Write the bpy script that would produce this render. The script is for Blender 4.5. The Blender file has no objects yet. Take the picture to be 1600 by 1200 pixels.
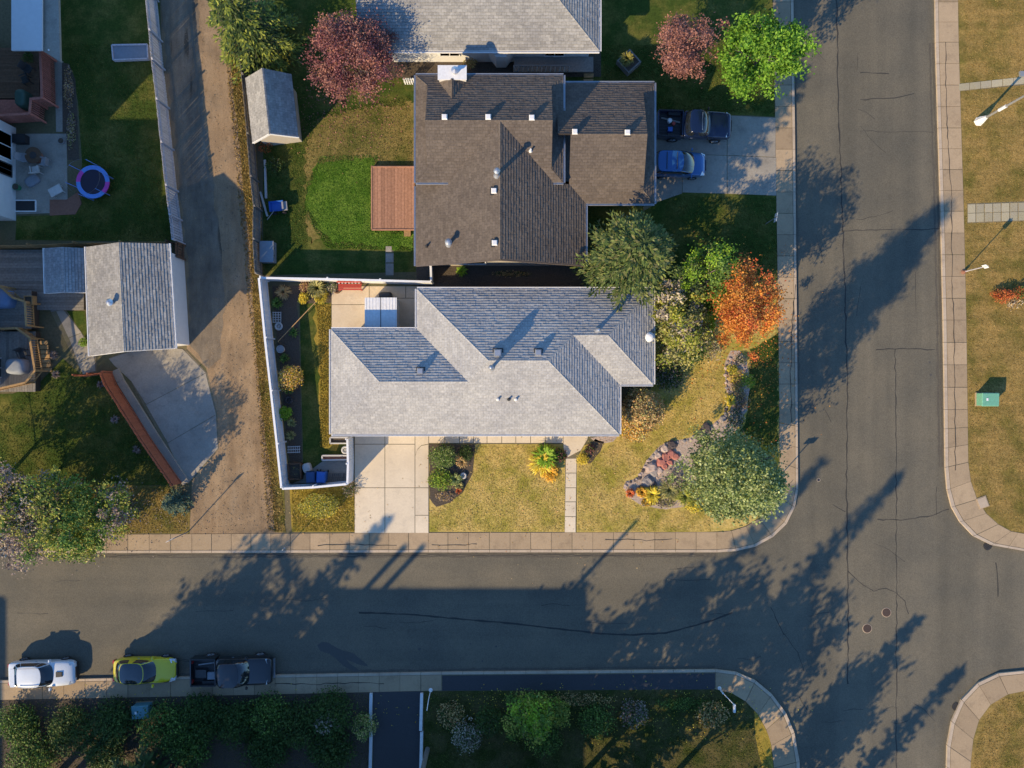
import bpy, math, random
import numpy as np
from mathutils import Vector

random.seed(11)
rng = np.random.default_rng(11)
sc = bpy.context.scene
COL = sc.collection

# ---------------------------------------------------------------- camera, sky, sun
S = 0.045            # metres per photo pixel on the ground
CH = 52.0            # camera height
cam_d = bpy.data.cameras.new('camera'); cam = bpy.data.objects.new('camera', cam_d); COL.objects.link(cam)
cam.location = (0, 0, CH); cam.rotation_euler = (0, 0, 0)
cam_d.sensor_width = 36.0; cam_d.lens = 36.0 * CH / (1600 * S); cam_d.clip_end = 3000
sc.camera = cam

SUND = Vector((0.676, 0.737, -0.526)).normalized()      # direction the light travels
SUN_EL = math.asin(-SUND.z)
world = bpy.data.worlds.new('World'); sc.world = world; world.use_nodes = True
wn = world.node_tree.nodes; wl = world.node_tree.links
bg = wn['Background']; sky = wn.new('ShaderNodeTexSky'); sky.sky_type = 'NISHITA'; sky.sun_disc = False
sky.sun_elevation = SUN_EL; sky.sun_rotation = math.atan2(-SUND.x, -SUND.y)
sky.air_density = 1.0; sky.dust_density = 0.1; sky.ozone_density = 3.0
tint = wn.new('ShaderNodeMix'); tint.data_type = 'RGBA'; tint.blend_type = 'MULTIPLY'; tint.inputs[0].default_value = 1.0
tint.inputs[7].default_value = (0.78, 1.06, 1.30, 1)
wl.new(sky.outputs[0], tint.inputs[6]); wl.new(tint.outputs[2], bg.inputs[0]); bg.inputs[1].default_value = 0.14
sd = bpy.data.lights.new('sun', 'SUN'); sun = bpy.data.objects.new('sun', sd); COL.objects.link(sun)
sd.energy = 5.0; sd.angle = math.radians(0.55); sd.color = (1.0, 0.78, 0.46)
sun.rotation_euler = SUND.to_track_quat('-Z', 'Y').to_euler(); sun.location = (-40, -44, 60)
sc.view_settings.view_transform = 'Standard'; sc.view_settings.look = 'None'
sc.view_settings.exposure = 0.5; sc.view_settings.gamma = 1.0
sc.view_settings.use_curve_mapping = False
sc.cycles.max_bounces = 6; sc.cycles.diffuse_bounces = 2; sc.cycles.glossy_bounces = 2
sc.cycles.transmission_bounces = 3; sc.cycles.transparent_max_bounces = 4

# ---------------------------------------------------------------- helpers
def W(px, py, h=0.0):
    k = S * (1 - h / CH)
    return Vector(((px - 800) * k, (600 - py) * k, h))
def PW(pts, h=0.0):
    return [(W(x, y, h).x, W(x, y, h).y) for x, y in pts]

ORG = {}
def link(o, parent=None):
    COL.objects.link(o)
    if parent is not None: o.parent = parent
    return o
def tag(o, label=None, cat=None, group=None, kind=None):
    if label: o['label'] = label
    if cat: o['category'] = cat
    if group: o['group'] = group
    if kind: o['kind'] = kind
    return o
def thing(name, label, cat, loc, rz=0.0, group=None):
    o = bpy.data.objects.new(name, None); COL.objects.link(o)
    o.location = loc; o.rotation_euler = (0, 0, rz); o.empty_display_size = 0.3
    ORG[o.name] = Vector(loc)
    return tag(o, label, cat, group)
def mk(name, v, f, mat, parent=None, smooth=False, uv=None, local=False, loc=None):
    """one mesh object; v in world metres unless local=True"""
    v = np.asarray(v, dtype=float).reshape(-1, 3)
    if loc is not None: off = Vector(loc)
    elif parent is not None: off = ORG.get(parent.name, Vector((0, 0, 0)))
    else: off = Vector((0, 0, 0))
    if not local: v = v - np.array(off)
    me = bpy.data.meshes.new(name)
    me.from_pydata(v.tolist(), [], [list(map(int, q)) for q in f])
    mats = mat if isinstance(mat, (list, tuple)) else [mat]
    for m in mats: me.materials.append(m)
    if uv is not None:
        l = me.uv_layers.new(name='UVMap')
        l.data.foreach_set('uv', np.asarray(uv, dtype=float).ravel())
    if smooth: me.polygons.foreach_set('use_smooth', [True] * len(me.polygons))
    me.update()
    o = bpy.data.objects.new(name, me)
    if parent is None and loc is not None: o.location = loc
    link(o, parent)
    ORG[o.name] = off if (parent is not None or loc is not None) else Vector((0, 0, 0))
    return o
def mk_fast(name, v, nper, mat, parent=None, off=(0, 0, 0)):
    """mesh of many equal n-gons; v is (N*nper,3) world"""
    v = np.asarray(v, dtype=np.float32) - np.array(off, dtype=np.float32)
    n = len(v) // nper
    me = bpy.data.meshes.new(name)
    me.vertices.add(len(v)); me.vertices.foreach_set('co', v.ravel())
    me.loops.add(len(v)); me.loops.foreach_set('vertex_index', np.arange(len(v), dtype=np.int32))
    me.polygons.add(n); me.polygons.foreach_set('loop_start', np.arange(n, dtype=np.int32) * nper)
    try: me.polygons.foreach_set('loop_total', np.full(n, nper, dtype=np.int32))
    except Exception: pass
    me.materials.append(mat); me.update(calc_edges=True); me.validate()
    o = bpy.data.objects.new(name, me); link(o, parent); ORG[o.name] = Vector(off)
    return o
def mk_shared(name, me, parent, loc, rz=0.0):
    o = bpy.data.objects.new(name, me); link(o, parent)
    o.location = loc; o.rotation_euler = (0, 0, rz)
    return o

class MB:
    def __init__(s): s.v = []; s.f = []
    def add(s, v, f):
        b = len(s.v); s.v += [tuple(p) for p in v]; s.f += [[i + b for i in q] for q in f]; return s
    def box(s, x0, x1, y0, y1, z0, z1):
        return s.add([(x0,y0,z0),(x1,y0,z0),(x1,y1,z0),(x0,y1,z0),(x0,y0,z1),(x1,y0,z1),(x1,y1,z1),(x0,y1,z1)],
                     [(0,3,2,1),(4,5,6,7),(0,1,5,4),(1,2,6,5),(2,3,7,6),(3,0,4,7)])
    def prism(s, poly, z0, z1):
        a = sum(poly[i][0]*poly[(i+1)%len(poly)][1]-poly[(i+1)%len(poly)][0]*poly[i][1] for i in range(len(poly)))
        if a < 0: poly = poly[::-1]
        n = len(poly)
        v = [(x, y, z0) for x, y in poly] + [(x, y, z1) for x, y in poly]
        f = [list(range(n-1, -1, -1)), list(range(n, 2*n))] + [(i, (i+1)%n, n+(i+1)%n, n+i) for i in range(n)]
        return s.add(v, f)
    def bar(s, p, q, w, h):
        """rectangular bar from p to q, w across (horizontal), h deep"""
        p = Vector(p); q = Vector(q); d = (q - p).normalized()
        side = d.cross(Vector((0, 0, 1)))
        if side.length < 1e-4: side = Vector((1, 0, 0))
        side.normalize(); up = side.cross(d).normalized()
        a = side * w / 2; b = up * h / 2
        v = [p-a-b, p+a-b, p+a+b, p-a+b, q-a-b, q+a-b, q+a+b, q-a+b]
        return s.add(v, [(0,1,2,3),(7,6,5,4),(0,4,5,1),(1,5,6,2),(2,6,7,3),(3,7,4,0)])
    def tube(s, pts, rads, n=8, cap=True):
        pts = [Vector(p) for p in pts]; b0 = len(s.v)
        for i, p in enumerate(pts):
            d = (pts[min(i+1, len(pts)-1)] - pts[max(i-1, 0)]).normalized()
            r = d.cross(Vector((0.13, 0.31, 0.94)))
            if r.length < 1e-3: r = d.cross(Vector((1, 0, 0)))
            r.normalize(); u = d.cross(r)
            for k in range(n):
                a = 2*math.pi*k/n
                s.v.append(tuple(p + (r*math.cos(a) + u*math.sin(a))*rads[i]))
        for i in range(len(pts)-1):
            for k in range(n):
                a = b0+i*n+k; b = b0+i*n+(k+1)%n
                s.f.append([a, b, b+n, a+n])
        if cap:
            s.f.append([b0+k for k in range(n-1, -1, -1)]); e = b0+(len(pts)-1)*n
            s.f.append([e+k for k in range(n)])
        return s
    def lathe(s, prof, c=(0, 0, 0), n=16, cap=True):
        b0 = len(s.v)
        for r, z in prof:
            for k in range(n):
                a = 2*math.pi*k/n; s.v.append((c[0]+r*math.cos(a), c[1]+r*math.sin(a), c[2]+z))
        for i in range(len(prof)-1):
            for k in range(n):
                a = b0+i*n+k; b = b0+i*n+(k+1)%n; s.f.append([a, b, b+n, a+n])
        if cap:
            s.f.append([b0+k for k in range(n-1, -1, -1)]); e = b0+(len(prof)-1)*n
            s.f.append([e+k for k in range(n)])
        return s
    def build(s, name, mat, parent=None, **k): return mk(name, s.v, s.f, mat, parent, **k)

# ---------------------------------------------------------------- materials
def newmat(name):
    m = bpy.data.materials.new(name); m.use_nodes = True
    nt = m.node_tree; p = nt.nodes['Principled BSDF']
    return m, nt, p
def ramp(nt, fac, stops, interp='LINEAR'):
    r = nt.nodes.new('ShaderNodeValToRGB'); r.color_ramp.interpolation = interp
    els = r.color_ramp.elements
    while len(els) < len(stops): els.new(0.5)
    for e, (pos, c) in zip(els, stops):
        e.position = pos; e.color = (*c, 1) if len(c) == 3 else c
    nt.links.new(fac, r.inputs[0]); return r.outputs[0]
def noise(nt, scale, detail=4, rough=0.6, vec=None, sc3=None):
    n = nt.nodes.new('ShaderNodeTexNoise'); n.inputs['Scale'].default_value = scale
    n.inputs['Detail'].default_value = detail; n.inputs['Roughness'].default_value = rough
    if vec is None:
        g = nt.nodes.new('ShaderNodeNewGeometry'); vec = g.outputs['Position']
    if sc3:
        mp = nt.nodes.new('ShaderNodeMapping'); mp.inputs['Scale'].default_value = sc3
        if len(sc3) == 3: nt.links.new(vec, mp.inputs[0])
        vec = mp.outputs[0]
    nt.links.new(vec, n.inputs['Vector']); return n.outputs[0]
def mixc(nt, a, b, fac, mode='MIX'):
    m = nt.nodes.new('ShaderNodeMix'); m.data_type = 'RGBA'; m.blend_type = mode
    for s_, val in ((0, fac), (6, a), (7, b)):
        if isinstance(val, (int, float)): m.inputs[s_].default_value = val
        elif isinstance(val, tuple): m.inputs[s_].default_value = (*val, 1)
        else: nt.links.new(val, m.inputs[s_])
    return m.outputs[2]
def bump(nt, p, h, strength, dist=0.02):
    b = nt.nodes.new('ShaderNodeBump'); b.inputs['Strength'].default_value = strength
    b.inputs['Distance'].default_value = dist
    nt.links.new(h, b.inputs['Height']); nt.links.new(b.outputs[0], p.inputs['Normal'])
def grain(name, c1, c2, c3=None, big=0.4, small=9.0, rough=0.9, bmp=0.3, bdist=0.03, mixf=0.5, stretch=None, spec=0.2, rnd=0.0, stain=0.0):
    """weathered surface: two colours by fine grain, drifting by a large noise to c3"""
    m, nt, p = newmat(name)
    fine = noise(nt, small, 5, 0.7, sc3=stretch)
    c = ramp(nt, fine, [(0.3, c1), (0.7, c2)])
    if c3 is not None:
        bigf = ramp(nt, noise(nt, big, 5, 0.62), [(0.42, (0, 0, 0)), (0.62, (1, 1, 1))])
        sm = nt.nodes.new('ShaderNodeMath'); sm.operation = 'MULTIPLY'; sm.inputs[1].default_value = mixf
        nt.links.new(bigf, sm.inputs[0]); c = mixc(nt, c, c3, sm.outputs[0])
    if stain:
        sn = ramp(nt, noise(nt, 1.1, 8, 0.72), [(0.3, (1-stain, 1-stain, 1-stain*.95)), (0.48, (1, 1, 1)), (0.75, (1+stain*.25,)*3)]); c = mixc(nt, c, sn, 1.0, 'MULTIPLY')
        s3 = ramp(nt, noise(nt, 3.7, 5, 0.8), [(0.27, (1-stain*1.3,)*3), (0.36, (1, 1, 1))]); c = mixc(nt, c, s3, 0.8, 'MULTIPLY')
    if rnd > 0:
        oi = nt.nodes.new('ShaderNodeObjectInfo')
        v = ramp(nt, oi.outputs['Random'], [(0, (1-rnd,)*3), (1, (1+rnd*0.6,)*3)])
        c = mixc(nt, c, v, 1.0, 'MULTIPLY')
    nt.links.new(c, p.inputs['Base Color']); p.inputs['Roughness'].default_value = rough
    p.inputs['Specular IOR Level'].default_value = spec
    if bmp: bump(nt, p, fine, bmp, bdist)
    return m
def plain(name, c, rough=0.6, metal=0.0, coat=0.0, spec=0.5, var=0.08):
    m, nt, p = newmat(name)
    n = noise(nt, 6.0, 3)
    col_ = ramp(nt, n, [(0.3, tuple(x*(1-var) for x in c)), (0.7, tuple(min(1, x*(1+var)) for x in c))])
    nt.links.new(col_, p.inputs['Base Color']); p.inputs['Roughness'].default_value = rough
    p.inputs['Metallic'].default_value = metal; p.inputs['Coat Weight'].default_value = coat
    p.inputs['Coat Roughness'].default_value = 0.05; p.inputs['Specular IOR Level'].default_value = spec
    return m
def leafmat(name, stops, trans=0.25, rough=0.6):
    """leaf colour differs from leaf to leaf (random per island)"""
    m, nt, p = newmat(name)
    g = nt.nodes.new('ShaderNodeNewGeometry')
    c = ramp(nt, g.outputs['Random Per Island'], [(i/(max(1, len(stops)-1)), s_) for i, s_ in enumerate(stops)])
    nb = ramp(nt, noise(nt, 0.9, 3), [(0.28, (0.6, 0.62, 0.62)), (0.72, (1.3, 1.28, 1.15))])
    c = mixc(nt, c, nb, 1.0, 'MULTIPLY')
    nt.links.new(c, p.inputs['Base Color']); p.inputs['Roughness'].default_value = rough
    p.inputs['Specular IOR Level'].default_value = 0.25
    t = nt.nodes.new('ShaderNodeBsdfTranslucent'); nt.links.new(c, t.inputs[0])
    mx = nt.nodes.new('ShaderNodeMixShader'); mx.inputs[0].default_value = trans
    nt.links.new(p.outputs[0], mx.inputs[1]); nt.links.new(t.outputs[0], mx.inputs[2])
    nt.links.new(mx.outputs[0], nt.nodes['Material Output'].inputs[0])
    return m
def shinglemat(name, base, var=0.18, tint=(1, 1, 1)):
    m, nt, p = newmat(name)
    uv = nt.nodes.new('ShaderNodeUVMap')
    b = nt.nodes.new('ShaderNodeTexBrick'); nt.links.new(uv.outputs[0], b.inputs['Vector'])
    b.inputs['Scale'].default_value = 1.0; b.inputs['Brick Width'].default_value = 0.34; b.inputs['Row Height'].default_value = 0.19
    b.inputs['Mortar Size'].default_value = 0.008; b.inputs['Mortar Smooth'].default_value = 0.3; b.offset = 0.5
    b.inputs['Color1'].default_value = (*[x*(1-var) for x in base], 1)
    b.inputs['Color2'].default_value = (*[min(1, x*(1+var)) for x in base], 1)
    b.inputs['Mortar'].default_value = (*[x*0.55 for x in base], 1)
    fine = noise(nt, 7.0, 5, 0.75)
    c = mixc(nt, b.outputs[0], ramp(nt, fine, [(0.3, (0.74, 0.74, 0.75)), (0.52, (1, 1, 1)), (0.72, (1.25, 1.24, 1.22))]), 1.0, 'MULTIPLY')
    big = ramp(nt, noise(nt, 0.35, 4), [(0.35, (0.9, 0.9, 0.92)), (0.65, (1.07, 1.06, 1.04))])
    c = mixc(nt, c, big, 1.0, 'MULTIPLY')
    nt.links.new(c, p.inputs['Base Color']); p.inputs['Roughness'].default_value = 0.95
    p.inputs['Specular IOR Level'].default_value = 0.1
    bump(nt, p, fine, 0.25, 0.02)
    return m
def glassmat(name, c=(0.02, 0.025, 0.03), rough=0.05):
    m, nt, p = newmat(name)
    p.inputs['Base Color'].default_value = (*c, 1); p.inputs['Roughness'].default_value = rough
    p.inputs['Specular IOR Level'].default_value = 0.8; p.inputs['Coat Weight'].default_value = 0.6
    return m
def sidingmat(name, c, pitch=0.2):
    m, nt, p = newmat(name)
    g = nt.nodes.new('ShaderNodeNewGeometry'); sx = nt.nodes.new('ShaderNodeSeparateXYZ'); nt.links.new(g.outputs['Position'], sx.inputs[0])
    md = nt.nodes.new('ShaderNodeMath'); md.operation = 'MODULO'; md.inputs[1].default_value = pitch; nt.links.new(sx.outputs[2], md.inputs[0])
    n = noise(nt, 3.0, 3)
    col_ = ramp(nt, n, [(0.3, tuple(x*0.93 for x in c)), (0.7, c)])
    nt.links.new(col_, p.inputs['Base Color']); p.inputs['Roughness'].default_value = 0.6
    bump(nt, p, md.outputs[0], 0.8, 0.1)
    return m

def asphaltmat(name):
    m, nt, p = newmat(name)
    fine = noise(nt, 14, 5, 0.75)
    c = ramp(nt, fine, [(0.28, (0.096, 0.086, 0.066)), (0.5, (0.137, 0.123, 0.095)), (0.72, (0.183, 0.164, 0.126))])
    d1 = ramp(nt, noise(nt, 0.22, 6, 0.6), [(0.36, (0.84, 0.86, 0.88)), (0.64, (1.1, 1.08, 1.04))])
    c = mixc(nt, c, d1, 1.0, 'MULTIPLY')
    # wheel-worn streaks along the avenue
    st1 = ramp(nt, noise(nt, 1.0, 4, 0.55, sc3=(0.55, 0.022, 1)), [(0.36, (0.82, 0.83, 0.84)), (0.62, (1.09, 1.08, 1.07))])
    st2 = ramp(nt, noise(nt, 1.0, 4, 0.55, sc3=(0.02, 0.5, 1)), [(0.36, (0.86, 0.87, 0.88)), (0.62, (1.07, 1.06, 1.05))])
    g = nt.nodes.new('ShaderNodeNewGeometry'); sx = nt.nodes.new('ShaderNodeSeparateXYZ'); nt.links.new(g.outputs['Position'], sx.inputs[0])
    mr = nt.nodes.new('ShaderNodeMapRange'); mr.inputs[1].default_value = 17.0; mr.inputs[2].default_value = 21.0; nt.links.new(sx.outputs[0], mr.inputs[0])
    c = mixc(nt, c, mixc(nt, st2, st1, mr.outputs[0]), 0.85, 'MULTIPLY')
    # old patches and worn lighter areas
    vo = nt.nodes.new('ShaderNodeTexVoronoi'); vo.inputs['Scale'].default_value = 0.13; nt.links.new(g.outputs['Position'], vo.inputs['Vector'])
    pa = ramp(nt, vo.outputs['Color'], [(0.0, (0.93, 0.94, 0.95)), (1.0, (1.05, 1.04, 1.02))]); c = mixc(nt, c, pa, 0.6, 'MULTIPLY')
    sp = ramp(nt, noise(nt, 1.3, 6, 0.8), [(0.28, (0.72, 0.72, 0.74)), (0.4, (1, 1, 1))])
    c = mixc(nt, c, sp, 0.8, 'MULTIPLY')
    nt.links.new(c, p.inputs['Base Color']); p.inputs['Roughness'].default_value = 0.92
    p.inputs['Specular IOR Level'].default_value = 0.2
    bump(nt, p, fine, 0.35, 0.02); return m
def grassmat(name, dry, mid, green, scale=1.0, mow=None, bias=0.0):
    m, nt, p = newmat(name)
    f1 = noise(nt, 8.0*scale, 6, 0.78)
    f2 = noise(nt, 0.55*scale, 6, 0.62)
    f3 = noise(nt, 2.6*scale, 4, 0.6)
    a = ramp(nt, f1, [(0.3, tuple(x*0.55 for x in mid)), (0.5, mid), (0.7, dry)])
    g = ramp(nt, f1, [(0.3, tuple(x*0.5 for x in green)), (0.6, green), (0.75, mid)])
    mk_ = ramp(nt, f2, [(0.40+bias, (0, 0, 0)), (0.62+bias, (1, 1, 1))])
    c = mixc(nt, a, g, mk_)
    v = ramp(nt, f3, [(0.3, (0.78, 0.8, 0.8)), (0.7, (1.16, 1.14, 1.1))])
    c = mixc(nt, c, v, 1.0, 'MULTIPLY')
    if mow:
        s2 = ramp(nt, noise(nt, 1.0, 2, 0.5, sc3=mow), [(0.4, (0.86, 0.88, 0.86)), (0.6, (1.1, 1.08, 1.05))])
        c = mixc(nt, c, s2, 0.9, 'MULTIPLY')
    nt.links.new(c, p.inputs['Base Color']); p.inputs['Roughness'].default_value = 0.95
    p.inputs['Specular IOR Level'].default_value = 0.08
    bump(nt, p, f1, 0.5, 0.06); return m
def woodmat(name, c, axis='x', rnd=0.25):
    m, nt, p = newmat(name)
    oi = nt.nodes.new('ShaderNodeObjectInfo')
    n = noise(nt, 7.0, 5, 0.7)
    cc = ramp(nt, n, [(0.3, tuple(x*0.72 for x in c)), (0.7, tuple(min(1, x*1.18) for x in c))])
    v = ramp(nt, oi.outputs['Random'], [(0, (1-rnd,)*3), (1, (1+rnd*0.6,)*3)])
    cc = mixc(nt, cc, v, 1.0, 'MULTIPLY')
    nt.links.new(cc, p.inputs['Base Color']); p.inputs['Roughness'].default_value = 0.85
    p.inputs['Specular IOR Level'].default_value = 0.15
    return m

M = {}
M['ground'] = grain('earth', (0.10, 0.085, 0.05), (0.17, 0.14, 0.08), (0.09, 0.10, 0.04), 0.3, 6)
M['asphalt'] = asphaltmat('asphalt')
M['newasphalt'] = grain('new_asphalt', (0.045, 0.046, 0.05), (0.07, 0.07, 0.075), (0.06, 0.06, 0.065), 0.5, 14)
M['tar'] = plain('tar', (0.035, 0.033, 0.03), 0.9)
M['gutterdirt'] = grain('gutter_dirt', (0.075, 0.068, 0.055), (0.125, 0.11, 0.088), None, 1, 8)
M['stain'] = plain('oil_stain', (0.07, 0.066, 0.06), 0.8)
M['walk'] = grain('sidewalk_concrete', (0.33, 0.245, 0.155), (0.42, 0.312, 0.20), (0.36, 0.268, 0.175), 0.5, 12, bmp=0.15, rnd=0.17, stain=0.26)
M['kerb'] = grain('kerb_concrete', (0.42, 0.335, 0.25), (0.52, 0.42, 0.315), (0.37, 0.295, 0.225), 0.6, 10, bmp=0.15, rnd=0.00, stain=0.22)
M['joint'] = grain('joint_dirt', (0.13, 0.11, 0.075), (0.23, 0.19, 0.13), (0.15, 0.145, 0.07), 0.8, 6)
M['drive'] = grain('drive_concrete', (0.62, 0.525, 0.395), (0.71, 0.61, 0.465), (0.57, 0.48, 0.365), 0.45, 10, bmp=0.1, rnd=0.05, stain=0.13)  # lot concrete made paler and warmer: the lot's extra brightness sits in this colour
M['olddrive'] = grain('old_concrete', (0.28, 0.25, 0.21), (0.37, 0.335, 0.28), (0.24, 0.22, 0.19), 0.4, 9, bmp=0.12, rnd=0.10, stain=0.28)
M['patio'] = grain('patio_concrete', (0.60, 0.49, 0.35), (0.70, 0.58, 0.42), (0.48, 0.375, 0.255), 1.1, 9, bmp=0.12, rnd=0.06, stain=0.20)  # pale as well, carrying the brightening of the lot
M['paver'] = grain('paver', (0.35, 0.30, 0.185), (0.44, 0.385, 0.255), (0.36, 0.325, 0.26), 0.7, 9, rnd=0.16)
def alleymat(name, lo, mid, hi, pebble):
    m, nt, p = newmat(name)
    ru = noise(nt, 1.0, 8, 0.75, sc3=(1.1, 0.22, 1)); big = noise(nt, 0.35, 8, 0.72); fine = noise(nt, 16, 6, 0.8)
    c = ramp(nt, ru, [(0.3, lo), (0.5, mid), (0.7, hi)])
    c = mixc(nt, c, ramp(nt, big, [(0.34, (0.7, 0.71, 0.74)), (0.66, (1.2, 1.15, 1.08))]), 1.0, 'MULTIPLY')
    c = mixc(nt, c, ramp(nt, fine, [(0.3, (0.66, 0.71, 0.7)), (0.5, (1, 1, 1)), (0.72, (1.22, 1.22, 1.22))]), 1.0, 'MULTIPLY')
    vo = nt.nodes.new('ShaderNodeTexNoise'); vo.inputs['Scale'].default_value = 5.0; vo.inputs['Detail'].default_value = 2
    pk = ramp(nt, vo.outputs[0], [(0.30, pebble), (0.36, (1, 1, 1))]); c = mixc(nt, c, pk, 0.8, 'MULTIPLY')
    nt.links.new(c, p.inputs['Base Color']); p.inputs['Roughness'].default_value = 0.97; p.inputs['Specular IOR Level'].default_value = 0.05
    bump(nt, p, fine, 0.7, 0.04); return m
M['alley'] = alleymat('alley_dirt', (0.225, 0.155, 0.095), (0.30, 0.215, 0.135), (0.365, 0.27, 0.175), (0.55, 0.53, 0.5))
M['alley2'] = alleymat('alley_gravel', (0.15, 0.12, 0.09), (0.22, 0.18, 0.135), (0.29, 0.24, 0.18), (0.4, 0.38, 0.36))
M['mulch'] = grain('mulch', (0.055, 0.043, 0.033), (0.135, 0.105, 0.078), (0.09, 0.075, 0.06), 1.5, 12, bmp=1.0, bdist=0.06)
M['gravel'] = grain('bed_gravel', (0.25, 0.19, 0.155), (0.62, 0.50, 0.42), (0.42, 0.32, 0.26), 1.2, 13, bmp=0.9, bdist=0.05)
M['lawn_gold'] = grassmat('lawn_gold', (0.70, 0.52, 0.23), (0.53, 0.385, 0.12), (0.35, 0.31, 0.055), 1.0, bias=0.02)  # corner lot lawn, its brightening put into a paler gold
M['lawn_dry'] = grassmat('lawn_dry', (0.43, 0.29, 0.115), (0.29, 0.195, 0.065), (0.17, 0.145, 0.035), 1.0, mow=(0.12, 1.4, 1), bias=0.04)
M['lawn_green'] = grassmat('lawn_green', (0.235, 0.19, 0.06), (0.13, 0.125, 0.032), (0.058, 0.092, 0.018), 1.0, bias=-0.06)
M['lawn_worn'] = grassmat('lawn_worn', (0.33, 0.25, 0.10), (0.22, 0.165, 0.055), (0.12, 0.125, 0.03), 1.0, bias=0.03)
M['lawn_shade'] = grassmat('lawn_shade_tint', (0.16, 0.13, 0.06), (0.10, 0.085, 0.035), (0.05, 0.065, 0.016), 1.0)  # south lawn: the shade over it is put into a darker brown-green
M['lawn_lush'] = grassmat('lawn_lush', (0.27, 0.31, 0.065), (0.14, 0.23, 0.03), (0.075, 0.165, 0.016), 1.4)
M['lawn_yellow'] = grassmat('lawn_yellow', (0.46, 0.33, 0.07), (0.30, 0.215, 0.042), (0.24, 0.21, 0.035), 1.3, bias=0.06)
M['verge'] = grassmat('verge', (0.33, 0.225, 0.085), (0.21, 0.155, 0.048), (0.12, 0.13, 0.028), 1.2, bias=0.05)
M['shg_grey'] = shinglemat('shingle_grey', (0.415, 0.405, 0.385), 0.10)
M['shg_brown'] = shinglemat('shingle_brown', (0.145, 0.118, 0.096), 0.13)
M['shg_sand'] = shinglemat('shingle_sand', (0.31, 0.30, 0.28), 0.16)
M['shg_ltgrey'] = shinglemat('shingle_light_grey', (0.29, 0.29, 0.29), 0.14)
M['white_metal'] = plain('white_metal', (0.72, 0.71, 0.70), 0.45)
M['dark_trim'] = plain('dark_trim', (0.05, 0.042, 0.038), 0.6)
M['brown_trim'] = plain('brown_trim', (0.12, 0.095, 0.08), 0.6)
M['flash'] = plain('galvanised', (0.52, 0.53, 0.55), 0.35, 0.7)
M['grey_metal'] = plain('grey_metal', (0.30, 0.31, 0.32), 0.5, 0.4)
M['dark_metal'] = plain('dark_metal', (0.05, 0.05, 0.052), 0.5, 0.3)
M['siding_white'] = sidingmat('siding_white', (0.70, 0.69, 0.67))
M['siding_blue'] = sidingmat('siding_pale', (0.58, 0.60, 0.62))
M['siding_cream'] = sidingmat('siding_cream', (0.48, 0.43, 0.36))
M['siding_tan'] = sidingmat('siding_tan', (0.34, 0.27, 0.20))
M['stucco'] = grain('stucco', (0.42, 0.39, 0.35), (0.5, 0.47, 0.42), (0.45, 0.42, 0.38), 0.8, 14)
M['brick_red'] = grain('brick_red', (0.22, 0.10, 0.07), (0.3, 0.15, 0.10), None, 1, 8)
M['glass'] = glassmat('window_glass')
M['cglass'] = glassmat('car_glass', (0.012, 0.016, 0.022), 0.03)
M['vinyl'] = plain('white_vinyl', (0.74, 0.74, 0.75), 0.45, var=0.05)
M['wood_grey'] = woodmat('weathered_wood', (0.235, 0.215, 0.19))
M['wood_ltgrey'] = woodmat('painted_pale_wood', (0.50, 0.48, 0.50), rnd=0.14)
M['wood_red'] = woodmat('red_stained_wood', (0.34, 0.115, 0.062), rnd=0.10)
M['wood_deckred'] = woodmat('red_brown_deck', (0.37, 0.195, 0.125), rnd=0.18)
M['wood_pink'] = woodmat('faded_red_wood', (0.42, 0.16, 0.12), rnd=0.15)
M['wood_tan'] = woodmat('tan_wood', (0.40, 0.25, 0.115), rnd=0.2)
M['wood_brown'] = woodmat('brown_wood', (0.16, 0.095, 0.06), rnd=0.2)
M['bark'] = grain('bark', (0.09, 0.07, 0.055), (0.20, 0.165, 0.135), None, 1, 9, bmp=0.8)
M['bark_pale'] = grain('bark_pale', (0.22, 0.185, 0.16), (0.36, 0.31, 0.275), None, 1, 9, bmp=0.5)
M['rubber'] = plain('rubber', (0.018, 0.018, 0.019), 0.85)
M['alloy'] = plain('alloy', (0.45, 0.46, 0.48), 0.3, 0.8)
M['lamp_clear'] = plain('lamp_clear', (0.6, 0.62, 0.64), 0.1, 0.3, 0.8)
M['lamp_red'] = plain('lamp_red', (0.35, 0.02, 0.015), 0.15, 0, 0.8)
M['lamp_amber'] = plain('lamp_amber', (0.6, 0.22, 0.02), 0.15, 0, 0.8)
M['black_plastic'] = plain('black_plastic', (0.02, 0.02, 0.022), 0.6)
def paint(name, c, metal=0.35):
    return plain(name, c, 0.28, metal, 1.0, 0.5, 0.02)
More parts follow.
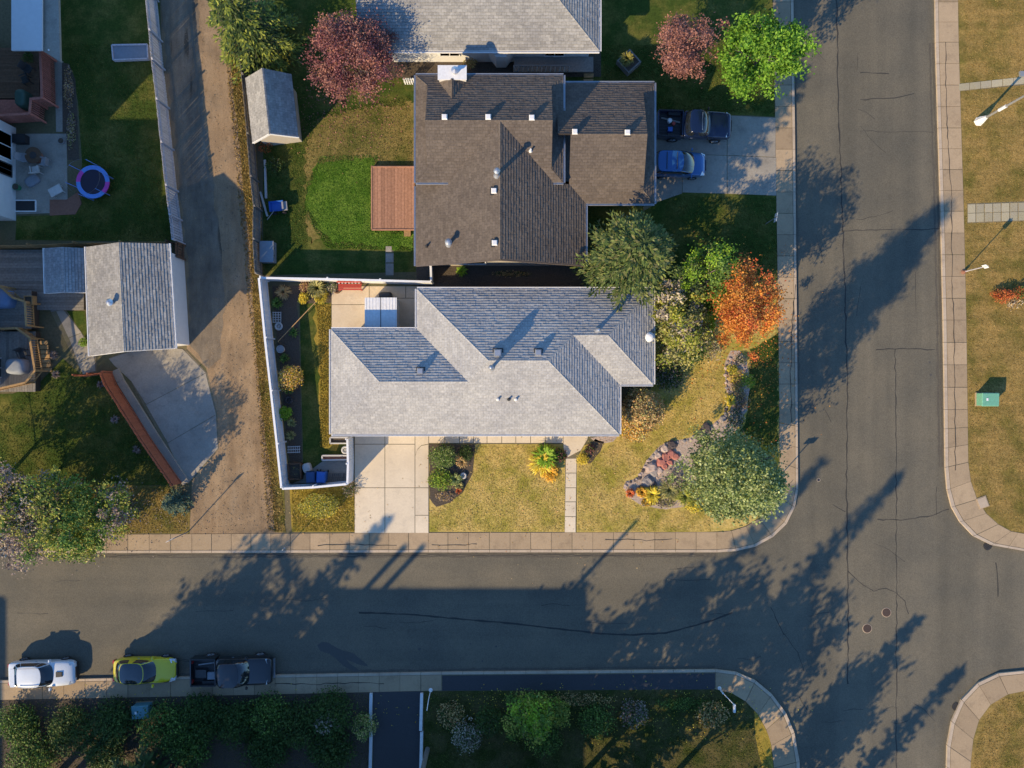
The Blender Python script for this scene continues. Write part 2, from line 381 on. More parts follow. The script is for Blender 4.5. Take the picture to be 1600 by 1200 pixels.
# ================================================================ THE SETTING
def struct(name, v, f, mat, label=None, **k):
    o = mk(name, v, f, mat, **k); o['kind'] = 'structure'
    if label: o['label'] = label
    return o
def sheet(name, pts, z, mat, parent=None):
    p = PW(pts)
    a = sum(p[i][0]*p[(i+1)%len(p)][1]-p[(i+1)%len(p)][0]*p[i][1] for i in range(len(p)))
    if a < 0: p = p[::-1]
    o = mk(name, [(x, y, z) for x, y in p], [list(range(len(p)))], mat, parent)
    if parent is None: o['kind'] = 'structure'
    return o
def pad(name, pts, z0, z1, mat, parent=None):
    m = MB().prism(PW(pts), z0, z1); o = m.build(name, mat, parent)
    if parent is None: o['kind'] = 'structure'
    return o
def wob(pts, step=14, amp=2.2, closed=True):
    """a hand-cut edge: subdivide the outline and shake it a little (photo pixels)"""
    out = []; n = len(pts)
    for i in range(n if closed else n-1):
        a = pts[i]; b = pts[(i+1) % n]; d = math.hypot(b[0]-a[0], b[1]-a[1])
        k = max(1, int(d/step))
        if d > 900: k = 1
        for j in range(k):
            t = j/k; q = amp if j else amp*0.4
            if d > 900: q = 0
            out.append((a[0]+(b[0]-a[0])*t+random.uniform(-q, q), a[1]+(b[1]-a[1])*t+random.uniform(-q, q)))
    return out

mk('ground', [(-700,-700,-.16),(700,-700,-.16),(700,700,-.16),(-700,700,-.16)], [(0,1,2,3)], M['ground'])['kind'] = 'structure'
R0 = 2600
ROADP = [(-R0,840),(1120,840),(1200,760),(1205,-R0),(1500,-R0),(1500,780),(1560,845),(4200,845),(4200,1070),(1550,1070),
         (1505,1130),(1505,3800),(1215,3800),(1215,1135),(1160,1068),(-R0,1085)]
road = sheet('road', ROADP, -0.12, M['asphalt'])

# kerb lines: outer (road side) and inner (lawn side), photo pixels
NW_O = [(-900,864),(0,863),(300,863),(700,862),(1120,862),(1150,860),(1180,853),(1207,838),(1228,818),(1241,792),(1246,765),(1245,600),(1243,400),(1241,200),(1239,66),(1236,-500)]
NW_I = [(-900,836),(0,836),(300,834),(700,832),(1120,831),(1143,829),(1166,822),(1186,810),(1202,794),(1213,775),(1218,752),(1217,600),(1214,400),(1211,200),(1208,66),(1204,-500)]
NE_O = [(1456,-500),(1463,66),(1467,200),(1471,330),(1475,500),(1477,640),(1478,730),(1481,765),(1488,792),(1501,815),(1522,837),(1550,851),(1600,860),(1700,862),(2400,862)]
NE_I = [(1490,-500),(1498,66),(1502,200),(1506,330),(1510,500),(1512,640),(1513,722),(1517,752),(1527,780),(1541,802),(1560,819),(1580,830),(1602,834),(1700,836),(2400,836)]
SW_O = [(-900,1072),(0,1064),(300,1058),(690,1051),(1118,1047),(1150,1051),(1180,1064),(1206,1086),(1227,1114),(1240,1145),(1248,1190),(1250,1300),(1252,2000)]
SW_I = [(-900,1100),(0,1094),(300,1088),(690,1079),(1118,1077),(1143,1083),(1165,1096),(1184,1116),(1197,1140),(1205,1165),(1209,1200),(1212,1300),(1216,2000)]
SE_O = [(2400,1046),(1700,1047),(1600,1049),(1560,1053),(1528,1068),(1503,1094),(1488,1128),(1481,1165),(1478,1300),(1476,2000)]
SE_I = [(2400,1076),(1700,1077),(1605,1079),(1575,1085),(1548,1101),(1530,1125),(1521,1155),(1517,1190),(1514,1300),(1512,2000)]

def shift(pts, dx, dy): return [(x+dx, y+dy) for x, y in pts]
blk = 'terrain'
pad('terrain', NW_I[:] + [(1204,-R0),(-R0,-R0),(-R0,836)], -0.2, 0.0, M['ground'])
pad('terrain', NE_I[:] + [(4200,836),(4200,-R0),(1490,-R0)], -0.2, 0.0, M['ground'])
pad('terrain', SW_I[:] + [(1216,3800),(-R0,3800),(-R0,1100)], -0.2, 0.0, M['ground'])
pad('terrain', SE_I[:] + [(1512,3800),(4200,3800),(4200,1076)], -0.2, 0.0, M['ground'])

def resample(pts, n):
    p = np.array(pts, float); d = np.r_[0, np.cumsum(np.hypot(*np.diff(p, axis=0).T))]
    t = np.linspace(0, d[-1], n); return np.c_[np.interp(t, d, p[:, 0]), np.interp(t, d, p[:, 1])]
def sidewalk(outer, inner, slab_px=32.0, skip=None, view=(-160, 1760, -160, 1360)):
    """walk with its kerb: recessed base, each slab a piece, each kerb length a piece"""
    base = pad('sidewalk', list(outer) + list(inner)[::-1], -0.18, 0.006, M['joint'])
    L = np.sum(np.hypot(*np.diff(np.array(outer, float), axis=0).T)); n = int(L/slab_px/2)*2+1
    # match the two lines by their shared vertices
    fo = []; fi = []
    for i in range(len(outer)-1):
        a, b = outer[i], outer[i+1]; c, d = inner[i], inner[i+1]
        k = max(1, int(round(math.hypot(b[0]-a[0], b[1]-a[1])/ slab_px)))
        for j in range(k):
            t = j/k
            fo.append((a[0]+(b[0]-a[0])*t, a[1]+(b[1]-a[1])*t)); fi.append((c[0]+(d[0]-c[0])*t, c[1]+(d[1]-c[1])*t))
    fo.append(outer[-1]); fi.append(inner[-1])
    for i in range(len(fo)-1):
        m = ((fo[i][0]+fo[i+1][0])/2, (fo[i][1]+fo[i+1][1])/2)
        if not (view[0] < m[0] < view[1] and view[2] < m[1] < view[3]): continue
        g = 0.009
        def q(u, v_):   # u along, v across 0 outer..1 inner
            o = ((1-u)*fo[i][0]+u*fo[i+1][0], (1-u)*fo[i][1]+u*fo[i+1][1]); n_ = ((1-u)*fi[i][0]+u*fi[i+1][0], (1-u)*fi[i][1]+u*fi[i+1][1])
            return (o[0]*(1-v_)+n_[0]*v_, o[1]*(1-v_)+n_[1]*v_)
        kz = 0.026 + random.uniform(-.004, .004)
        k1 = MB().prism(PW([q(g, -0.03), q(1-g, -0.03), q(1-g, 0.10), q(g, 0.10)]), -0.15, kz+0.004); k1.build('kerb_stone', M['kerb'], base)
        if skip and skip(m): continue
        s_ = MB().prism(PW([q(g*(1 if i % 2 else 1.7), 0.125), q(1-g*(1.7 if i % 2 else 1), 0.125), q(1-g*(1.7 if i % 2 else 1), 0.985), q(g*(1 if i % 2 else 1.7), 0.985)]), -0.05, 0.022 + random.uniform(-.006, .006))
        s_.build('slab', M['walk'], base)
    return base
wNW = sidewalk(NW_O, NW_I); wNE = sidewalk(NE_O, NE_I); wSE = sidewalk(SE_O, SE_I)
wSW = sidewalk(SW_O, SW_I, skip=lambda m: 690 < m[0] < 1118 and m[1] < 1070)
pad('asphalt_strip', [(691,1055.5),(1117,1052),(1117,1077),(691,1079)], -0.05, 0.02, M['newasphalt'], wSW)

def crack(pts, w=0.05, z=-0.1165, parent=None, amp=1.2, step=9, mat=None):
    p = wob(pts, step, amp, closed=False) + [pts[-1]]
    p = [W(*q) for q in p]; L = []; Rr = []
    for i, c in enumerate(p):
        d = p[min(i+1, len(p)-1)] - p[max(i-1, 0)]; d.z = 0; d.normalize(); n = Vector((-d.y, d.x, 0))
        ww = w*random.uniform(0.45, 1.25)/2
        L.append((c.x+n.x*ww, c.y+n.y*ww, z)); Rr.append((c.x-n.x*ww, c.y-n.y*ww, z))
    v = L + Rr; k = len(L)
    return mk('crack', v, [(i+1, i, k+i, k+i+1) for i in range(k-1)], mat or M['tar'], parent)
for pts, w in [([(1308,-40),(1311,160),(1316,300),(1321,430),(1325,600),(1324,760),(1326,900),(1326,1070)], .09),
               ([(1400,545),(1401,660),(1402,800),(1402,1240)], .07),
               ([(1316,360),(1360,359),(1420,358),(1470,357)], .05), ([(1345,155),(1400,152),(1430,145)], .06), ([(1345,112),(1390,114)], .06),
               ([(1370,546),(1420,545),(1462,546)], .06), ([(1372,812),(1410,813),(1450,808),(1484,796)], .06),
               ([(1558,880),(1560,905),(1561,933)], .10), ([(1326,893),(1350,915),(1366,924)], .05),
               ([(1366,925),(1385,920),(1401,926),(1415,940),(1421,960)], .05), ([(1302,789),(1322,800)], .05),
               ([(1225,990),(1248,1020),(1257,1050)], .05),([(1205,950),(1226,993)], .05),
               ([(1560,800),(1600,795)], .04), ([(1290,640),(1300,660)], .05),
               ([(0,870),(160,869),(280,868)], .06),([(400,868),(560,869),(700,868),(1100,868)], .05),
               ([(1250,1090),(1262,1110)], .05), ([(1190,1078),(1210,1098),(1233,1130)], .07),
               ([(1345,204),(1400,205),(1460,206)], .03)]:
    crack(pts, w, parent=road)
# a long sealed seam bending through the shaded street
crack([(560,958),(640,961),(720,968),(800,975),(870,983),(930,990),(985,993),(1040,990),(1080,980),(1115,970),(1145,958)], 0.13, parent=road, amp=0.5)
# hairline cracks and dirt gathered along the gutters
for i in range(16):
    x = random.uniform(1255,1465); y = random.uniform(20,1150); a = random.choice((0,1.57,.6,1.7))+random.uniform(-.3,.3); L_0 = random.uniform(20,60)
    crack([(x,y),(x+L_0*.5*math.cos(a),y+L_0*.5*math.sin(a)+random.uniform(-4,4)),(x+L_0*math.cos(a),y+L_0*math.sin(a))], .03, parent=road)
for i in range(14):
    x = random.uniform(0,1200); y = random.uniform(880,1040); L_0 = random.uniform(20,70)
    crack([(x,y),(x+L_0*.5,y+random.uniform(-3,3)),(x+L_0,y+random.uniform(-4,4))], .03, parent=road)
for ln, dx_, dy_ in ((NW_O[1:5],0,4),(NW_O[11:15],4,0),(NE_O[1:7],-4,0),(SW_O[1:5],0,-4),(NW_O[1:5],0,8),(NE_O[1:7],-9,0)):
    crack(shift(ln,dx_,dy_), .16, z=-.1168 if abs(dx_)+abs(dy_) < 6 else -.1176, parent=road, amp=.8, step=7, mat=M['gutterdirt'])
# cracks running along the walks
for pts in [[(1477,66),(1478,150),(1482,240),(1486,300),(1487,420),(1490,520),(1492,640),(1492,735)],
            [(1243,380+65),(1236,520),(1235,600),(1237,660)], [(945,843),(980,842),(1010,845),(1050,842)], [(675,851),(700,852),(745,850)],
            [(497,853),(520,851),(560,850),(600,852),(620,852)]]:
    crack(pts, 0.05, 0.0345, parent=wNE if pts[0][0] > 1400 else wNW)
for pts in [[(430,1068),(490,1069),(560,1066),(600,1068)]]: crack(pts, 0.05, 0.0345, parent=wSW)
# dark patch of spilled oil, two lobes
st = [(495,1009),(502,1004),(512,1005),(522,1011),(536,1018),(550,1021),(562,1030),(573,1039),(574,1042),(568,1041),(552,1036),(541,1031),(545,1037),(557,1045),(562,1049),(553,1050),(540,1044),(528,1034),(514,1022),(500,1018)]
sheet('oil_patch', wob(st, 5, 0.6), -0.1165, M['stain'], road)
for (x, y, r) in [(775,1011,1.7),(655,1015,2.6),(1095,1002,1.5),(754,1034,1.5),(830,1033,1.2),(735,1007,1.2),(1359,621,1.2),(1456,586,1.8),(1454,566,1.6),(1303,157,1)]:
    sheet('oil_spot', [(x+r*math.cos(a)*random.uniform(.7,1.2), y+r*math.sin(a)*random.uniform(.7,1.2)) for a in np.arange(0, 6.2, .7)], -0.1165, M['stain'], road)

# ---- lawns and bare ground (sheets 4-6 mm apart)
Z1, Z2, Z3, Z4 = 0.006, 0.011, 0.016, 0.021
alley = sheet('alley', [(250,-700),(252,66),(262,160),(276,300),(287,385),(290,470),(292,545),(322,575),(338,640),(340,700),(300,752),(298,800),(296,835),(446,833),(440,780),(432,700),(424,620),(415,540),(408,470),(405,430),(404,380),(396,280),(386,200),(380,120),(376,66),(360,-700)], Z1, M['alley'])
sheet('gravel_track', wob([(256,66),(268,170),(280,300),(291,390),(296,470),(298,540),(326,575),(344,560),(350,470),(346,380),(334,300),(320,200),(310,66),(308,-200),(250,-200)], 12, 3.5), Z2, M['alley2'], alley)
sheet('verge', wob([(356,-300),(358,66),(364,140),(372,200),(378,270),(388,350),(394,430),(398,520),(404,600),(414,680),(424,760),(430,832),(448,832),(446,800),(436,700),(426,580),(416,470),(410,430),(408,330),(400,240),(390,130),(384,66),(380,-300)], 14, 2.5), Z2, M['verge'])
sheet('lawn', [(80,-600),(95,66),(97,100),(115,120),(122,160),(128,250),(128,310),(118,335),(26,338),(24,375),(286,378),(276,300),(262,160),(250,66),(246,-600)], Z1, M['lawn_green'], None)
sheet('lawn', [(-300,620),(20,615),(60,600),(98,560),(132,590),(158,586),(280,752),(268,758),(0,760),(-300,760)], Z1, M['lawn_green'])
sheet('lawn', [(88,486),(133,486),(141,552),(134,556)], Z2, M['lawn_green'])
sheet('lawn', wob([(-500,758),(262,758),(296,780),(296,834),(-500,836)], 20, 1.2), Z2, M['verge'])
# north neighbour
nlawn = sheet('lawn', [(411,-600),(411,430),(650,425),(650,-600)], Z1, M['lawn_green'])
sheet('lush_patch', wob([(484,282),(500,256),(540,248),(583,250),(583,362),(648,364),(648,385),(600,388),(588,383),(520,380),(498,360),(482,330),(480,300)], 5, 5), Z4, M['lawn_lush'], nlawn)
sheet('worn_patch', wob([(500,185),(560,170),(650,160),(650,262),(590,262),(540,250),(500,258),(484,300),(484,340),(505,372),(486,382),(478,340),(476,230)], 5, 4), Z3, M['lawn_worn'], nlawn)
sheet('lawn', wob([(880,-600),(880,130),(1022,130),(1022,176),(1213,182),(1208,66),(1204,-600)], 20, 0.8), Z1, M['lawn_green'])
sheet('lawn', wob([(1022,318),(1040,300),(1130,302),(1213,306),(1216,438),(880,438),(880,415),(912,415),(912,320)], 20, 0.6), Z1, M['lawn_green'])
sheet('soil_strip', [(651,405),(914,405),(914,451),(651,451)], Z4, M['mulch'])
sheet('soil_strip', [(560,82),(939,82),(939,120),(560,122)], Z4, M['mulch'])
# subject lot
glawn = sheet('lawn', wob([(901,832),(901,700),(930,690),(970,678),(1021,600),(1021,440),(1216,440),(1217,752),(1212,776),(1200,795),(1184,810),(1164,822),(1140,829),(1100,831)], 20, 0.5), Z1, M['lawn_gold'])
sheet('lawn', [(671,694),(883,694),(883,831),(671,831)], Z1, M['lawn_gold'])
sheet('lawn', [(452,758),(556,756),(556,831),(456,831)], Z1, M['lawn_yellow'])
sheet('lawn', [(468,468),(519,474),(519,684),(545,684),(545,720),(474,742)], Z1, M['lawn_green'])
sheet('painted_sun_strip', wob([(490,474),(518,474),(518,684),(540,688),(525,705),(505,700),(498,650),(500,590),(494,540)], 10, 3), Z2, M['lawn_yellow'], None)  # sunlit strip painted in as a yellower lawn sheet
sheet('lawn', wob([(1172,545),(1216,520),(1217,752),(1212,776),(1180,790),(1150,700),(1168,640)], 8, 3), Z2, M['lawn_green'])  # green sheet paints shade over the golden lawn by the avenue walk
# east and south blocks
sheet('lawn', NE_I[:8] + NE_I[8:] + [(2400,-500)], Z1, M['lawn_dry'])
sheet('lawn', SE_I[:] + [(2400,2000)], Z1, M['lawn_dry'])
sheet('soil_bed', wob([(-500,1096),(0,1093),(300,1087),(582,1081),(582,1500),(-500,1500)], 20, 1.0), Z1, M['mulch'])
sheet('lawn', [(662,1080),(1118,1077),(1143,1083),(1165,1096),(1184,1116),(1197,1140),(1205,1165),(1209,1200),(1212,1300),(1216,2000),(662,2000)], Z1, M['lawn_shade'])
sheet('painted_sun_corner', wob([(1178,1110),(1184,1116),(1197,1140),(1205,1165),(1209,1200),(1190,1200),(1180,1150)], 10, 1), Z2, M['lawn_yellow'])  # patch of sunlight painted as yellow lawn on the darker one

# ---- concrete flatwork in panels
def panels(name, quads, mat, base_pts, z=0.03, label=None):
    b = pad(name, base_pts, -0.05, z-0.016, M['joint'])
    for q in quads:
        cx = sum(p[0] for p in q)/len(q); cy = sum(p[1] for p in q)/len(q)
        g = 0.5
        qq = [(p[0] + (g if p[0] < cx else -g), p[1] + (g if p[1] < cy else -g)) for p in q]
        MB().prism(PW(qq), -0.04, z+random.uniform(-.004, .004)).build('panel', mat, b)
    return b
dx = [554,601.5,648.5]; dy = [664,694,762,833]
qd = [[(dx[i],dy[j]),(dx[i+1],dy[j]),(dx[i+1],dy[j+1]),(dx[i],dy[j+1])] for i in range(2) for j in range(3)]
arc = [(670,694)] + [(666-18*math.sin(a), 712-18*math.cos(a)) for a in np.linspace(0, 1.57, 6)]
qd += [[(648.5,762),(648.5,712),(652,702),(659,696),(670,694),(670,762)], [(648.5,762),(670,762),(670,805),(648.5,805)], [(648.5,805),(670,805),(670,833),(648.5,833)]]
qd += [[(648.5,664),(670,664),(670,694),(659,696),(652,702),(648.5,712)]]
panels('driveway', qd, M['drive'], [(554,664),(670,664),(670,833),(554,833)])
wx = [670,695,718,740,761,784,806,829,852,880]
fw = [[(wx[i],668),(wx[i+1],668),(wx[i+1],692.5),(wx[i],692.5)] for i in range(9)]
fw += [[(880,668),(922,668),(918,686),(908,704),(884,716),(880,700)]]
yy = [716,739,762,784,807,832]
fw += [[(884-i*.4,yy[i]),(901-i*.3,yy[i]),(901-i*.3,yy[i+1]),(883.6-i*.4,yy[i+1])] for i in range(5)]
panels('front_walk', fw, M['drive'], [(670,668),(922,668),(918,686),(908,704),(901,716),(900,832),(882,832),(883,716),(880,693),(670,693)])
pt = [[(518,447),(577,447),(577,476),(518,476)], [(577,447),(634,447),(634,466),(577,466)], [(634,447),(662,447),(662,466),(634,466)], [(518,476),(577,476),(577,530),(518,530)], [(577,466),(662,466),(662,530),(577,530)]]
panels('patio', pt, M['patio'], [(518,447),(662,447),(662,530),(518,530)])
nd = [[(1015,175),(1136,180),(1136,243),(1015,240)], [(1136,180),(1212,184),(1212,246),(1136,243)], [(1015,240),(1066,241),(1066,303),(1010,322)], [(1066,241),(1136,243),(1136,303),(1066,301)], [(1136,243),(1213,246),(1213,306),(1136,303)]]
panels('driveway', nd, M['olddrive'], [(1010,175),(1213,183),(1214,306),(1136,303),(1066,301),(1040,301),(1026,318),(1005,330)])
cp = [[(170,560),(230,540),(286,545),(322,583),(228,632),(205,596),(178,570)], [(228,632),(322,583),(338,648),(262,692)], [(262,692),(338,648),(341,700),(294,755),(288,752)]]
panels('garage_apron', cp, M['olddrive'], [(170,560),(230,535),(292,548),(324,583),(340,648),(342,702),(294,757),(284,745),(205,596)])
sd_ = [[(585,1080),(657,1079),(657,1400),(585,1400)]]
pad('driveway', [(583,1081),(660,1080),(660,1500),(583,1500)], -0.05, 0.018, M['newasphalt'])
# east paver paths: each paver a piece
pp = sheet('paver_path', [(1511,318),(1640,313),(1640,344),(1511,349)], 0.009, M['joint'])
for r in range(2):
    for i in range(10):
        x0 = 1512+13.2*i; y0 = 319.5+14.3*r-0.45*i*1.0
        MB().prism(PW([(x0,y0),(x0+11.7,y0-.4),(x0+11.7,y0+13.2),(x0,y0+13.6)]), 0, 0.03+random.uniform(-.006,.01)).build('paver', M['paver'], pp)
pp = sheet('paver_path', [(1497,131),(1640,118),(1640,129),(1497,143)], 0.009, M['joint'])
for i in range(8):
    x0 = 1498+17.2*i; y0 = 131.4-1.9*i
    MB().prism(PW([(x0,y0),(x0+16.2,y0-1.8),(x0+16.2,y0+9),(x0,y0+10.6)]), 0, 0.03+random.uniform(-.006,.01)).build('paver', M['paver'], pp)
pp = sheet('stepping_path', [(602,384),(615,384),(615,432),(602,432)], 0.012, M['joint'])
for (x0, y0, w_, h_) in [(603,396,12,14),(603,412,12,18),(603,385,9,9)]:
    MB().prism(PW([(x0,y0),(x0+w_,y0),(x0+w_,y0+h_),(x0,y0+h_)]), 0, 0.045).build('paver', M['olddrive'], pp)
gp = [[(88,486),(98,483),(128,520),(108,528)], [(108,528),(128,520),(148,555),(122,568)]]
panels('garden_walk', gp+[[(72,470),(90,470),(100,484),(80,488)],[(122,568),(148,555),(150,580),(130,585)]], M['olddrive'], [(70,468),(92,468),(150,552),(152,584),(130,588)])
# ================================================================ BUILDINGS
def clip(poly, axis_val, keep_above):
    """clip a 3D polygon to z>=v or z<=v"""
    out = []; n = len(poly)
    for i in range(n):
        a, b = poly[i], poly[(i+1) % n]
        fa = a[2]-axis_val; fb = b[2]-axis_val
        if not keep_above: fa, fb = -fa, -fb
        if fa >= -1e-9: out.append(a)
        if (fa > 1e-9 and fb < -1e-9) or (fa < -1e-9 and fb > 1e-9):
            t = fa/(fa-fb); out.append(tuple(a[k]+(b[k]-a[k])*t for k in range(3)))
    return out
def shingle_plane(poly, mat, parent, course=0.19, lip=0.033, name='shingles'):
    """roof plane laid in real overlapping courses"""
    P = [Vector(p) for p in poly]
    n = Vector((0, 0, 0))
    for i in range(len(P)):
        a, b = P[i], P[(i+1) % len(P)]
        n += Vector(((a.y-b.y)*(a.z+b.z), (a.z-b.z)*(a.x+b.x), (a.x-b.x)*(a.y+b.y)))
    n.normalize()
    if n.z < 0: n = -n; P = P[::-1]
    horiz = Vector((-n.y, n.x, 0)).normalized(); upv = n.cross(horiz)
    if upv.z < 0: upv = -upv
    sinp = upv.z
    zs = [p.z for p in P]; z0, z1 = min(zs), max(zs); dz = course*sinp
    k = max(1, int(math.ceil((z1-z0)/dz - 1e-6)))
    pts = [tuple(p) for p in P]; v = []; f = []; uv = []
    def clipu(poly, val, above):
        out = []; n_ = len(poly)
        for i_ in range(n_):
            p_, r_ = Vector(poly[i_]), Vector(poly[(i_+1) % n_]); fa = p_.dot(horiz)-val; fb = r_.dot(horiz)-val
            if not above: fa, fb = -fa, -fb
            if fa >= -1e-9: out.append(tuple(p_))
            if (fa > 1e-9 and fb < -1e-9) or (fa < -1e-9 and fb > 1e-9): out.append(tuple(p_.lerp(r_, fa/(fa-fb))))
        return out
    for i in range(k):
        a = z0+i*dz; b = min(z1, a+dz)
        row = clip(clip(pts, a, True), b, False)
        if len(row) < 3: continue
        us = [Vector(p).dot(horiz) for p in row]; u = min(us)-random.uniform(0, .5); pieces = []
        while u < max(us):
            w_ = random.choice((.13, .17, .22, .28, .34)); pc = clipu(clipu(row, u, True), u+w_, False); u += w_
            if len(pc) >= 3: pieces.append(pc)
        for q in pieces:
            base = len(v); lp = lip*random.choice((.62, .85, 1.0, 1.0, 1.15)); top = []
            for p in q:
                t = (p[2]-a)/max(1e-6, dz); top.append(Vector(p)+n*(0.012+lp*(1-t)))
            for t_ in top: v.append(tuple(t_))
            f.append(list(range(base, base+len(q))))
            uv += [(Vector(p).dot(horiz), (p[2]-z0)/sinp + 0.002) for p in q]
            for j in range(len(q)):
                p, r = q[j], q[(j+1) % len(q)]
                if abs(p[2]-a) < 1e-5 and abs(r[2]-a) < 1e-5:
                    bb = len(v)
                    v += [tuple(top[j]), tuple(top[(j+1) % len(q)]), tuple(Vector(r)+n*0.008), tuple(Vector(p)+n*0.008)]
                    f.append([bb+1, bb, bb+3, bb+2])
                    uv += [(Vector(p).dot(horiz), (p[2]-z0)/sinp)]*4
    o = mk(name, v, f, mat, parent, uv=uv); o['kind'] = 'stuff'
    return o
def roof_part(root, planes, mat, deckmat=None):
    """roof = thin deck under the shingles, shingles as a sub-part for each slope"""
    v = []; f = []
    for pl in planes:
        P = [Vector(p) for p in pl]
        b = len(v); k = len(P)
        v += [tuple(p) for p in P] + [(p.x, p.y, p.z-0.14) for p in P]
        f.append(list(range(b, b+k))); f.append(list(range(b+2*k-1, b+k-1, -1)))
        for i in range(k): f.append([b+i, b+k+i, b+k+(i+1) % k, b+(i+1) % k])
    rf = mk('roof', v, f, deckmat or M['dark_trim'], root)
    for pl in planes: shingle_plane(pl, mat, rf)
    return rf
def caps(rf, segs, mat, w=0.2):
    for a, b in segs:
        a = Vector(a)+Vector((0, 0, .05)); b = Vector(b)+Vector((0, 0, .05))
        d = (b-a).normalized(); s_ = d.cross(Vector((0, 0, 1))).normalized()*w/2
        dn = Vector((0, 0, -0.055))
        v = [a-s_+dn, a, a+s_+dn, b-s_+dn, b, b+s_+dn]
        L = (b-a).length
        mk('ridge_cap', [tuple(p) for p in v], [(0,1,4,3),(1,2,5,4)], mat, rf, uv=[(0,0),(.1,0),(.1,L),(0,L),(.1,0),(.2,0),(.2,L),(.1,L)])
def gutters(rf, segs, mat, w=0.13, h=0.13, name='gutter', out=0.05):
    """open-topped trough along each eave: fascia board, dark channel, outer lip"""
    for a, b in segs:
        a = Vector(a); b = Vector(b); d = (b-a).normalized(); n = Vector((d.y, -d.x, 0))
        m = MB()
        up = Vector((0, 0, 1))
        e = [a-d*0.02, b+d*0.02]
        m.bar(e[0]+n*w+up*-.03, e[1]+n*w+up*-.03, 0.045, 0.13)
        m.bar(e[0]+n*.02+up*-.035, e[1]+n*.02+up*-.035, 0.035, 0.12)
        m.bar(e[0]+n*(w*.5+.012)+up*-.085, e[1]+n*(w*.5+.012)+up*-.085, w-.05, 0.02)
        g = m.build(name, mat, rf)
def box_vent(px, py, z, label, mat=None, size=0.42, h=0.28, slope=None, group='box vents on the roofs'):
    p = W(px, py, z); r = thing('roof_vent', label, 'roof vent', tuple(p), 0)
    mt = mat or M['flash']; s_ = size/2
    MB().box(-s_*1.35, s_*1.35, -s_*1.35, s_*1.35, -0.12, 0.03).build('flashing', M['dark_metal'], r, local=True)
    MB().box(-s_*.75, s_*.75, -s_*.75, s_*.75, 0.0, h*.6).build('throat', M['dark_metal'], r, local=True)
    m = MB(); m.add([(-s_,-s_,h*.5),(s_,-s_,h*.5),(s_,s_,h*.5),(-s_,s_,h*.5),(-s_*.7,-s_*.7,h),(s_*.7,-s_*.7,h),(s_*.7,s_*.7,h),(-s_*.7,s_*.7,h)],
                    [(3,2,1,0),(4,5,6,7),(0,1,5,4),(1,2,6,5),(2,3,7,6),(3,0,4,7)])
    m.build('hood', mt, r, local=True)
    return r
def flue(px, py, z, h, label, r0=0.11, cap=True, mat=None, name='flue_pipe', cat='flue'):
    p = W(px, py, z); r = thing(name, label, cat, tuple(p)); mt = mat or M['flash']
    MB().lathe([(r0*2.2, -.3), (r0*2.0, 0.02), (r0*1.15, .18)], n=14).build('flashing', mt, r, local=True)
    MB().lathe([(r0, 0), (r0, h)], n=14).build('pipe', mt, r, local=True)
    if cap: MB().lathe([(r0*1.5, h+.02), (r0*1.75, h+.10), (r0*.9, h+.22), (0.01, h+.25)], n=14).build('rain_cap', mt, r, local=True)
    return r
def wall_box(root, poly, z1, mat, z0=-0.1, name='wall'):
    return MB().prism(poly, z0, z1).build(name, mat, root)
def window(root, a, b, z0, z1, out, fm=None):
    """framed window on a wall from a to b (plan), out = outward normal"""
    a = Vector((a[0], a[1], 0)); b = Vector((b[0], b[1], 0)); n = Vector((out[0], out[1], 0)).normalized(); d = (b-a).normalized()
    m = MB(); o = n*0.03; up = Vector((0, 0, 1))
    m.bar(a+o+up*z0, b+o+up*z0, .07, .09); m.bar(a+o+up*z1, b+o+up*z1, .07, .08)
    m.bar(a+o+up*z0, a+o+up*z1, .08, .08); m.bar(b+o+up*z0, b+o+up*z1, .08, .08)
    mid = (a+b)/2; m.bar(mid+o+up*z0, mid+o+up*z1, .05, .05)
    w_ = m.build('window', fm or M['white_metal'], root)
    g = n*0.015
    mk('pane', [tuple(a+g+up*z0), tuple(b+g+up*z0), tuple(b+g+up*z1), tuple(a+g+up*z1)], [(0,1,2,3),(3,2,1,0)], M['glass'], w_)
    return w_
def door(root, a, b, z1, out, mat, panels_=1):
    a = Vector((a[0], a[1], 0)); b = Vector((b[0], b[1], 0)); n = Vector((out[0], out[1], 0)).normalized(); up = Vector((0, 0, 1))
    m = MB(); m.bar((a+b)/2+n*.02+up*.02, (a+b)/2+n*.02+up*z1, (b-a).length, .05)
    # orient the slab along the wall
    d = (b-a).normalized(); v = []
    for (s_, o_) in ((a, 0.0), (b, 0.0), (b, .05), (a, .05)):
        v.append(tuple(s_+n*o_+up*.02))
    for (s_, o_) in ((a, 0.0), (b, 0.0), (b, .05), (a, .05)): v.append(tuple(s_+n*o_+up*z1))
    dr = mk('door', v, [(0,1,2,3),(7,6,5,4),(0,4,5,1),(1,5,6,2),(2,6,7,3),(3,7,4,0)], mat, root)
    k = MB()
    for i in range(panels_):
        z = .3+(z1-.4)*i/max(1, panels_); k.bar(a+n*.06+up*z+d*.1, b+n*.06+up*z-d*.1, .02, .03)
    k.build('trim', M['white_metal'], dr)
    MB().lathe([(.03, 0), (.03, .05)], c=tuple(b-d*.15+n*.07+up*1.0), n=8).build('handle', M['alloy'], dr)
    return dr

K = 0.45    # roof pitch
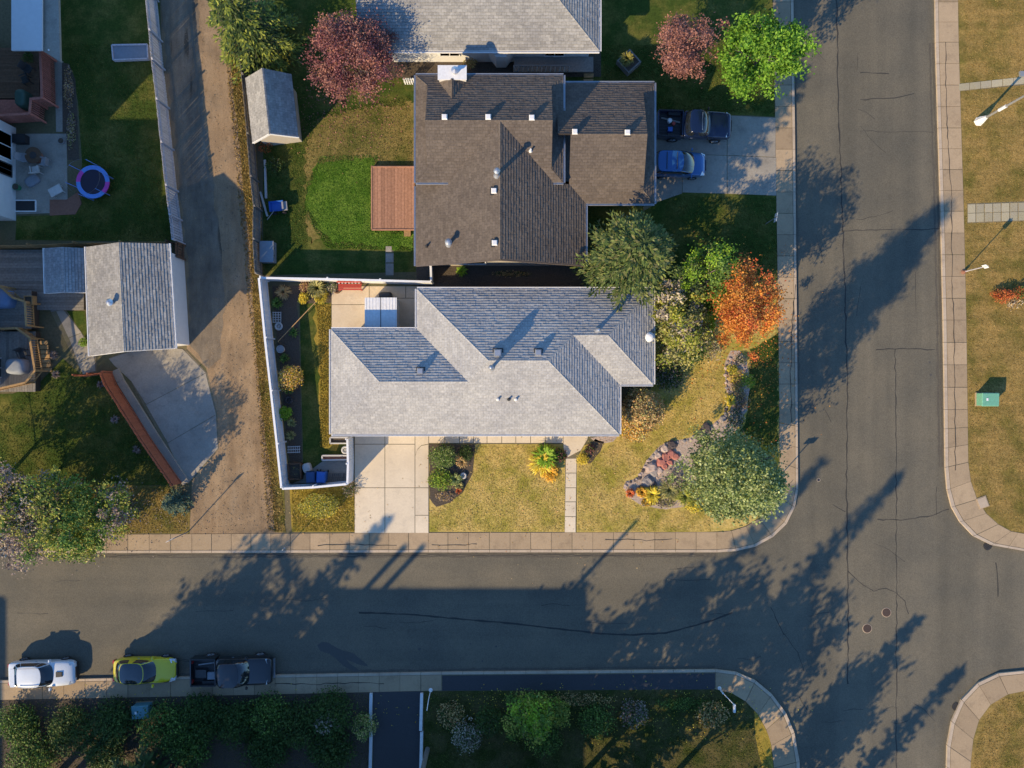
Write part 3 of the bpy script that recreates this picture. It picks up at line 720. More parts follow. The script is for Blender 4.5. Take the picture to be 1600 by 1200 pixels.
# ---------------- subject house
HE = 2.75
def E(px, py, h=HE): w = W(px, py, h); return w.x, w.y
ax, ay = E(518, 515); bx, by = E(652, 452); cx, cy = E(967, 678); dxx, dyy = E(1020, 600)
t1 = by; t2 = ay; s0 = cy; m0 = dyy; a0 = ax; b0 = bx; c0 = cx; d0 = dxx
w1 = (t2-s0)/2; w2 = (t1-s0)/2; w3 = (t1-m0)/2; y1 = s0+w1; y2 = s0+w2; y3 = m0+w3
def V(x, y, d): return (x, y, HE+K*d)
pl = [
 [V(a0,s0,0), V(a0,t2,0), V(a0+w1,y1,w1)],
 [V(a0,t2,0), V(a0+w1,y1,w1), V(b0+w1,y1,w1), V(b0,t2,0)],
 [V(b0,t2,0), V(b0,t1,0), V(b0+w2,y2,w2), V(b0+w1,y1,w1)],
 [V(a0,s0,0), V(a0+w1,y1,w1), V(b0+w1,y1,w1), V(b0+w2,y2,w2), V(c0-w2,y2,w2), V(c0,s0,0)],
 [V(b0,t1,0), V(b0+w2,y2,w2), V(c0-w2,y2,w2), V(c0-w3,y3,w3), V(d0-w3,y3,w3), V(d0,t1,0)],
 [V(c0,s0,0), V(c0-w2,y2,w2), V(c0-w3,y3,w3), V(c0,m0,0)],
 [V(c0,m0,0), V(c0-w3,y3,w3), V(d0-w3,y3,w3), V(d0,m0,0)],
 [V(d0,m0,0), V(d0-w3,y3,w3), V(d0,t1,0)]]
sub = thing('bungalow', 'light grey hip roofed bungalow on the corner lot with concrete driveway', 'house', (a0, s0, 0))
ov = 0.55
foot = [(a0+ov,s0+ov),(c0-ov,s0+ov),(c0-ov,m0+ov),(d0-ov,m0+ov),(d0-ov,t1-ov),(b0+ov,t1-ov),(b0+ov,t2-ov),(a0+ov,t2-ov)]
wall_box(sub, foot, HE-0.15, M['stucco'])
rf = roof_part(sub, pl, M['shg_grey'])
caps(rf, [(V(a0,s0,0),V(a0+w1,y1,w1)),(V(a0,t2,0),V(a0+w1,y1,w1)),(V(a0+w1,y1,w1),V(b0+w1,y1,w1)),(V(b0+w1,y1,w1),V(b0+w2,y2,w2)),(V(b0,t1,0),V(b0+w2,y2,w2)),
          (V(b0+w2,y2,w2),V(c0-w2,y2,w2)),(V(c0-w2,y2,w2),V(c0,s0,0)),(V(c0-w2,y2,w2),V(c0-w3,y3,w3)),(V(c0-w3,y3,w3),V(d0-w3,y3,w3)),(V(d0-w3,y3,w3),V(d0,m0,0)),(V(d0-w3,y3,w3),V(d0,t1,0))], M['shg_grey'])
loop = [(a0,s0),(c0,s0),(c0,m0),(d0,m0),(d0,t1),(b0,t1),(b0,t2),(a0,t2)]
gutters(rf, [((*loop[i],HE),(*loop[(i+1)%8],HE)) for i in range(8)], M['white_metal'])
sf = s0+ov
door(sub, (W(566,0,0).x, sf), (W(640,0,0).x, sf), 2.15, (0,-1), M['white_metal'], 4)
door(sub, (W(884,0,0).x, sf), (W(906,0,0).x, sf), 2.05, (0,-1), M['wood_brown'])
for x_0, x_1 in ((690,745),(770,840),(925,955)): window(sub, (W(x_0,0).x, sf), (W(x_1,0).x, sf), 0.95, 2.1, (0,-1))
window(sub, (d0-ov, W(0,560).y), (d0-ov, W(0,510).y), 0.95, 2.1, (1,0))
window(sub, (a0+ov, W(0,640).y), (a0+ov, W(0,590).y), 1.0, 2.1, (-1,0))
window(sub, (W(720,0).x, t1-ov), (W(780,0).x, t1-ov), 1.0, 2.1, (0,1))
def ZS(px, py, base=HE, tries=6):
    """height of the subject roof under a photo pixel"""
    h = base
    for _ in range(tries):
        w = W(px, py, h); x, y = w.x, w.y; hh = 0
        for (xa, xb, ya, yb) in ((a0, c0, s0, t2), (b0, c0, s0, t1), (b0, d0, m0, t1)):
            hh = max(hh, min(x-xa, xb-x, y-ya, yb-y))
        h = HE+K*max(0, hh)
    return h
flue(768, 575, ZS(768,575), 1.0, 'tall white flue pipe at the end of the grey main ridge', 0.10)
box_vent(778, 552, ZS(778,552), 'square vent just behind the tall white flue on the grey roof', size=0.5, h=.7)
box_vent(657, 580, ZS(657,580), 'square vent alone on the north slope of the grey west wing')
box_vent(841, 551, ZS(841,551), 'square vent below the ridge on the grey north slope, midway between flues')
flue(933, 517, ZS(933,517), 0.75, 'galvanised flue pipe on the grey east wing ridge', 0.10)
flue(1013, 527, ZS(1013,527), 0.5, 'wide white capped pipe at the east eave of the grey roof', 0.17, mat=M['white_metal'])
for (x, lb) in ((778,'low white pipe boot, westmost of three on the grey south slope'),(795,'bent dark pipe between two white boots on the grey south slope'),(806,'low white pipe boot, eastmost of three on the grey south slope')):
    flue(x, 624, ZS(x,624), 0.28, lb, 0.06, cap=False, name='pipe_boot', cat='roof pipe', mat=M['dark_metal'] if x == 795 else M['white_metal'])

# ---------------- north neighbour, split level under brown shingles
HU, HL = 3.6, 2.6
def U(px, py, d, e): w = W(px, py, e); return (w.x, w.y, e+d)
def upx(px): return W(px, 0, HU).x
def upy(py): return W(0, py, HU).y
x0, x1_, yN, yS = upx(650), upx(880), upy(118), upy(285); hm = (yN-yS)/2; ym = (yN+yS)/2; g = 0.78
xg0, xg1 = x0+g, x1_-g
nb = thing('split_level_house', 'brown shingled split level house with white chimney north of the bungalow', 'house', (x0, yS, 0))
def u3(x, y, d): return (x, y, HU+K*d)
gs = K*hm  # gable top
plU = [[u3(x0,yN,0),u3(xg0,yN-g,g),u3(xg0,ym,hm),u3(xg1,ym,hm),u3(xg1,yN-g,g),u3(x1_,yN,0)],
       [u3(x0,yN,0),u3(xg0,yN-g,g),u3(xg0,yS+g,g),u3(x0,yS,0)],
       [u3(x0,yS,0),u3(xg0,yS+g,g),u3(xg0,ym,hm),u3(xg1,ym,hm),u3(xg1,yS+g,g),u3(x1_,yS,0)],
       [u3(x1_,yN,0),u3(xg1,yN-g,g),u3(xg1,yS+g,g),u3(x1_,yS,0)]]
# lower cross gable
lx0, lx1, ly0 = W(650,0,HL).x, W(915,0,HL).x, W(0,415,HL).y; lm = (lx0+lx1)/2; hl = (lx1-lx0)/2
def l3(x, y, d): return (x, y, HL+K*d)
dvv = (HU-HL)/K                       # run at which the lower slope reaches the upper eave
yv = yS+(hl-dvv)                      # where the cross ridge dies into the south slope
gx1, gyN, gyS = W(1022,0,HL).x, W(0,130,HL).y, W(0,318,HL).y; gm = (gyN+gyS)/2; gh = (gyN-gyS)/2; gg = g
gxe = gx1-gg; gx0 = x1_-0.4
plL = [[l3(lx0,ly0,0),l3(lm,ly0,hl),l3(lm,yv,hl),l3(lx0+dvv,yS,dvv),l3(lx0+dvv-.3,yS+.3,dvv-.3),l3(lx0,yS+.3,0)],
       [l3(lx1,ly0,0),l3(lm,ly0,hl),l3(lm,yv,hl),l3(lx1-dvv,yS,dvv),l3(lx1-(yS-gyS), yS, (yS-gyS)),l3(lx1,gyS,0)]]
vy = yS-gyS
plG = [[l3(lx1,gyS,0),l3(lx1-vy,yS,vy),l3(lx1-vy,gm,gh),l3(gxe,gm,gh),l3(gxe,gyS+gg,gg),l3(gx1,gyS,0)],
       [l3(gx0,gyN,0),l3(gx0,gm,gh),l3(gxe,gm,gh),l3(gxe,gyN-gg,gg),l3(gx1,gyN,0)],
       [l3(gx1,gyN,0),l3(gxe,gyN-gg,gg),l3(gxe,gyS+gg,gg),l3(gx1,gyS,0)]]
wall_box(nb, [(x0+ov,yS+.4),(x1_-ov,yS+.4),(x1_-ov,yN-ov),(x0+ov,yN-ov)], HU-.12, M['siding_tan'])
wall_box(nb, [(lx0+ov,ly0+.4),(lx1-ov,ly0+.4),(lx1-ov,yS+.38),(lx0+ov,yS+.38)], HL-.12, M['siding_cream'])
wall_box(nb, [(x1_-ov+.003,gyS+ov),(gx1-ov,gyS+ov),(gx1-ov,gyN-ov),(x1_-ov+.003,gyN-ov)], HL-.12, M['siding_cream'])
# gable ends
def gable_tri(root, pts, mat): 
    n_ = len(pts); mk('gable_end', pts, [list(range(n_)), list(range(n_-1,-1,-1))], mat, root)
gable_tri(nb, [u3(xg0+.05,yN-g,g-.2),u3(xg0+.05,yS+g,g-.2),u3(xg0+.05,ym,hm-.15)], M['siding_white'])
gable_tri(nb, [u3(xg1-.05,yN-g,g-.2),u3(xg1-.05,yS+g,g-.2),u3(xg1-.05,ym,hm-.15)], M['siding_white'])
gable_tri(nb, [l3(gxe-.05,gyN-gg,gg-.2),l3(gxe-.05,gyS+gg,gg-.2),l3(gxe-.05,gm,gh-.15)], M['siding_white'])
gable_tri(nb, [l3(lx0+ov,ly0+.42,-.1),l3(lx1-ov,ly0+.42,-.1),l3(lm,ly0+.42,hl-.3)], M['siding_cream'])
rfU = roof_part(nb, plU + plL + plG, M['shg_brown'])
caps(rfU, [(u3(xg0,ym,hm),u3(xg1,ym,hm)),(l3(lm,ly0,hl),l3(lm,yv,hl)),(l3(lx1-vy,gm,gh),l3(gxe,gm,gh)),(u3(x0,yN,0),u3(xg0,yN-g,g)),(u3(x1_,yN,0),u3(xg1,yN-g,g)),(l3(gx1,gyN,0),l3(gxe,gyN-gg,gg)),(l3(gx1,gyS,0),l3(gxe,gyS+gg,gg))], M['shg_brown'])
gutters(rfU, [(u3(x1_,yN,0),u3(x0,yN,0)),(u3(x0,yN,0),u3(x0,yS,0)),(u3(x0,yS,0),u3(lm-2.2,yS,0)),(u3(lm+2.6,yS,0),u3(x1_,yS,0)),(u3(x1_,yS,0),u3(x1_,yN,0)),
              (l3(lx0,yS,0),l3(lx0,ly0,0)),(l3(lx1,ly0,0),l3(lx1,gyS,0)),(l3(lx1,gyS,0),l3(gx1,gyS,0)),(l3(gx1,gyS,0),l3(gx1,gyN,0)),(l3(gx1,gyN,0),l3(x1_,gyN,0))], M['flash'], 0.11)
# rake boards on the south gable
m = MB(); m.bar(l3(lx0,ly0-.03,-.15), l3(lm,ly0-.03,hl-.47), .05, .2); m.bar(l3(lm,ly0-.03,hl-.47), l3(lx1,ly0-.03,-.15), .05, .2); m.build('rake_board', M['brown_trim'], rfU)
window(nb, (lx0+ov, W(0,380).y), (lx0+ov, W(0,340).y), 1.0, 2.1, (-1,0)); window(nb, (x0+ov, W(0,210).y), (x0+ov, W(0,160).y), 1.6, 2.8, (-1,0))
door(nb, (lx0+ov, W(0,330).y), (lx0+ov, W(0,300).y), 2.1, (-1,0), M['white_metal'])
door(nb, (gx1-ov, W(0,290).y), (gx1-ov, W(0,180).y), 2.15, (1,0), M['white_metal'], 4)
window(nb, (W(700,0).x, ly0+.4), (W(760,0).x, ly0+.4), 1.0, 2.1, (0,-1))
def ZB(px, py, which):
    h = 4
    for _ in range(6):
        w = W(px, py, h)
        if which == 'UN': h = HU+K*(yN-w.y)
        elif which == 'US': h = HU+K*(w.y-yS)
        elif which == 'LW': h = HL+K*(w.x-lx0)
        elif which == 'LE': h = HL+K*(lx1-w.x)
        elif which == 'GN': h = HL+K*(gyN-w.y)
    return h
for (x, y, wh, lb) in ((695,184,'UN','square vent on the dark brown north slope nearest the chimney'),(763,184,'UN','square vent in the middle of the dark brown north slope'),(831,185,'UN','square vent on the dark brown north slope nearest the garage roof'),
                       (898,207,'GN','square vent on the garage roof beside the house wall'),(980,208,'GN','square vent on the garage roof near its outer gable'),
                       (772,299,'LW','square vent beside the brown ridge below the tall flue'),(773,380,'LW','square vent beside the brown ridge near its south gable')):
    box_vent(x, y, ZB(x,y,wh), lb, mat=M['white_metal'], size=0.36)
flue(777, 274, ZB(777,274,'LW'), 0.95, 'tall white flue on the brown ridge casting a long shadow', 0.12)
flue(702, 381, ZB(702,381,'LW'), 0.6, 'short white capped flue on the brown west slope', 0.13)
for (x, y, wh, lb) in ((804,236,'US','white pipe boot on brown slope, the one nearer the tall flue'),(829,236,'US','white pipe boot on brown slope, the one nearer the garage'),(667,385,'LW','small dark pipe near the west eave of the brown roof'),(815,256,'US','thin dark pipe beside the brown valley')):
    flue(x, y, ZB(x,y,wh), 0.35, lb, 0.06, cap=False, name='pipe_boot', cat='roof pipe', mat=M['white_metal'] if y < 250 else M['dark_metal'])
# chimney chase with saddle
chx0, chx1 = W(686,0,4.2).x, W(728,0,4.2).x; cyn = yN+.25; cys = yN-.55
ch = thing('chimney_chase', 'white boxed chimney with saddle roof on the brown house', 'chimney', (chx0, cys, 0))
MB().box(chx0, chx1, cys, cyn, 0, 4.35).build('chase', M['siding_white'], ch)
MB().box(chx0-.06, chx1+.06, cys-.06, cyn+.06, 4.35, 4.45).build('cap', M['white_metal'], ch)
mcx = (chx0+chx1)/2
MB().lathe([(.16, 4.45), (.16, 4.75), (.24, 4.78), (.24, 4.84), (.02, 4.95)], c=(mcx+.2, (cys+cyn)/2, 0), n=12).build('flue_cap', M['flash'], ch)
pz = HU+K*.55
sad = [[(chx0,cys,pz+.02),(mcx,cys,pz+.62),(mcx,cys-1.75,pz+.60)],[(chx1,cys,pz+.02),(mcx,cys,pz+.62),(mcx,cys-1.75,pz+.60)]]
sd2 = mk('saddle', [p for q in sad for p in q], [(0,1,2),(5,4,3)], M['brown_trim'], ch)
for q in sad: shingle_plane(q, M['shg_brown'], sd2)

# ---------------- far north house, pale roof
HN = 2.9
nx0, nx1 = W(562,0,HN).x, W(936,0,HN).x; ny0 = W(0,79,HN).y; nh = 4.8
fn = thing('white_sided_house', 'white sided house with pale grey roof and back porch stairs', 'house', (nx0, ny0, 0))
pn = [[(nx0,ny0,HN),(nx1,ny0,HN),(nx1-nh,ny0+nh,HN+K*nh),(nx0,ny0+nh,HN+K*nh)],[(nx1,ny0,HN),(nx1-nh,ny0+nh,HN+K*nh),(nx1,ny0+2*nh,HN)],[(nx0,ny0+2*nh,HN),(nx1,ny0+2*nh,HN),(nx1-nh,ny0+nh,HN+K*nh),(nx0,ny0+nh,HN+K*nh)]]
wall_box(fn, [(nx0+.5,ny0+.5),(nx1-.5,ny0+.5),(nx1-.5,ny0+2*nh-.5),(nx0+.5,ny0+2*nh-.5)], HN-.12, M['siding_white'])
rn = roof_part(fn, pn, M['shg_sand'])
gutters(rn, [((nx0,ny0,HN),(nx1,ny0,HN)),((nx1,ny0,HN),(nx1,ny0+2*nh,HN))], M['white_metal'])
caps(rn, [((nx1,ny0,HN),(nx1-nh,ny0+nh,HN+K*nh)),((nx1-nh,ny0+nh,HN+K*nh),(nx0,ny0+nh,HN+K*nh))], M['shg_sand'])
bw0, bw1 = W(765,0).x, W(802,0).x
MB().prism([(bw0,ny0+.5),(bw0+.5,ny0-.15),(bw1-.5,ny0-.15),(bw1,ny0+.5)], .6, 2.3).build('bay_window', M['siding_white'], fn)
window(fn, (W(690,0).x, ny0+.5), (W(720,0).x, ny0+.5), 1.0, 2.1, (0,-1)); window(fn, (W(850,0).x, ny0+.5), (W(880,0).x, ny0+.5), 1.0, 2.1, (0,-1))
# porch
po = MB().prism([(W(803,0).x,ny0+.48),(W(925,0).x,ny0+.48),(W(925,0).x,ny0-.55),(W(803,0).x,ny0-.55)], .75, .87).build('porch_floor', M['wood_grey'], fn)
for i in range(13):
    x = W(803+i*7.0,0).x; MB().box(x-.035, x+.035, ny0-.56, ny0-.49, .87, 1.75).build('baluster', M['siding_white'], po)
MB().bar((W(803,0).x,ny0-.525,1.8),(W(889,0).x,ny0-.525,1.8),.1,.06).build('handrail', M['wood_grey'], po)
for i in range(4):
    MB().box(W(911,0).x, W(926,0).x, ny0-.85-.3*i, ny0-.57-.3*i, .58-.18*i, .64-.18*i).build('stair_tread', M['wood_tan'], po)

# ---------------- generic gable building from four eave corners (photo px at eave height)
def gable(name, label, cat, cor, he, pitch, axis, roofm, wallm, ovh=0.35, over=0.3, gut=None):
    """axis 'v': ridge joins the middles of edges 0-1 and 2-3 (corners NW NE SE SW)"""
    C = [W(x, y, he) for x, y in cor]; r = thing(name, label, cat, (C[3].x, C[3].y, 0))
    if axis == 'v': A, B = (C[0]+C[1])/2, (C[3]+C[2])/2; half = (C[1]-C[0]).length/2; L, Rr = (C[0], C[3]), (C[2], C[1])
    else: A, B = (C[0]+C[3])/2, (C[1]+C[2])/2; half = (C[0]-C[3]).length/2; L, Rr = (C[1], C[0]), (C[3], C[2])
    z = Vector((0, 0, pitch*half)); A = A+z; B = B+z
    if axis == 'v': pls = [[C[3], C[0], A, B], [C[1], C[2], B, A]]
    else: pls = [[C[0], C[1], B, A], [C[2], C[3], A, B]]
    ctr = (C[0]+C[1]+C[2]+C[3])/4
    foot = [(p + (ctr-p).normalized()*ovh*1.4) for p in C]
    wall_box(r, [(p.x, p.y) for p in foot], he-.1, wallm)
    # gable triangles
    f_ = foot
    ends = ((f_[0], f_[1], A), (f_[3], f_[2], B)) if axis == 'v' else ((f_[0], f_[3], A), (f_[1], f_[2], B))
    for p, q, t in ends:
        tt = (p+q)/2; gable_tri(r, [(p.x,p.y,he-.1),(q.x,q.y,he-.1),(tt.x,tt.y,t.z-.22)], wallm)
    rf_ = roof_part(r, [[tuple(p) for p in q] for q in pls], roofm)
    caps(rf_, [(tuple(A), tuple(B))], roofm)
    if gut: gutters(rf_, [(tuple(L[0]),tuple(L[1])),(tuple(Rr[0]),tuple(Rr[1]))], gut, .11)
    m = MB()
    for p, t, q in ((C[3], B, C[2]) if axis == 'v' else (C[3], A, C[0]),):
        m.bar(p-Vector((0,0,.1)), t-Vector((0,0,.1)), .05, .18); m.bar(t-Vector((0,0,.1)), q-Vector((0,0,.1)), .05, .18)
    m.build('rake_board', M['white_metal'], rf_)
    return r, rf_, C, A, B
gar = gable('detached_garage', 'detached garage with pale grey gable roof beside the alley', 'garage', [(135,386),(263,381),(273,544),(141,556)], 3.0, 0.38, 'v', M['shg_sand'], M['siding_white'], gut=M['white_metal'])
door(gar[0], (W(178,0).x, W(0,541).y), (W(262,0).x, W(0,536).y), 2.1, (0.05,-1), M['white_metal'], 4)
p = W(187, 474, 3.6); flue(179, 474, 3.55, 0.55, 'galvanised capped flue on the garage ridge', 0.14)
porch = gable('porch_roof', 'small shingled porch roof joined to the garage wall', 'porch', [(70,388),(136,388),(138,457),(72,458)], 2.35, 0.34, 'v', M['shg_ltgrey'], M['siding_blue'], gut=M['white_metal'])
shed = gable('garden_shed', 'small garden shed with gable roof under the purple plum', 'shed', [(384,122),(455,116),(466,214),(395,223)], 2.1, 0.82, 'v', M['shg_sand'], M['siding_cream'])
a_ = shed[2]; door(shed[0], (W(420,0).x, W(0,216).y-.0), (W(438,0).x, W(0,215).y), 1.8, (0.05,-1), M['wood_brown'])

# ---------------- left-hand houses, mostly outside the frame
def block_house(name, label, pts, he, wallm, roofm, pitch=0.3, ovh=0.5, extra=None):
    P = PW(pts); xs = [p[0] for p in P]; ys = [p[1] for p in P]
    r = thing(name, label, 'house', (min(xs), min(ys), 0))
    wall_box(r, P, he-.1, wallm)
    X0, X1, Y0, Y1 = min(xs)-ovh, max(xs)+ovh, min(ys)-ovh, max(ys)+ovh
    if (X1-X0) > (Y1-Y0):
        hw = (Y1-Y0)/2; A = (X0+hw, Y0+hw, he+pitch*hw); B = (X1-hw, Y0+hw, he+pitch*hw)
        pls = [[(X0,Y0,he),(X1,Y0,he),B,A],[(X1,Y1,he),(X0,Y1,he),A,B],[(X0,Y0,he),A,(X0,Y1,he)],[(X1,Y0,he),B,(X1,Y1,he)]]
    else:
        hw = (X1-X0)/2; A = (X0+hw, Y0+hw, he+pitch*hw); B = (X0+hw, Y1-hw, he+pitch*hw)
        pls = [[(X0,Y0,he),(X0,Y1,he),B,A],[(X1,Y0,he),(X1,Y1,he),B,A],[(X0,Y0,he),(X1,Y0,he),A],[(X0,Y1,he),(X1,Y1,he),B]]
    rf_ = roof_part(r, pls, roofm)
    gutters(rf_, [((X0,Y0,he),(X1,Y0,he)),((X1,Y0,he),(X1,Y1,he)),((X1,Y1,he),(X0,Y1,he)),((X0,Y1,he),(X0,Y0,he))], M['white_metal'])
    return r
hA = block_house('white_two_storey_house', 'white two storey house beside the patio with fire pit', [(25,200),(25,345),(-240,345),(-240,60),(-18,60),(-18,200)], 7.9, M['siding_white'], M['shg_ltgrey'])
wx_ = W(25,0).x
window(hA, (wx_, W(0,280).y), (wx_, W(0,262).y), .5, 2.1, (1,0), M['dark_metal']); window(hA, (wx_, W(0,255).y), (wx_, W(0,215).y), .5, 2.2, (1,0), M['white_metal'])
hB = block_house('pale_two_storey_house', 'pale two storey house beside the two level wooden deck', [(4,455),(10,600),(-230,620),(-230,450)], 8.0, M['siding_blue'], M['shg_ltgrey'])
window(hB, (W(10,0).x, W(0,590).y), (W(10,0).x, W(0,560).y), .5, 2.0, (1,0))
pr = thing('lean_to_canopy', 'flat pale canopy roof at the end of the red railed deck', 'canopy', tuple(W(15,60)))
MB().prism(PW([(18,-60),(66,-60),(66,79),(18,79)], 2.6), 2.5, 2.62).build('roof_panel', M['siding_blue'], pr)
MB().prism(PW([(66.3,-60),(66.3,79),(94,96),(90,-60)], 2.3), 2.1, 2.3).build('side_panel', M['olddrive'], pr)
for (x, y) in ((26,-50),(26,78),(76,78),(76,-50)): MB().tube([W(x,y,0), W(x,y,2.5)], [.06,.06]).build('post', M['white_metal'], pr)
# ---------------- made-up unseen blocks south of the street, built tall to shade the road
block_house('shade_townhouses', 'made-up three storey townhouse block shading the street from the south', [(215,1275),(590,1275),(590,1560),(215,1560)], 10.8, M['siding_cream'], M['shg_ltgrey'], pitch=0.12)
for (x, lb) in ((240, 'added shadow casting stack nearer the townhouse corner'), (268, 'added shadow casting stack farther along the townhouse roof')):  # thin tall stacks added to throw shadow spikes across the street
    r_ = thing('shadow_stack', lb, 'chimney', tuple(W(x, 1282)+Vector((0, 0, 10.6))))
    MB().box(-.13,.13,-.13,.13,0,3.1).build('stack', M['brick_red'], r_, local=True); MB().box(-.17,.17,-.17,.17,3.1,3.2).build('cap', M['walk'], r_, local=True)
block_house('shade_apartments', 'made-up apartment building shading the street past the white car', [(-330,1300),(-330,1620),(-800,1620),(-800,1300)], 11.2, M['stucco'], M['shg_ltgrey'], pitch=0.05)  # unseen block added for the straight shadow at the street's west end
# ================================================================ FENCES, DECKS, YARD THINGS
def fence(name, label, pts, h, mat, pw=0.14, gap=0.012, thick=0.022, post=True, rails=True, capm=None, z0=0.02):
    P = [W(x, y) for x, y in pts]
    r = thing(name, label, 'fence', tuple(P[0]))
    o = P[0]; bw = MB().box(-pw/2, pw/2, -thick/2, thick/2, z0, h)
    me = bpy.data.meshes.new('plank'); me.from_pydata(bw.v, [], bw.f); me.materials.append(mat)
    for i in range(len(P)-1):
        a, b = P[i], P[i+1]; d = b-a; L = d.length; ang = math.atan2(d.y, d.x); n = max(1, int(L/(pw+gap)))
        st = L/n
        for k in range(n):
            c = a+d*((k+.5)/n)-o
            ob = mk_shared('plank', me, r, (c.x, c.y, random.uniform(-.015, .012)), ang)
            ob.rotation_euler = (random.uniform(-.008,.008), random.uniform(-.006,.006), ang)
        nn = Vector((-d.y, d.x, 0)).normalized()*0.045
        if rails:
            for z in (0.35+.004*i, h-0.3+.004*i): MB().bar(a+nn+Vector((0,0,z)), b+nn+Vector((0,0,z)), .045, .09).build('rail', mat, r)
        if capm: MB().bar(a+Vector((0,0,h+.03+.005*(i % 2))), b+Vector((0,0,h+.03+.005*(i % 2))), .14, .035).build('top_cap', capm, r)
        if post:
            m_ = max(1, int(L/2.4))
            for k in range(m_+(1 if i == len(P)-2 else 0)):
                c = a+d*(k/m_)+nn*2; MB().box(c.x-.05, c.x+.05, c.y-.05, c.y+.05, 0, h+.08).build('post', mat, r)
    return r
fence('picket_fence', 'pale board fence between the west lawn and the dirt alley', [(240,-60),(252,66),(256,110),(263,170),(270,235),(277,300),(283,345),(287,382)], 1.85, M['wood_ltgrey'], 0.155, 0.028)
fence('low_board_fence', 'brown board fence between the lawn and the grey plank deck', [(0,389),(60,388),(130,385),(272,383)], 1.2, M['wood_tan'], 0.16, 0.01)
fence('gate_panel', 'short brown fence panel at the garage corner by the alley', [(274,384),(288,384),(288,406)], 1.4, M['wood_brown'], 0.16, 0.01)
rfence = fence('red_fence', 'red brown stained fence beside the concrete garage apron', [(178,583),(184,600),(236,682),(286,754)], 1.85, M['wood_red'], 0.15, 0.002, post=False)
fence('side_gate', 'red slatted gate between the garage and the red fence', [(134,588),(156,586),(178,583)], 1.5, M['wood_red'], 0.15, 0.02)
fence('lane_fence', 'weathered grey fence along the alley behind the shed', [(383,66),(390,130),(398,220),(403,285),(408,330),(407,380),(410,432)], 1.6, M['wood_grey'], 0.14, 0.008)
vf = fence('vinyl_fence', 'white vinyl privacy fence along the alley side of the corner lot', [(418,440),(427,530),(436,610),(445,690),(452,757)], 1.75, M['vinyl'], 0.17, 0.001, post=True, capm=M['vinyl'])
fence('vinyl_fence', 'white vinyl fence across the front of the bin yard', [(453,758),(500,756),(551,751)], 1.75, M['vinyl'], 0.17, 0.001, capm=M['vinyl'])
fence('vinyl_fence', 'white vinyl fence between the raised beds and the driveway', [(552,751),(553,720),(552,683)], 1.85, M['vinyl'], 0.17, 0.001, capm=M['vinyl'])
fence('vinyl_fence', 'white vinyl fence between the corner lot and the brown house yard', [(418,439),(520,441),(600,443),(677,445)], 1.5, M['vinyl'], 0.17, 0.001, capm=M['vinyl'])
fence('vinyl_fence', 'short white fence between the two houses', [(677,444),(676,418)], 1.3, M['vinyl'], 0.17, 0.001, capm=M['vinyl'])
fence('picket_fence', 'white picket panel beside the purple plum', [(632,132),(650,132)], 1.1, M['vinyl'], 0.09, 0.06, post=False)

def deck(name, label, pts, z, mat, along='y', pw=0.21, gap=0.012, skirt=None, cat='deck'):
    P = [W(x, y) for x, y in pts]; xs = [p.x for p in P]; ys = [p.y for p in P]
    X0, X1, Y0, Y1 = min(xs), max(xs), min(ys), max(ys)
    r = thing(name, label, cat, (X0, Y0, 0))
    if along == 'y':
        n = max(1, int((X1-X0)/(pw+gap))); st = (X1-X0)/n
        b = MB().box(0, st-gap, 0, Y1-Y0, -.035, 0)
    else:
        n = max(1, int((Y1-Y0)/(pw+gap))); st = (Y1-Y0)/n
        b = MB().box(0, X1-X0, 0, st-gap, -.035, 0)
    me = bpy.data.meshes.new('deck_board'); me.from_pydata(b.v, [], b.f); me.materials.append(mat)
    for k in range(n):
        mk_shared('deck_board', me, r, (st*k, 0, z+random.uniform(-.004,.004)) if along == 'y' else (0, st*k, z+random.uniform(-.004,.004)))
    MB().box(X0+.03, X1-.03, Y0+.03, Y1-.03, 0.0, z-.05).build('joist_frame', skirt or M['dark_trim'], r)
    return r
dk = deck('garden_deck', 'red brown plank deck against the brown house', [(581,261),(649,261),(649,359),(581,359)], 0.32, M['wood_deckred'], 'y', .22)
X0_, X1_ = W(581,0).x, W(649,0).x
for (p, q) in (((581,261),(649,261)),((581,261),(581,359)),((581,359),(649,359))):
    MB().bar(W(*p,.3), W(*q,.3), .09, .12).build('edge_board', M['wood_deckred'], dk)
tmp = thing('step_block', 'small tan wooden step below the red brown deck', 'step', tuple(W(637,365)))
MB().box(-.2,.2,-.2,.2,0,.16).build('riser', M['wood_tan'], tmp, local=True); MB().box(-.23,.23,-.23,.23,.16,.2).build('tread', M['wood_tan'], tmp, local=True)
deck('plank_deck', 'weathered grey plank deck behind the porch roof', [(-60,391),(134,391),(134,485),(-60,485)], 0.25, M['wood_grey'], 'x', .17)
# two level deck with tan railings
def railing(root, pts, z, h, mat, posts=True, slats=0):
    P = [W(x, y) for x, y in pts]
    for i in range(len(P)-1):
        a, b = P[i], P[i+1]
        MB().bar(a+Vector((0,0,z+h)), b+Vector((0,0,z+h)), .14, .05).build('handrail', mat, root)
        MB().bar(a+Vector((0,0,z+.12)), b+Vector((0,0,z+.12)), .06, .08).build('bottom_rail', mat, root)
        n = max(1, int((b-a).length/.16)) if slats else 0
        for k in range(n):
            c = a+(b-a)*((k+.5)/n); MB().box(c.x-.025, c.x+.025, c.y-.025, c.y+.025, z+.1, z+h).build('baluster', mat, root)
    for p in P: MB().box(p.x-.05, p.x+.05, p.y-.05, p.y+.05, 0, z+h+.04).build('post', mat, root)
d1 = deck('upper_deck', 'upper wooden deck with tan railings and blue covered seating', [(-60,456),(62,456),(62,515),(-60,515)], 0.9, M['wood_grey'], 'x', .17)
railing(d1, [(28,452),(48,470),(66,476),(68,512)], .9, .95, M['wood_tan'], slats=1)
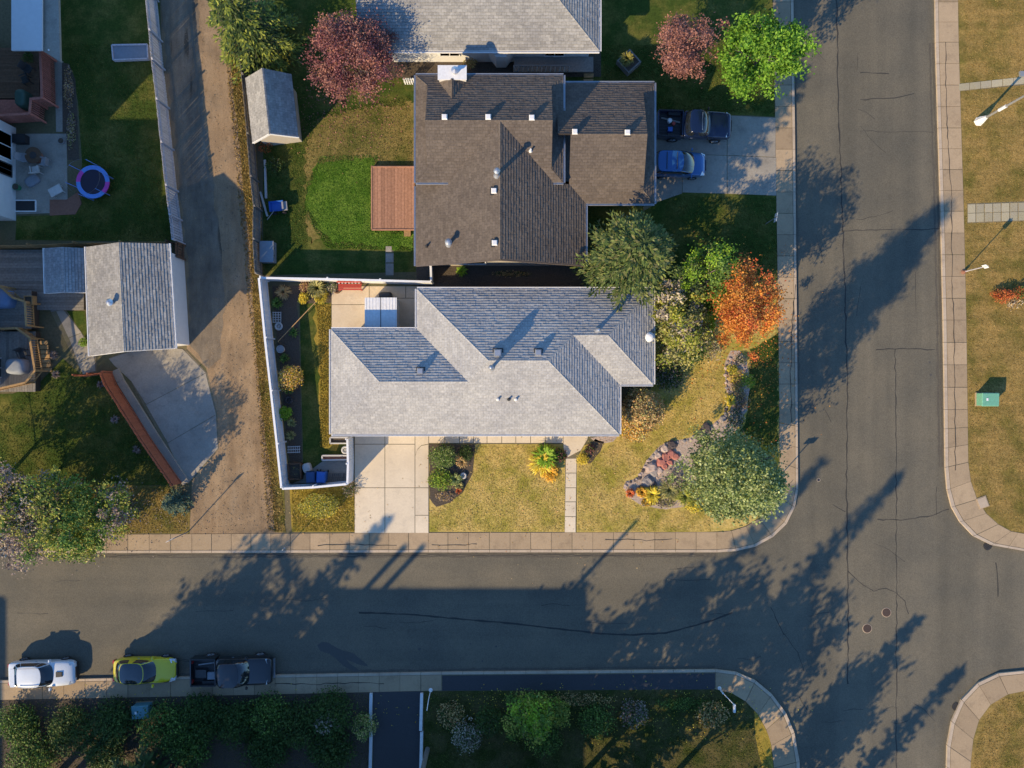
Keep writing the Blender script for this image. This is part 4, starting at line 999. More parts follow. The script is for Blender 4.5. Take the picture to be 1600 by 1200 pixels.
d2 = deck('lower_deck', 'lower wooden deck with tan stair railing', [(-60,519),(64,519),(64,612),(-60,612)], 0.6, M['wood_grey'], 'y', .17)
railing(d2, [(2,517),(48,515),(68,530),(76,580),(62,598),(0,612)], .6, .9, M['wood_tan'], slats=1)
for i in range(7):
    MB().box(W(69,0).x, W(82,0).x, W(0,536+i*7).y-.13, W(0,536+i*7).y+.13, .5-.07*i, .55-.07*i).build('stair_tread', M['wood_tan'], d2)
tb = thing('planter_box', 'square tan wooden planter on the upper deck corner', 'planter', tuple(W(51,470,.9)))
for (u0,u1,v0,v1) in ((-.3,.3,-.3,-.24),(-.3,.3,.24,.3),(-.3,-.24,-.24,.24),(.24,.3,-.24,.24)): MB().box(u0,u1,v0,v1,0,.5).build('side', M['wood_tan'], tb, local=True)
MB().box(-.24,.24,-.24,.24,.05,.42).build('soil', M['mulch'], tb, local=True)
def cover_lump(name, label, cat, px, py, z, w, d, h, mat, rz=0):
    r = thing(name, label, cat, tuple(W(px, py, z)), rz)
    m = MB()
    rings = [(1,0),(1.02,.3),(.98,.75),(.85,.96),(.5,1.0)]
    n = 16; b0 = 0
    for s_, t in rings:
        for k in range(n):
            a = 2*math.pi*k/n; ca, sa = math.cos(a), math.sin(a); q = (abs(ca)**4+abs(sa)**4)**-.25
            j = 1+random.uniform(-.03,.03)
            m.v.append((w/2*s_*ca*q*j, d/2*s_*sa*q*j, h*t))
    for i in range(len(rings)-1):
        for k in range(n):
            a = i*n+k; b = i*n+(k+1)%n; m.f.append([a,b,b+n,a+n])
    m.f.append([(len(rings)-1)*n+k for k in range(n)])
    mk('cover', m.v, m.f, mat, r, smooth=True, local=True)
    MB().box(-w*.42,w*.42,-d*.42,d*.42,.0,h*.15).build('base', M['dark_metal'], r, local=True)
    return r
M['blue_tarp'] = plain('blue_tarp', (0.10, 0.17, 0.30), 0.6)
M['grey_tarp'] = plain('grey_tarp', (0.22, 0.24, 0.27), 0.7)
cover_lump('covered_sofa', 'garden sofa under a blue cover on the upper deck', 'sofa', 8, 468, .9, 1.6, 1.3, .8, M['blue_tarp'])
cover_lump('covered_table', 'round table under a grey cover on the lower deck', 'table', 32, 573, .6, 1.3, 1.1, .75, M['grey_tarp'])
def chair(label, px, py, z, rz, mat, group=None):
    r = thing('garden_chair', label, 'chair', tuple(W(px,py,z)), rz, group)
    MB().box(-.25,.25,-.25,.25,.40,.45).build('seat', mat, r, local=True)
    m = MB(); m.add([(-.25,.22,.45),(.25,.22,.45),(.25,.27,.45),(-.25,.27,.45),(-.25,.32,.95),(.25,.32,.95),(.25,.36,.95),(-.25,.36,.95)],[(0,3,2,1),(4,5,6,7),(0,1,5,4),(1,2,6,5),(2,3,7,6),(3,0,4,7)]); m.build('backrest', mat, r, local=True)
    for sx in (-1,1):
        for sy in (-1,1): MB().box(sx*.22-.02,sx*.22+.02,sy*.22-.02,sy*.22+.02,0,.4).build('leg', mat, r, local=True)
        MB().box(sx*.26-.03,sx*.26+.03,-.24,.26,.62,.66).build('armrest', mat, r, local=True)
    return r
chair('dark chair pushed near the covered table on the lower deck', 42, 553, .6, .4, M['dark_metal'])

# north-west patio and red railed deck
pad('patio_slab', [(24,209),(104,209),(106,332),(24,335)], -.05, 0.02, M['olddrive'])
pad('patio_border', [(97,98),(108,100),(118,125),(124,250),(106,250),(104,208),(98,206)], -.05, 0.016, M['mulch'])
for q in ([(85,90),(99,96),(104,206),(88,206)],):
    pad('garden_path', q, -.05, .014, M['olddrive'])
d3 = deck('railed_deck', 'dark boarded deck enclosed by faded red railings', [(-40,82),(72,82),(72,160),(-40,160)], 0.75, M['wood_brown'], 'x', .17)
def solid_rail(root, pts, z0, z1, mat):
    P = [W(x,y) for x,y in pts]
    for i in range(len(P)-1):
        a,b = P[i],P[i+1]; n = max(1,int((b-a).length/.13))
        for k in range(n):
            c = a+(b-a)*((k+.5)/n); d=(b-a).normalized(); MB().bar(c+Vector((0,0,z0)), c+Vector((0,0,z1)), .09, .03).build('baluster', mat, root)
        MB().bar(a+Vector((0,0,z1+.03)), b+Vector((0,0,z1+.03)), .16, .05).build('handrail', mat, root)
    for p in P: MB().box(p.x-.06,p.x+.06,p.y-.06,p.y+.06,0,z1+.1).build('post', mat, root)
solid_rail(d3, [(88,96),(91,168),(74,170),(72,192),(0,196)], 0.3, 1.75, M['wood_pink'])
MB().prism(PW([(74,82),(88,98),(90,164),(74,166),(70,190),(-40,194),(-40,162),(73,162)]), .70, .74).build('deck_edge', M['wood_pink'], d3)
chair('dark chair on the red railed deck', 50, 112, .76, 1.0, M['dark_metal']); chair('black chair beside the green planter on the railed deck', 46, 128, .76, -1.2, M['black_plastic'])
bq = cover_lump('covered_barbecue', 'barbecue under a dark green cover on the railed deck', 'barbecue', 44, 160, .76, .7, 1.2, 1.0, plain('dark_green_cover', (.02,.06,.045), .6))
def bucket(name, label, cat, px, py, r, h, mat, soil=None, z=0.02):
    t = thing(name, label, cat, tuple(W(px,py,z)))
    MB().lathe([(r*.78,0),(r,h),(r*1.06,h),(r*1.06,h*.92)], n=16).build('pot', mat, t, local=True)
    MB().lathe([(r*.9,h*.8),(r*.92,h+.004)], n=16).build('soil', soil or M['mulch'], t, local=True)
    return t
M['terracotta'] = plain('terracotta', (.36,.16,.09), .8); M['grey_pot'] = plain('grey_pot', (.26,.26,.27), .7); M['pale_pot'] = plain('pale_pot', (.5,.48,.45), .7)
M['green_plastic'] = plain('green_plastic', (.04,.22,.10), .5); M['blue_plastic'] = plain('blue_plastic', (.03,.12,.42), .45)
fp = thing('fire_pit_table', 'round brown fire pit table on the grey patio', 'fire pit', tuple(W(59,246,.02)))
MB().lathe([(.42,0),(.38,.45)], n=20).build('pedestal', M['brick_red'], fp, local=True)
MB().lathe([(.55,.45),(.58,.52),(.50,.53)], n=24).build('top', M['wood_brown'], fp, local=True)
MB().lathe([(.24,.525),(.24,.55),(.2,.56)], n=16).build('burner', M['dark_metal'], fp, local=True)
chair('grey chair between the fire pit and the house windows', 44, 250, .02, 1.4, M['grey_pot']); chair('grey chair south of the round fire pit', 62, 268, .02, 3.3, M['pale_pot']); chair('grey chair east of the round fire pit', 76, 256, .02, -1.7, M['grey_pot'])
cover_lump('folded_lounger', 'crumpled grey cover lying on the patio', 'cover', 52, 283, .02, 1.0, .7, .25, M['grey_tarp'], .5)
bn = thing('storage_bin', 'black storage box against the railed deck', 'box', tuple(W(37,220,.02)))
MB().box(-.42,.42,-.28,.28,0,.5).build('body', M['black_plastic'], bn, local=True); MB().box(-.45,.45,-.31,.31,.5,.56).build('lid', M['black_plastic'], bn, local=True)
bucket('green_tub', 'bright green plastic tub against the white house', 'tub', 30, 294, .22, .4, M['green_plastic'])
bucket('flower_pot', 'grey flower pot in the corner of the patio', 'pot', 99, 222, .2, .3, M['grey_pot'])
pv = thing('water_table', 'white slab table standing on the patio edge', 'table', tuple(W(92,300,.02)), .5)
MB().box(-.45,.45,-.3,.3,.35,.42).build('top', M['pale_pot'], pv, local=True)
for sx in (-1,1):
    for sy in (-1,1): MB().box(sx*.38-.03,sx*.38+.03,sy*.24-.03,sy*.24+.03,0,.35).build('leg', M['pale_pot'], pv, local=True)
bw_ = thing('window_well', 'dark basement window well with pale rim beside the patio', 'window well', tuple(W(44,322,.0)))
MB().prism([(-.95,-.35),(.55,-.35),(.55,.35),(-.95,.35)], 0, .03).build('grate', M['black_plastic'], bw_, local=True)
for (u0,u1,v0,v1) in ((-1.0,.6,-.42,-.35),(-1.0,.6,.35,.42),(.55,.62,-.35,.35)): MB().box(u0,u1,v0,v1,0,.12).build('rim', M['white_metal'], bw_, local=True)
pad('flower_strip', [(78,312),(104,312),(122,300),(128,318),(118,335),(78,337)], -.05, .034, M['brick_red'])
M['tramp_pad'] = plain('trampoline_pad', (.12,.26,.62), .6); M['tramp_pink'] = plain('trampoline_pink', (.55,.06,.35), .6); M['tramp_mat'] = plain('trampoline_mat', (.025,.02,.04), .8)
tr = thing('trampoline', 'round trampoline with blue and pink safety pad on the lawn', 'trampoline', tuple(W(153,288)))
TR = 1.15
MB().lathe([(0.01,.62),(TR*.76,.62)], n=28, cap=False).build('jumping_mat', M['tramp_mat'], tr, local=True)
for k in range(8):
    m = MB(); b = []
    for j in range(5):
        a = 2*math.pi*(k+j/4)/8; b.append((math.cos(a), math.sin(a)))
    v = [(c*TR*.75,s_*TR*.75,.64) for c,s_ in b]+[(c*TR,s_*TR,.66) for c,s_ in b]+[(c*TR,s_*TR,.58) for c,s_ in b]
    f = [(j,j+5,j+6,j+1) for j in range(4)]+[(5+j,10+j,11+j,6+j) for j in range(4)]
    mk('pad', v, f, M['tramp_pink'] if k in (3,7) else M['tramp_pad'], tr, local=True)
for k in range(6):
    a = 2*math.pi*(k+.3)/6
    MB().tube([(TR*.98*math.cos(a),TR*.98*math.sin(a),0),(TR*.98*math.cos(a),TR*.98*math.sin(a),.6)],[.025,.025],6).build('leg', M['grey_metal'], tr, local=True)
    MB().tube([(TR*1.04*math.cos(a),TR*1.04*math.sin(a),.1),(TR*1.04*math.cos(a),TR*1.04*math.sin(a),1.9)],[.025,.025],6).build('net_pole', M['tramp_pad'], tr, local=True)
m = MB().lathe([(TR*1.04,1.9),(TR*1.04,1.93)], n=28, cap=False).build('net_hoop', M['grey_metal'], tr, local=True)
def raised_bed(name, label, q, h, bm, sm, cat='raised bed'):
    P = [W(x,y) for x,y in q]; r = thing(name, label, cat, tuple(P[0]))
    for i in range(4):
        a,b = P[i],P[(i+1)%4]; MB().bar(a+Vector((0,0,h/2)), b+Vector((0,0,h/2)), .09, h).build('board', bm, r)
    MB().prism([(p.x,p.y) for p in P], 0, h*.7).build('soil', sm, r)
    return r
raised_bed('sandbox', 'pale framed sandbox beside the board fence', [(178,73),(233,72),(234,94),(180,96)], .3, M['wood_ltgrey'], M['grey_tarp'], 'sandbox')
raised_bed('raised_bed', 'upper white edged raised bed beside the driveway fence', [(518,683),(546,683),(546,692),(518,692)], .45, M['pale_pot'], M['mulch'])
raised_bed('raised_bed', 'lower white edged raised bed beside the driveway fence', [(506,711),(546,711),(546,717),(506,718)], .5, M['pale_pot'], M['brick_red'])
raised_bed('compost_bed', 'dark framed vegetable bed in the fence corner', [(453,724),(472,723),(473,747),(454,748)], .5, M['wood_brown'], M['mulch'])
sheet('bin_yard', [(475,742),(508,718),(546,705),(550,750),(456,756),(474,748)], Z2, M['olddrive'])
sheet('mulch_bed', wob([(425,447),(518,447),(518,472),(470,474),(470,468),(464,472),(467,530),(470,620),(472,720),(453,726),(440,600),(432,520)], 8, 1.0), Z2, M['mulch'])
def bin_(label, px, py, rz, mat):
    r = thing('wheelie_bin', label, 'bin', tuple(W(px,py,.02)), rz)
    m = MB(); m.add([(-.24,-.3,.05),(.24,-.3,.05),(.24,.3,.05),(-.24,.3,.05),(-.3,-.36,.95),(.3,-.36,.95),(.3,.36,.95),(-.3,.36,.95)],[(3,2,1,0),(4,5,6,7),(0,1,5,4),(1,2,6,5),(2,3,7,6),(3,0,4,7)]); m.build('body', mat, r, local=True)
    m = MB(); m.add([(-.32,-.4,.95),(.32,-.4,.95),(.32,.4,.95),(-.32,.4,.95),(-.26,-.33,1.05),(.26,-.33,1.05),(.26,.33,1.05),(-.26,.33,1.05)],[(3,2,1,0),(4,5,6,7),(0,1,5,4),(1,2,6,5),(2,3,7,6),(3,0,4,7)]); m.build('lid', mat, r, local=True)
    MB().tube([(-.25,.42,.98),(.25,.42,.98)],[.02,.02],6).build('handle', M['black_plastic'], r, local=True)
    for sx in (-1,1): MB().tube([(sx*.24,.34,.1),(sx*.29,.34,.1)],[.1,.1],12).build('wheel', M['rubber'], r, local=True)
    return r
bin_('dark blue bin behind the white front fence, the wider of two', 491, 743, 0.05, plain('navy_plastic',(.02,.06,.16),.5)); bin_('bright blue bin behind the white front fence', 507, 743, -.05, M['blue_plastic'])
gs_ = thing('metal_grate', 'slatted wooden pallet lying beside the blue bins', 'pallet', tuple(W(528,746,.03)))
for k in range(9): MB().bar((-.55+.13*k,-.32,.1),(-.45+.13*k,.32,.1),.075,.02).build('slat', M['wood_grey'], gs_, local=True)
for y in (-.28,0,.28): MB().box(-.6,.65,y-.04,y+.04,0,.085).build('bearer', M['wood_grey'], gs_, local=True)
cover_lump('stacked_bags', 'pale sacks piled beside the dark framed bed', 'sacks', 481, 731, .02, .6, .7, .4, M['pale_pot'], .3)
tl = thing('trellis_grid', 'small lattice panel lying across the vegetable bed', 'trellis', tuple(W(460,702,.04)))
for k in range(3): MB().bar((-.45,-.22+.2*k,.15),(.45,-.18+.2*k,.15),.05,.03).build('slat', M['pale_pot'], tl, local=True)
for k in range(7): MB().bar((-.4+.13*k,-.25,.12),(-.4+.13*k,.25,.12),.03,.03).build('rung', M['pale_pot'], tl, local=True)
def wheel_thing(name, label, px, py, r0, mat, z=.03):
    r = thing(name, label, 'wheel ring', tuple(W(px,py,z)))
    m = MB(); n=20; k=8
    for i in range(n):
        a=2*math.pi*i/n
        for j in range(k):
            b=2*math.pi*j/k; rr=r0+.07*math.cos(b); m.v.append((rr*math.cos(a),rr*math.sin(a),.08+.07*math.sin(b)))
    for i in range(n):
        for j in range(k): m.f.append([i*k+j,((i+1)%n)*k+j,((i+1)%n)*k+(j+1)%k,i*k+(j+1)%k])
    mk('ring', m.v, m.f, mat, r, smooth=True, local=True)
    for i in range(4):
        a=math.pi*i/4; MB().bar((-r0*math.cos(a),-r0*math.sin(a),.08),(r0*math.cos(a),r0*math.sin(a),.08),.03,.03).build('spoke', mat, r, local=True)
    return r
wheel_thing('ring_planter', 'pale ring planter leaning by the alley fence bed', 436, 510, .22, M['pale_pot']); wheel_thing('iron_hoop', 'dark iron hoop lying in the bed below the orange shrub', 452, 625, .22, M['dark_metal']); wheel_thing('iron_hoop', 'small dark wagon wheel beside the red patio bench', 527, 452, .25, M['wood_brown'])
wheel_thing('ring_planter', 'pale hose ring on the driveway fence', 540, 703, .22, M['pale_pot'], .3)
cr = thing('lattice_crate', 'pale wire crate in the bed beside the white ring planter', 'crate', tuple(W(434,496,.03)))
for k in range(5): MB().bar((-.3,-.35+.17*k,.2),(.3,-.35+.17*k,.2),.04,.03).build('wire', M['pale_pot'], cr, local=True)
for k in range(4): MB().bar((-.27+.18*k,-.38,.17),(-.27+.18*k,.38,.17),.04,.03).build('wire', M['pale_pot'], cr, local=True)
bucket('birdbath', 'round pale birdbath in the fence bed', 'birdbath', 441, 546, .26, .45, M['pale_pot'], M['grey_pot'])
bn = thing('painted_bench', 'red painted bench with scrolled back on the patio edge', 'bench', tuple(W(549,449,.04)))
M['red_paint'] = plain('red_paint', (.42,.06,.04), .5)
for k in range(3): MB().box(-.8,.8,-.25+.15*k,-.13+.15*k,.42,.46).build('seat_slat', M['red_paint'], bn, local=True)
MB().box(-.82,.82,.24,.30,.5,.95).build('backrest', M['red_paint'], bn, local=True)
for k in range(7): MB().lathe([(.07,0),(.07,.02)], c=(-.7+.23*k,.22,.72), n=8).build('scroll', M['pale_pot'], bn, local=True)
for sx in (-.75,.75):
    for sy in (-.2,.26): MB().box(sx-.04,sx+.04,sy-.04,sy+.04,0,.42).build('leg', M['red_paint'], bn, local=True)
# white topped double storage shed
ss = thing('storage_shed', 'low storage shed with two white roof panels on the patio', 'storage shed', tuple(W(597,498,.03)))
def sl(px, py, h): w_ = W(px,py,h)-W(597,498,.03); return w_.x, w_.y
SH = 1.85
xa, yb = sl(570,465,SH); xb, ya = sl(620,520,SH); xm = (xa+xb)/2
MB().box(xa+.06,xb-.06,ya+.06,yb-.06,0,SH-.06).build('wall', M['siding_white'], ss, local=True)
for (u0,u1) in ((xa,xm-.03),(xm+.03,xb)):
    o_ = MB().box(u0,u1,ya,yb,SH-.06,SH).build('roof_panel', M['white_metal'], ss, local=True)
    for k in range(5): MB().box(u0+.1+k*(u1-u0-.2)/4-.012,u0+.1+k*(u1-u0-.2)/4+.012,ya+.01,yb-.01,SH,SH+.016).build('rib', M['white_metal'], o_, local=True)
MB().box(xm-.03,xm+.03,ya+.02,yb-.02,SH-.05,SH-.02).build('joint_strip', M['dark_metal'], ss, local=True)
cover_lump('patio_heater', 'dark covered grill behind the white storage shed', 'grill', 603, 462, .03, .9, .45, .5, M['dark_metal'])
# clothes line across the side yard
cl = thing('clothes_pole', 'thin pale pole slanting across the side yard bed', 'pole', tuple(W(434,534,.02)))
MB().tube([W(434,534,.6), W(493,472,.9)], [.03,.03], 6).build('pole', M['wood_tan'], cl); MB().tube([W(435,534,0), W(435,534,.6)], [.025,.025], 6).build('stake', M['wood_tan'], cl)
# neighbour back yard
wb = thing('garden_cart', 'blue garden cart standing in the shaded back yard', 'cart', tuple(W(438,325,.02)), .1)
m = MB(); m.add([(-.5,-.28,.3),(.3,-.28,.3),(.3,.28,.3),(-.5,.28,.3),(-.6,-.36,.62),(.4,-.36,.62),(.4,.36,.62),(-.6,.36,.62)],[(3,2,1,0),(0,1,5,4),(1,2,6,5),(2,3,7,6),(3,0,4,7)]); m.build('tub', M['blue_plastic'], wb, local=True)
MB().box(.25,.62,-.3,.3,.35,.5).build('engine', M['grey_pot'], wb, local=True)
for sx in (-.4,.3):
    for sy in (-.4,.4): MB().tube([(sx,sy-.05,.16),(sx,sy+.05,.16)],[.16,.16],14).build('wheel', M['rubber'], wb, local=True)
MB().tube([(-.3,-.3,.55),(-.75,-.95,.85)],[.025,.025],6).build('handle', M['grey_metal'], wb, local=True)
ub = thing('rain_barrel_box', 'grey lidded utility box against the alley fence', 'box', tuple(W(422,396,.02)))
MB().box(-.45,.45,-.7,.7,0,.7).build('body', M['grey_pot'], ub, local=True); MB().box(-.48,.48,-.73,.73,.7,.77).build('lid', M['grey_tarp'], ub, local=True)
for k in range(2): MB().box(.455,.47,-.3+.5*k,-.2+.5*k,.5,.6).build('latch', M['dark_metal'], ub, local=True)
lw = thing('lawn_edging', 'pale timber edging beside the shaded back yard bed', 'edging', tuple(W(414,300,0)))
MB().bar(W(414,250,.08), W(416,310,.08), .14, .16).build('timber', M['pale_pot'], lw); MB().bar(W(407,300,.08), W(418,338,.08), .12, .16).build('timber', M['pale_pot'], lw)
# planter box on the north lawn
pb = thing('timber_planter', 'square grey timber planter with ornamental grass on the north lawn', 'planter', tuple(W(981,101,.0)), math.radians(42))
for (u0,u1,v0,v1) in ((-.6,.6,-.6,-.5),(-.6,.6,.5,.6),(-.6,-.5,-.5,.5),(.5,.6,-.5,.5)): MB().box(u0,u1,v0,v1,0,.6).build('side', M['wood_grey'], pb, local=True)
MB().box(-.5,.5,-.5,.5,0,.5).build('soil', M['mulch'], pb, local=True)

# ================================================================ STREET FURNITURE
def sign_post(name, label, px, py, h, plate=None, r0=.035, ring=False, pm=None):
    r = thing(name, label, 'sign', tuple(W(px,py,.02)))
    MB().lathe([(r0,0),(r0,h)], n=8).build('post', pm or M['grey_metal'], r, local=True)
    if ring: MB().lathe([(.16,0),(.16,.06),(.09,.10),(.09,.3)], n=14).build('base', M['brick_red'], r, local=True)
    if plate:
        for (w_, hh, z, ang, mt) in plate:
            c, s_ = math.cos(ang), math.sin(ang)
            m = MB(); v = []
            for (u, zz) in ((-w_/2,z),(w_/2,z),(w_/2,z+hh),(-w_/2,z+hh)):
                for t in (-.012,.012): v.append((u*c - t*s_, u*s_ + t*c, zz))
            m.add(v, [(0,2,4,6),(7,5,3,1),(0,1,3,2),(2,3,5,4),(4,5,7,6),(6,7,1,0)]); m.build('plate', mt, r, local=True)
    return r
M['sign_green'] = plain('sign_green', (.02,.16,.08), .4); M['sign_white'] = plain('sign_white', (.7,.7,.7), .4)
sign_post('parking_sign', 'slim sign post with red collar on the east boulevard', 1505, 425, 2.7, [(.3,.45,2.2,-.75,M['sign_white'])], ring=True, pm=M['wood_ltgrey'])
sign_post('lane_sign', 'grey sign post on the corner of the alley and the walk', 294, 831, 2.9, [(.5,.3,2.6,.5,M['sign_white'])])
sign_post('street_sign', 'street name sign post behind the corner tree', 1206, 757, 2.25, [(.75,.3,1.9,.1,M['sign_green']),(.22,.35,1.2,.9,M['sign_white'])])
sign_post('stop_sign', 'white topped sign post on the walk beside the shaded north lawn', 1196, 350, 2.3, [(.6,.5,1.8,1.4,M['sign_white'])])
sign_post('hydrant_marker', 'thin bent marker post on the walk below the yellow shrub', 451, 852, 1.3, [(.25,.12,1.1,.8,M['sign_white'])], r0=.03)
mp = thing('marker_pole', 'curved white marker pole beside the asphalt driveway', 'pole', tuple(W(673,1078,.02)))
MB().tube([(0,0,0),(-.05,-.3,.9),(-.1,-.8,1.5)],[.03,.03,.03],6).build('pole', M['white_metal'], mp, local=True); MB().lathe([(.14,0),(.14,.05),(.05,.08)], n=12).build('foot', M['white_metal'], mp, local=True)
hy = thing('fire_hydrant_post', 'white bent valve post on the south corner walk', 'post', tuple(W(1124,1075,.03)))
MB().lathe([(.13,0),(.13,.06),(.06,.1),(.06,.9)], n=12).build('stem', M['white_metal'], hy, local=True); MB().tube([(0,0,.85),(.75,-.75,.95)],[.025,.025],6).build('arm', M['white_metal'], hy, local=True); MB().box(.7,.85,-1.3,-.75,.85,1.0).build('head', M['white_metal'], hy, local=True)
# street lamp
lp = thing('street_lamp', 'tall pale street lamp with tapered base beside the upper paver path', 'street lamp', tuple(W(1529,190,.0)))
MB().lathe([(.34,0),(.30,.08),(.26,.35),(.15,.75),(.11,.9)], n=6).build('base', M['white_metal'], lp, local=True)
MB().lathe([(.085,.9),(.055,7.6)], n=10).build('pole', M['flash'], lp, local=True)
MB().lathe([(.11,2.2),(.11,2.9)], n=10).build('collar', M['white_metal'], lp, local=True)
MB().tube([(0,0,7.5),(-.6,0,7.9),(-2.0,0,8.0)],[.05,.045,.04],8).build('arm', M['flash'], lp, local=True)
MB().box(-2.6,-1.95,-.15,.15,7.93,8.06).build('lamp_head', M['grey_metal'], lp, local=True)
# transformer and utility boxes
def ubox(name, label, px, py, w_, d, h, mat, rz=0):
    r = thing(name, label, 'utility box', tuple(W(px,py,.01)), rz)
    MB().box(-w_*.55,w_*.55,-d*.56,d*.56,0,.09).build('plinth', M['walk'], r, local=True)
    MB().box(-w_/2,w_/2,-d/2,d/2,.09,h*.9).build('cabinet', mat, r, local=True)
    m = MB(); m.add([(-w_*.53,-d*.55,h*.88),(w_*.53,-d*.55,h*.88),(w_*.53,d*.55,h*.92),(-w_*.53,d*.55,h*.92),(-w_*.5,-d*.5,h*.97),(w_*.5,-d*.5,h*.97),(w_*.5,d*.5,h*1.02),(-w_*.5,d*.5,h*1.02)],[(3,2,1,0),(4,5,6,7),(0,1,5,4),(1,2,6,5),(2,3,7,6),(3,0,4,7)]); m.build('lid', mat, r, local=True)
    MB().box(-.06,.06,-d/2-.03,-d/2,h*.5,h*.65).build('handle', M['dark_metal'], r, local=True)
    mk('warning_label', [(-w_*.3,-d*.1,h*1.03),(-w_*.3+.14,-d*.1,h*1.03),(-w_*.3+.14,d*.12,h*1.035),(-w_*.3,d*.12,h*1.035)], [(0,1,2,3)], M['sign_white'], r, local=True)
    return r
M['tx_green'] = plain('transformer_green', (.14,.36,.25), .5); M['tx_teal'] = plain('utility_teal', (.10,.24,.28), .5)
ubox('transformer_box', 'green transformer box standing on the dry east lawn', 1537, 624, 1.12, .85, .8, M['tx_green']); ubox('utility_cabinet', 'teal utility cabinet in the hedge behind the yellow car', 227, 1106, 1.1, .85, .8, M['tx_teal'], .05)
vb = thing('valve_lid', 'square concrete vault lid beside the east corner walk', 'vault', tuple(W(1535,785,0)), .35)
MB().box(-.36,.36,-.4,.4,0,.05).build('frame', M['walk'], vb, local=True); MB().box(-.3,.3,-.34,.34,.05,.065).build('lid', M['kerb'], vb, local=True)
def manhole(label, px, py, r0=.3):
    r = thing('manhole', label, 'manhole', tuple(W(px,py,-.12)))
    MB().lathe([(r0*1.12,0),(r0*1.1,.012)], n=28).build('frame', M['kerb'], r, local=True)
    cv = MB().lathe([(r0,.0),(r0,.018)], n=28).build('cover', M['wood_brown'], r, local=True)
    for k in range(-3,4):
        L_ = math.sqrt(max(.001, r0*r0*.85-(k*.075)**2)); MB().box(-L_,L_,k*.075-.016,k*.075+.016,.018,.026).build('rib', M['dark_metal'], cv, local=True)
manhole('round manhole cover nearer the pavement crack in the intersection', 1355, 982); manhole('round manhole cover farther from the long pavement crack', 1385, 957)
def drain(label, px, py, rz):
    r = thing('storm_drain', label, 'drain', tuple(W(px,py,-.118)), rz)
    MB().lathe([(.30,0),(.30,.012)], n=20).build('pan', M['tar'], r, local=True)
    for k in range(-2,3): MB().box(-.24,.24,k*.1-.022,k*.1+.022,.012,.03).build('bar', M['dark_metal'], r, local=True)
drain('round storm drain at the north east kerb', 1543, 853, .6); drain('iron storm drain at the south east kerb', 1494, 1104, 1.0); drain('storm drain at the south west corner kerb', 1181, 1070, .7)
cap_ = thing('water_valve_cap', 'small round valve cap in the avenue by the corner', 'valve', tuple(W(1279,750,-.118)))
MB().lathe([(.1,0),(.1,.012),(.05,.015)], n=12).build('cap', M['dark_metal'], cap_, local=True); MB().lathe([(.13,0),(.13,.008)], n=12).build('ring', M['kerb'], cap_, local=True)
for (px, lb) in ((580,'pale timber kerb on the west side of the asphalt driveway'),(659,'pale timber kerb on the east side of the asphalt driveway')):
    r = thing('edging_beam', lb, 'edging', tuple(W(px,1083,0)))
    for k in range(3): MB().bar(W(px,1083+k*60,.1), W(px-1.5,1141+k*60,.1), .2, .2).build('beam', M['white_metal'] if px > 600 else M['siding_blue'], r)
rb = thing('retaining_kerb', 'low grey concrete kerb along the foot of the red fence', 'kerb', tuple(W(180,583,0)))
for (a,b) in (((181,578),(189,596)),((189,596),(240,678)),((240,678),(291,755))): MB().bar(W(*a,.1), W(*b,.1), .5, .24).build('segment', M['olddrive'], rb)

up_ = thing('utility_pole', 'tall wooden utility pole beside the asphalt driveway', 'utility pole', tuple(W(668,1170,0)), math.radians(47.5))
MB().tube([(0,0,0),(0,0,11.5)],[.17,.11],10).build('pole', M['wood_grey'], up_, local=True); MB().box(-1.1,1.1,-.06,.06,10.6,10.75).build('crossarm', M['wood_grey'], up_, local=True)
for x in (-1,-.4,.4,1): MB().lathe([(.05,10.75),(.07,10.85),(.03,10.95)], c=(x,0,0), n=8).build('insulator', M['pale_pot'], up_, local=True)
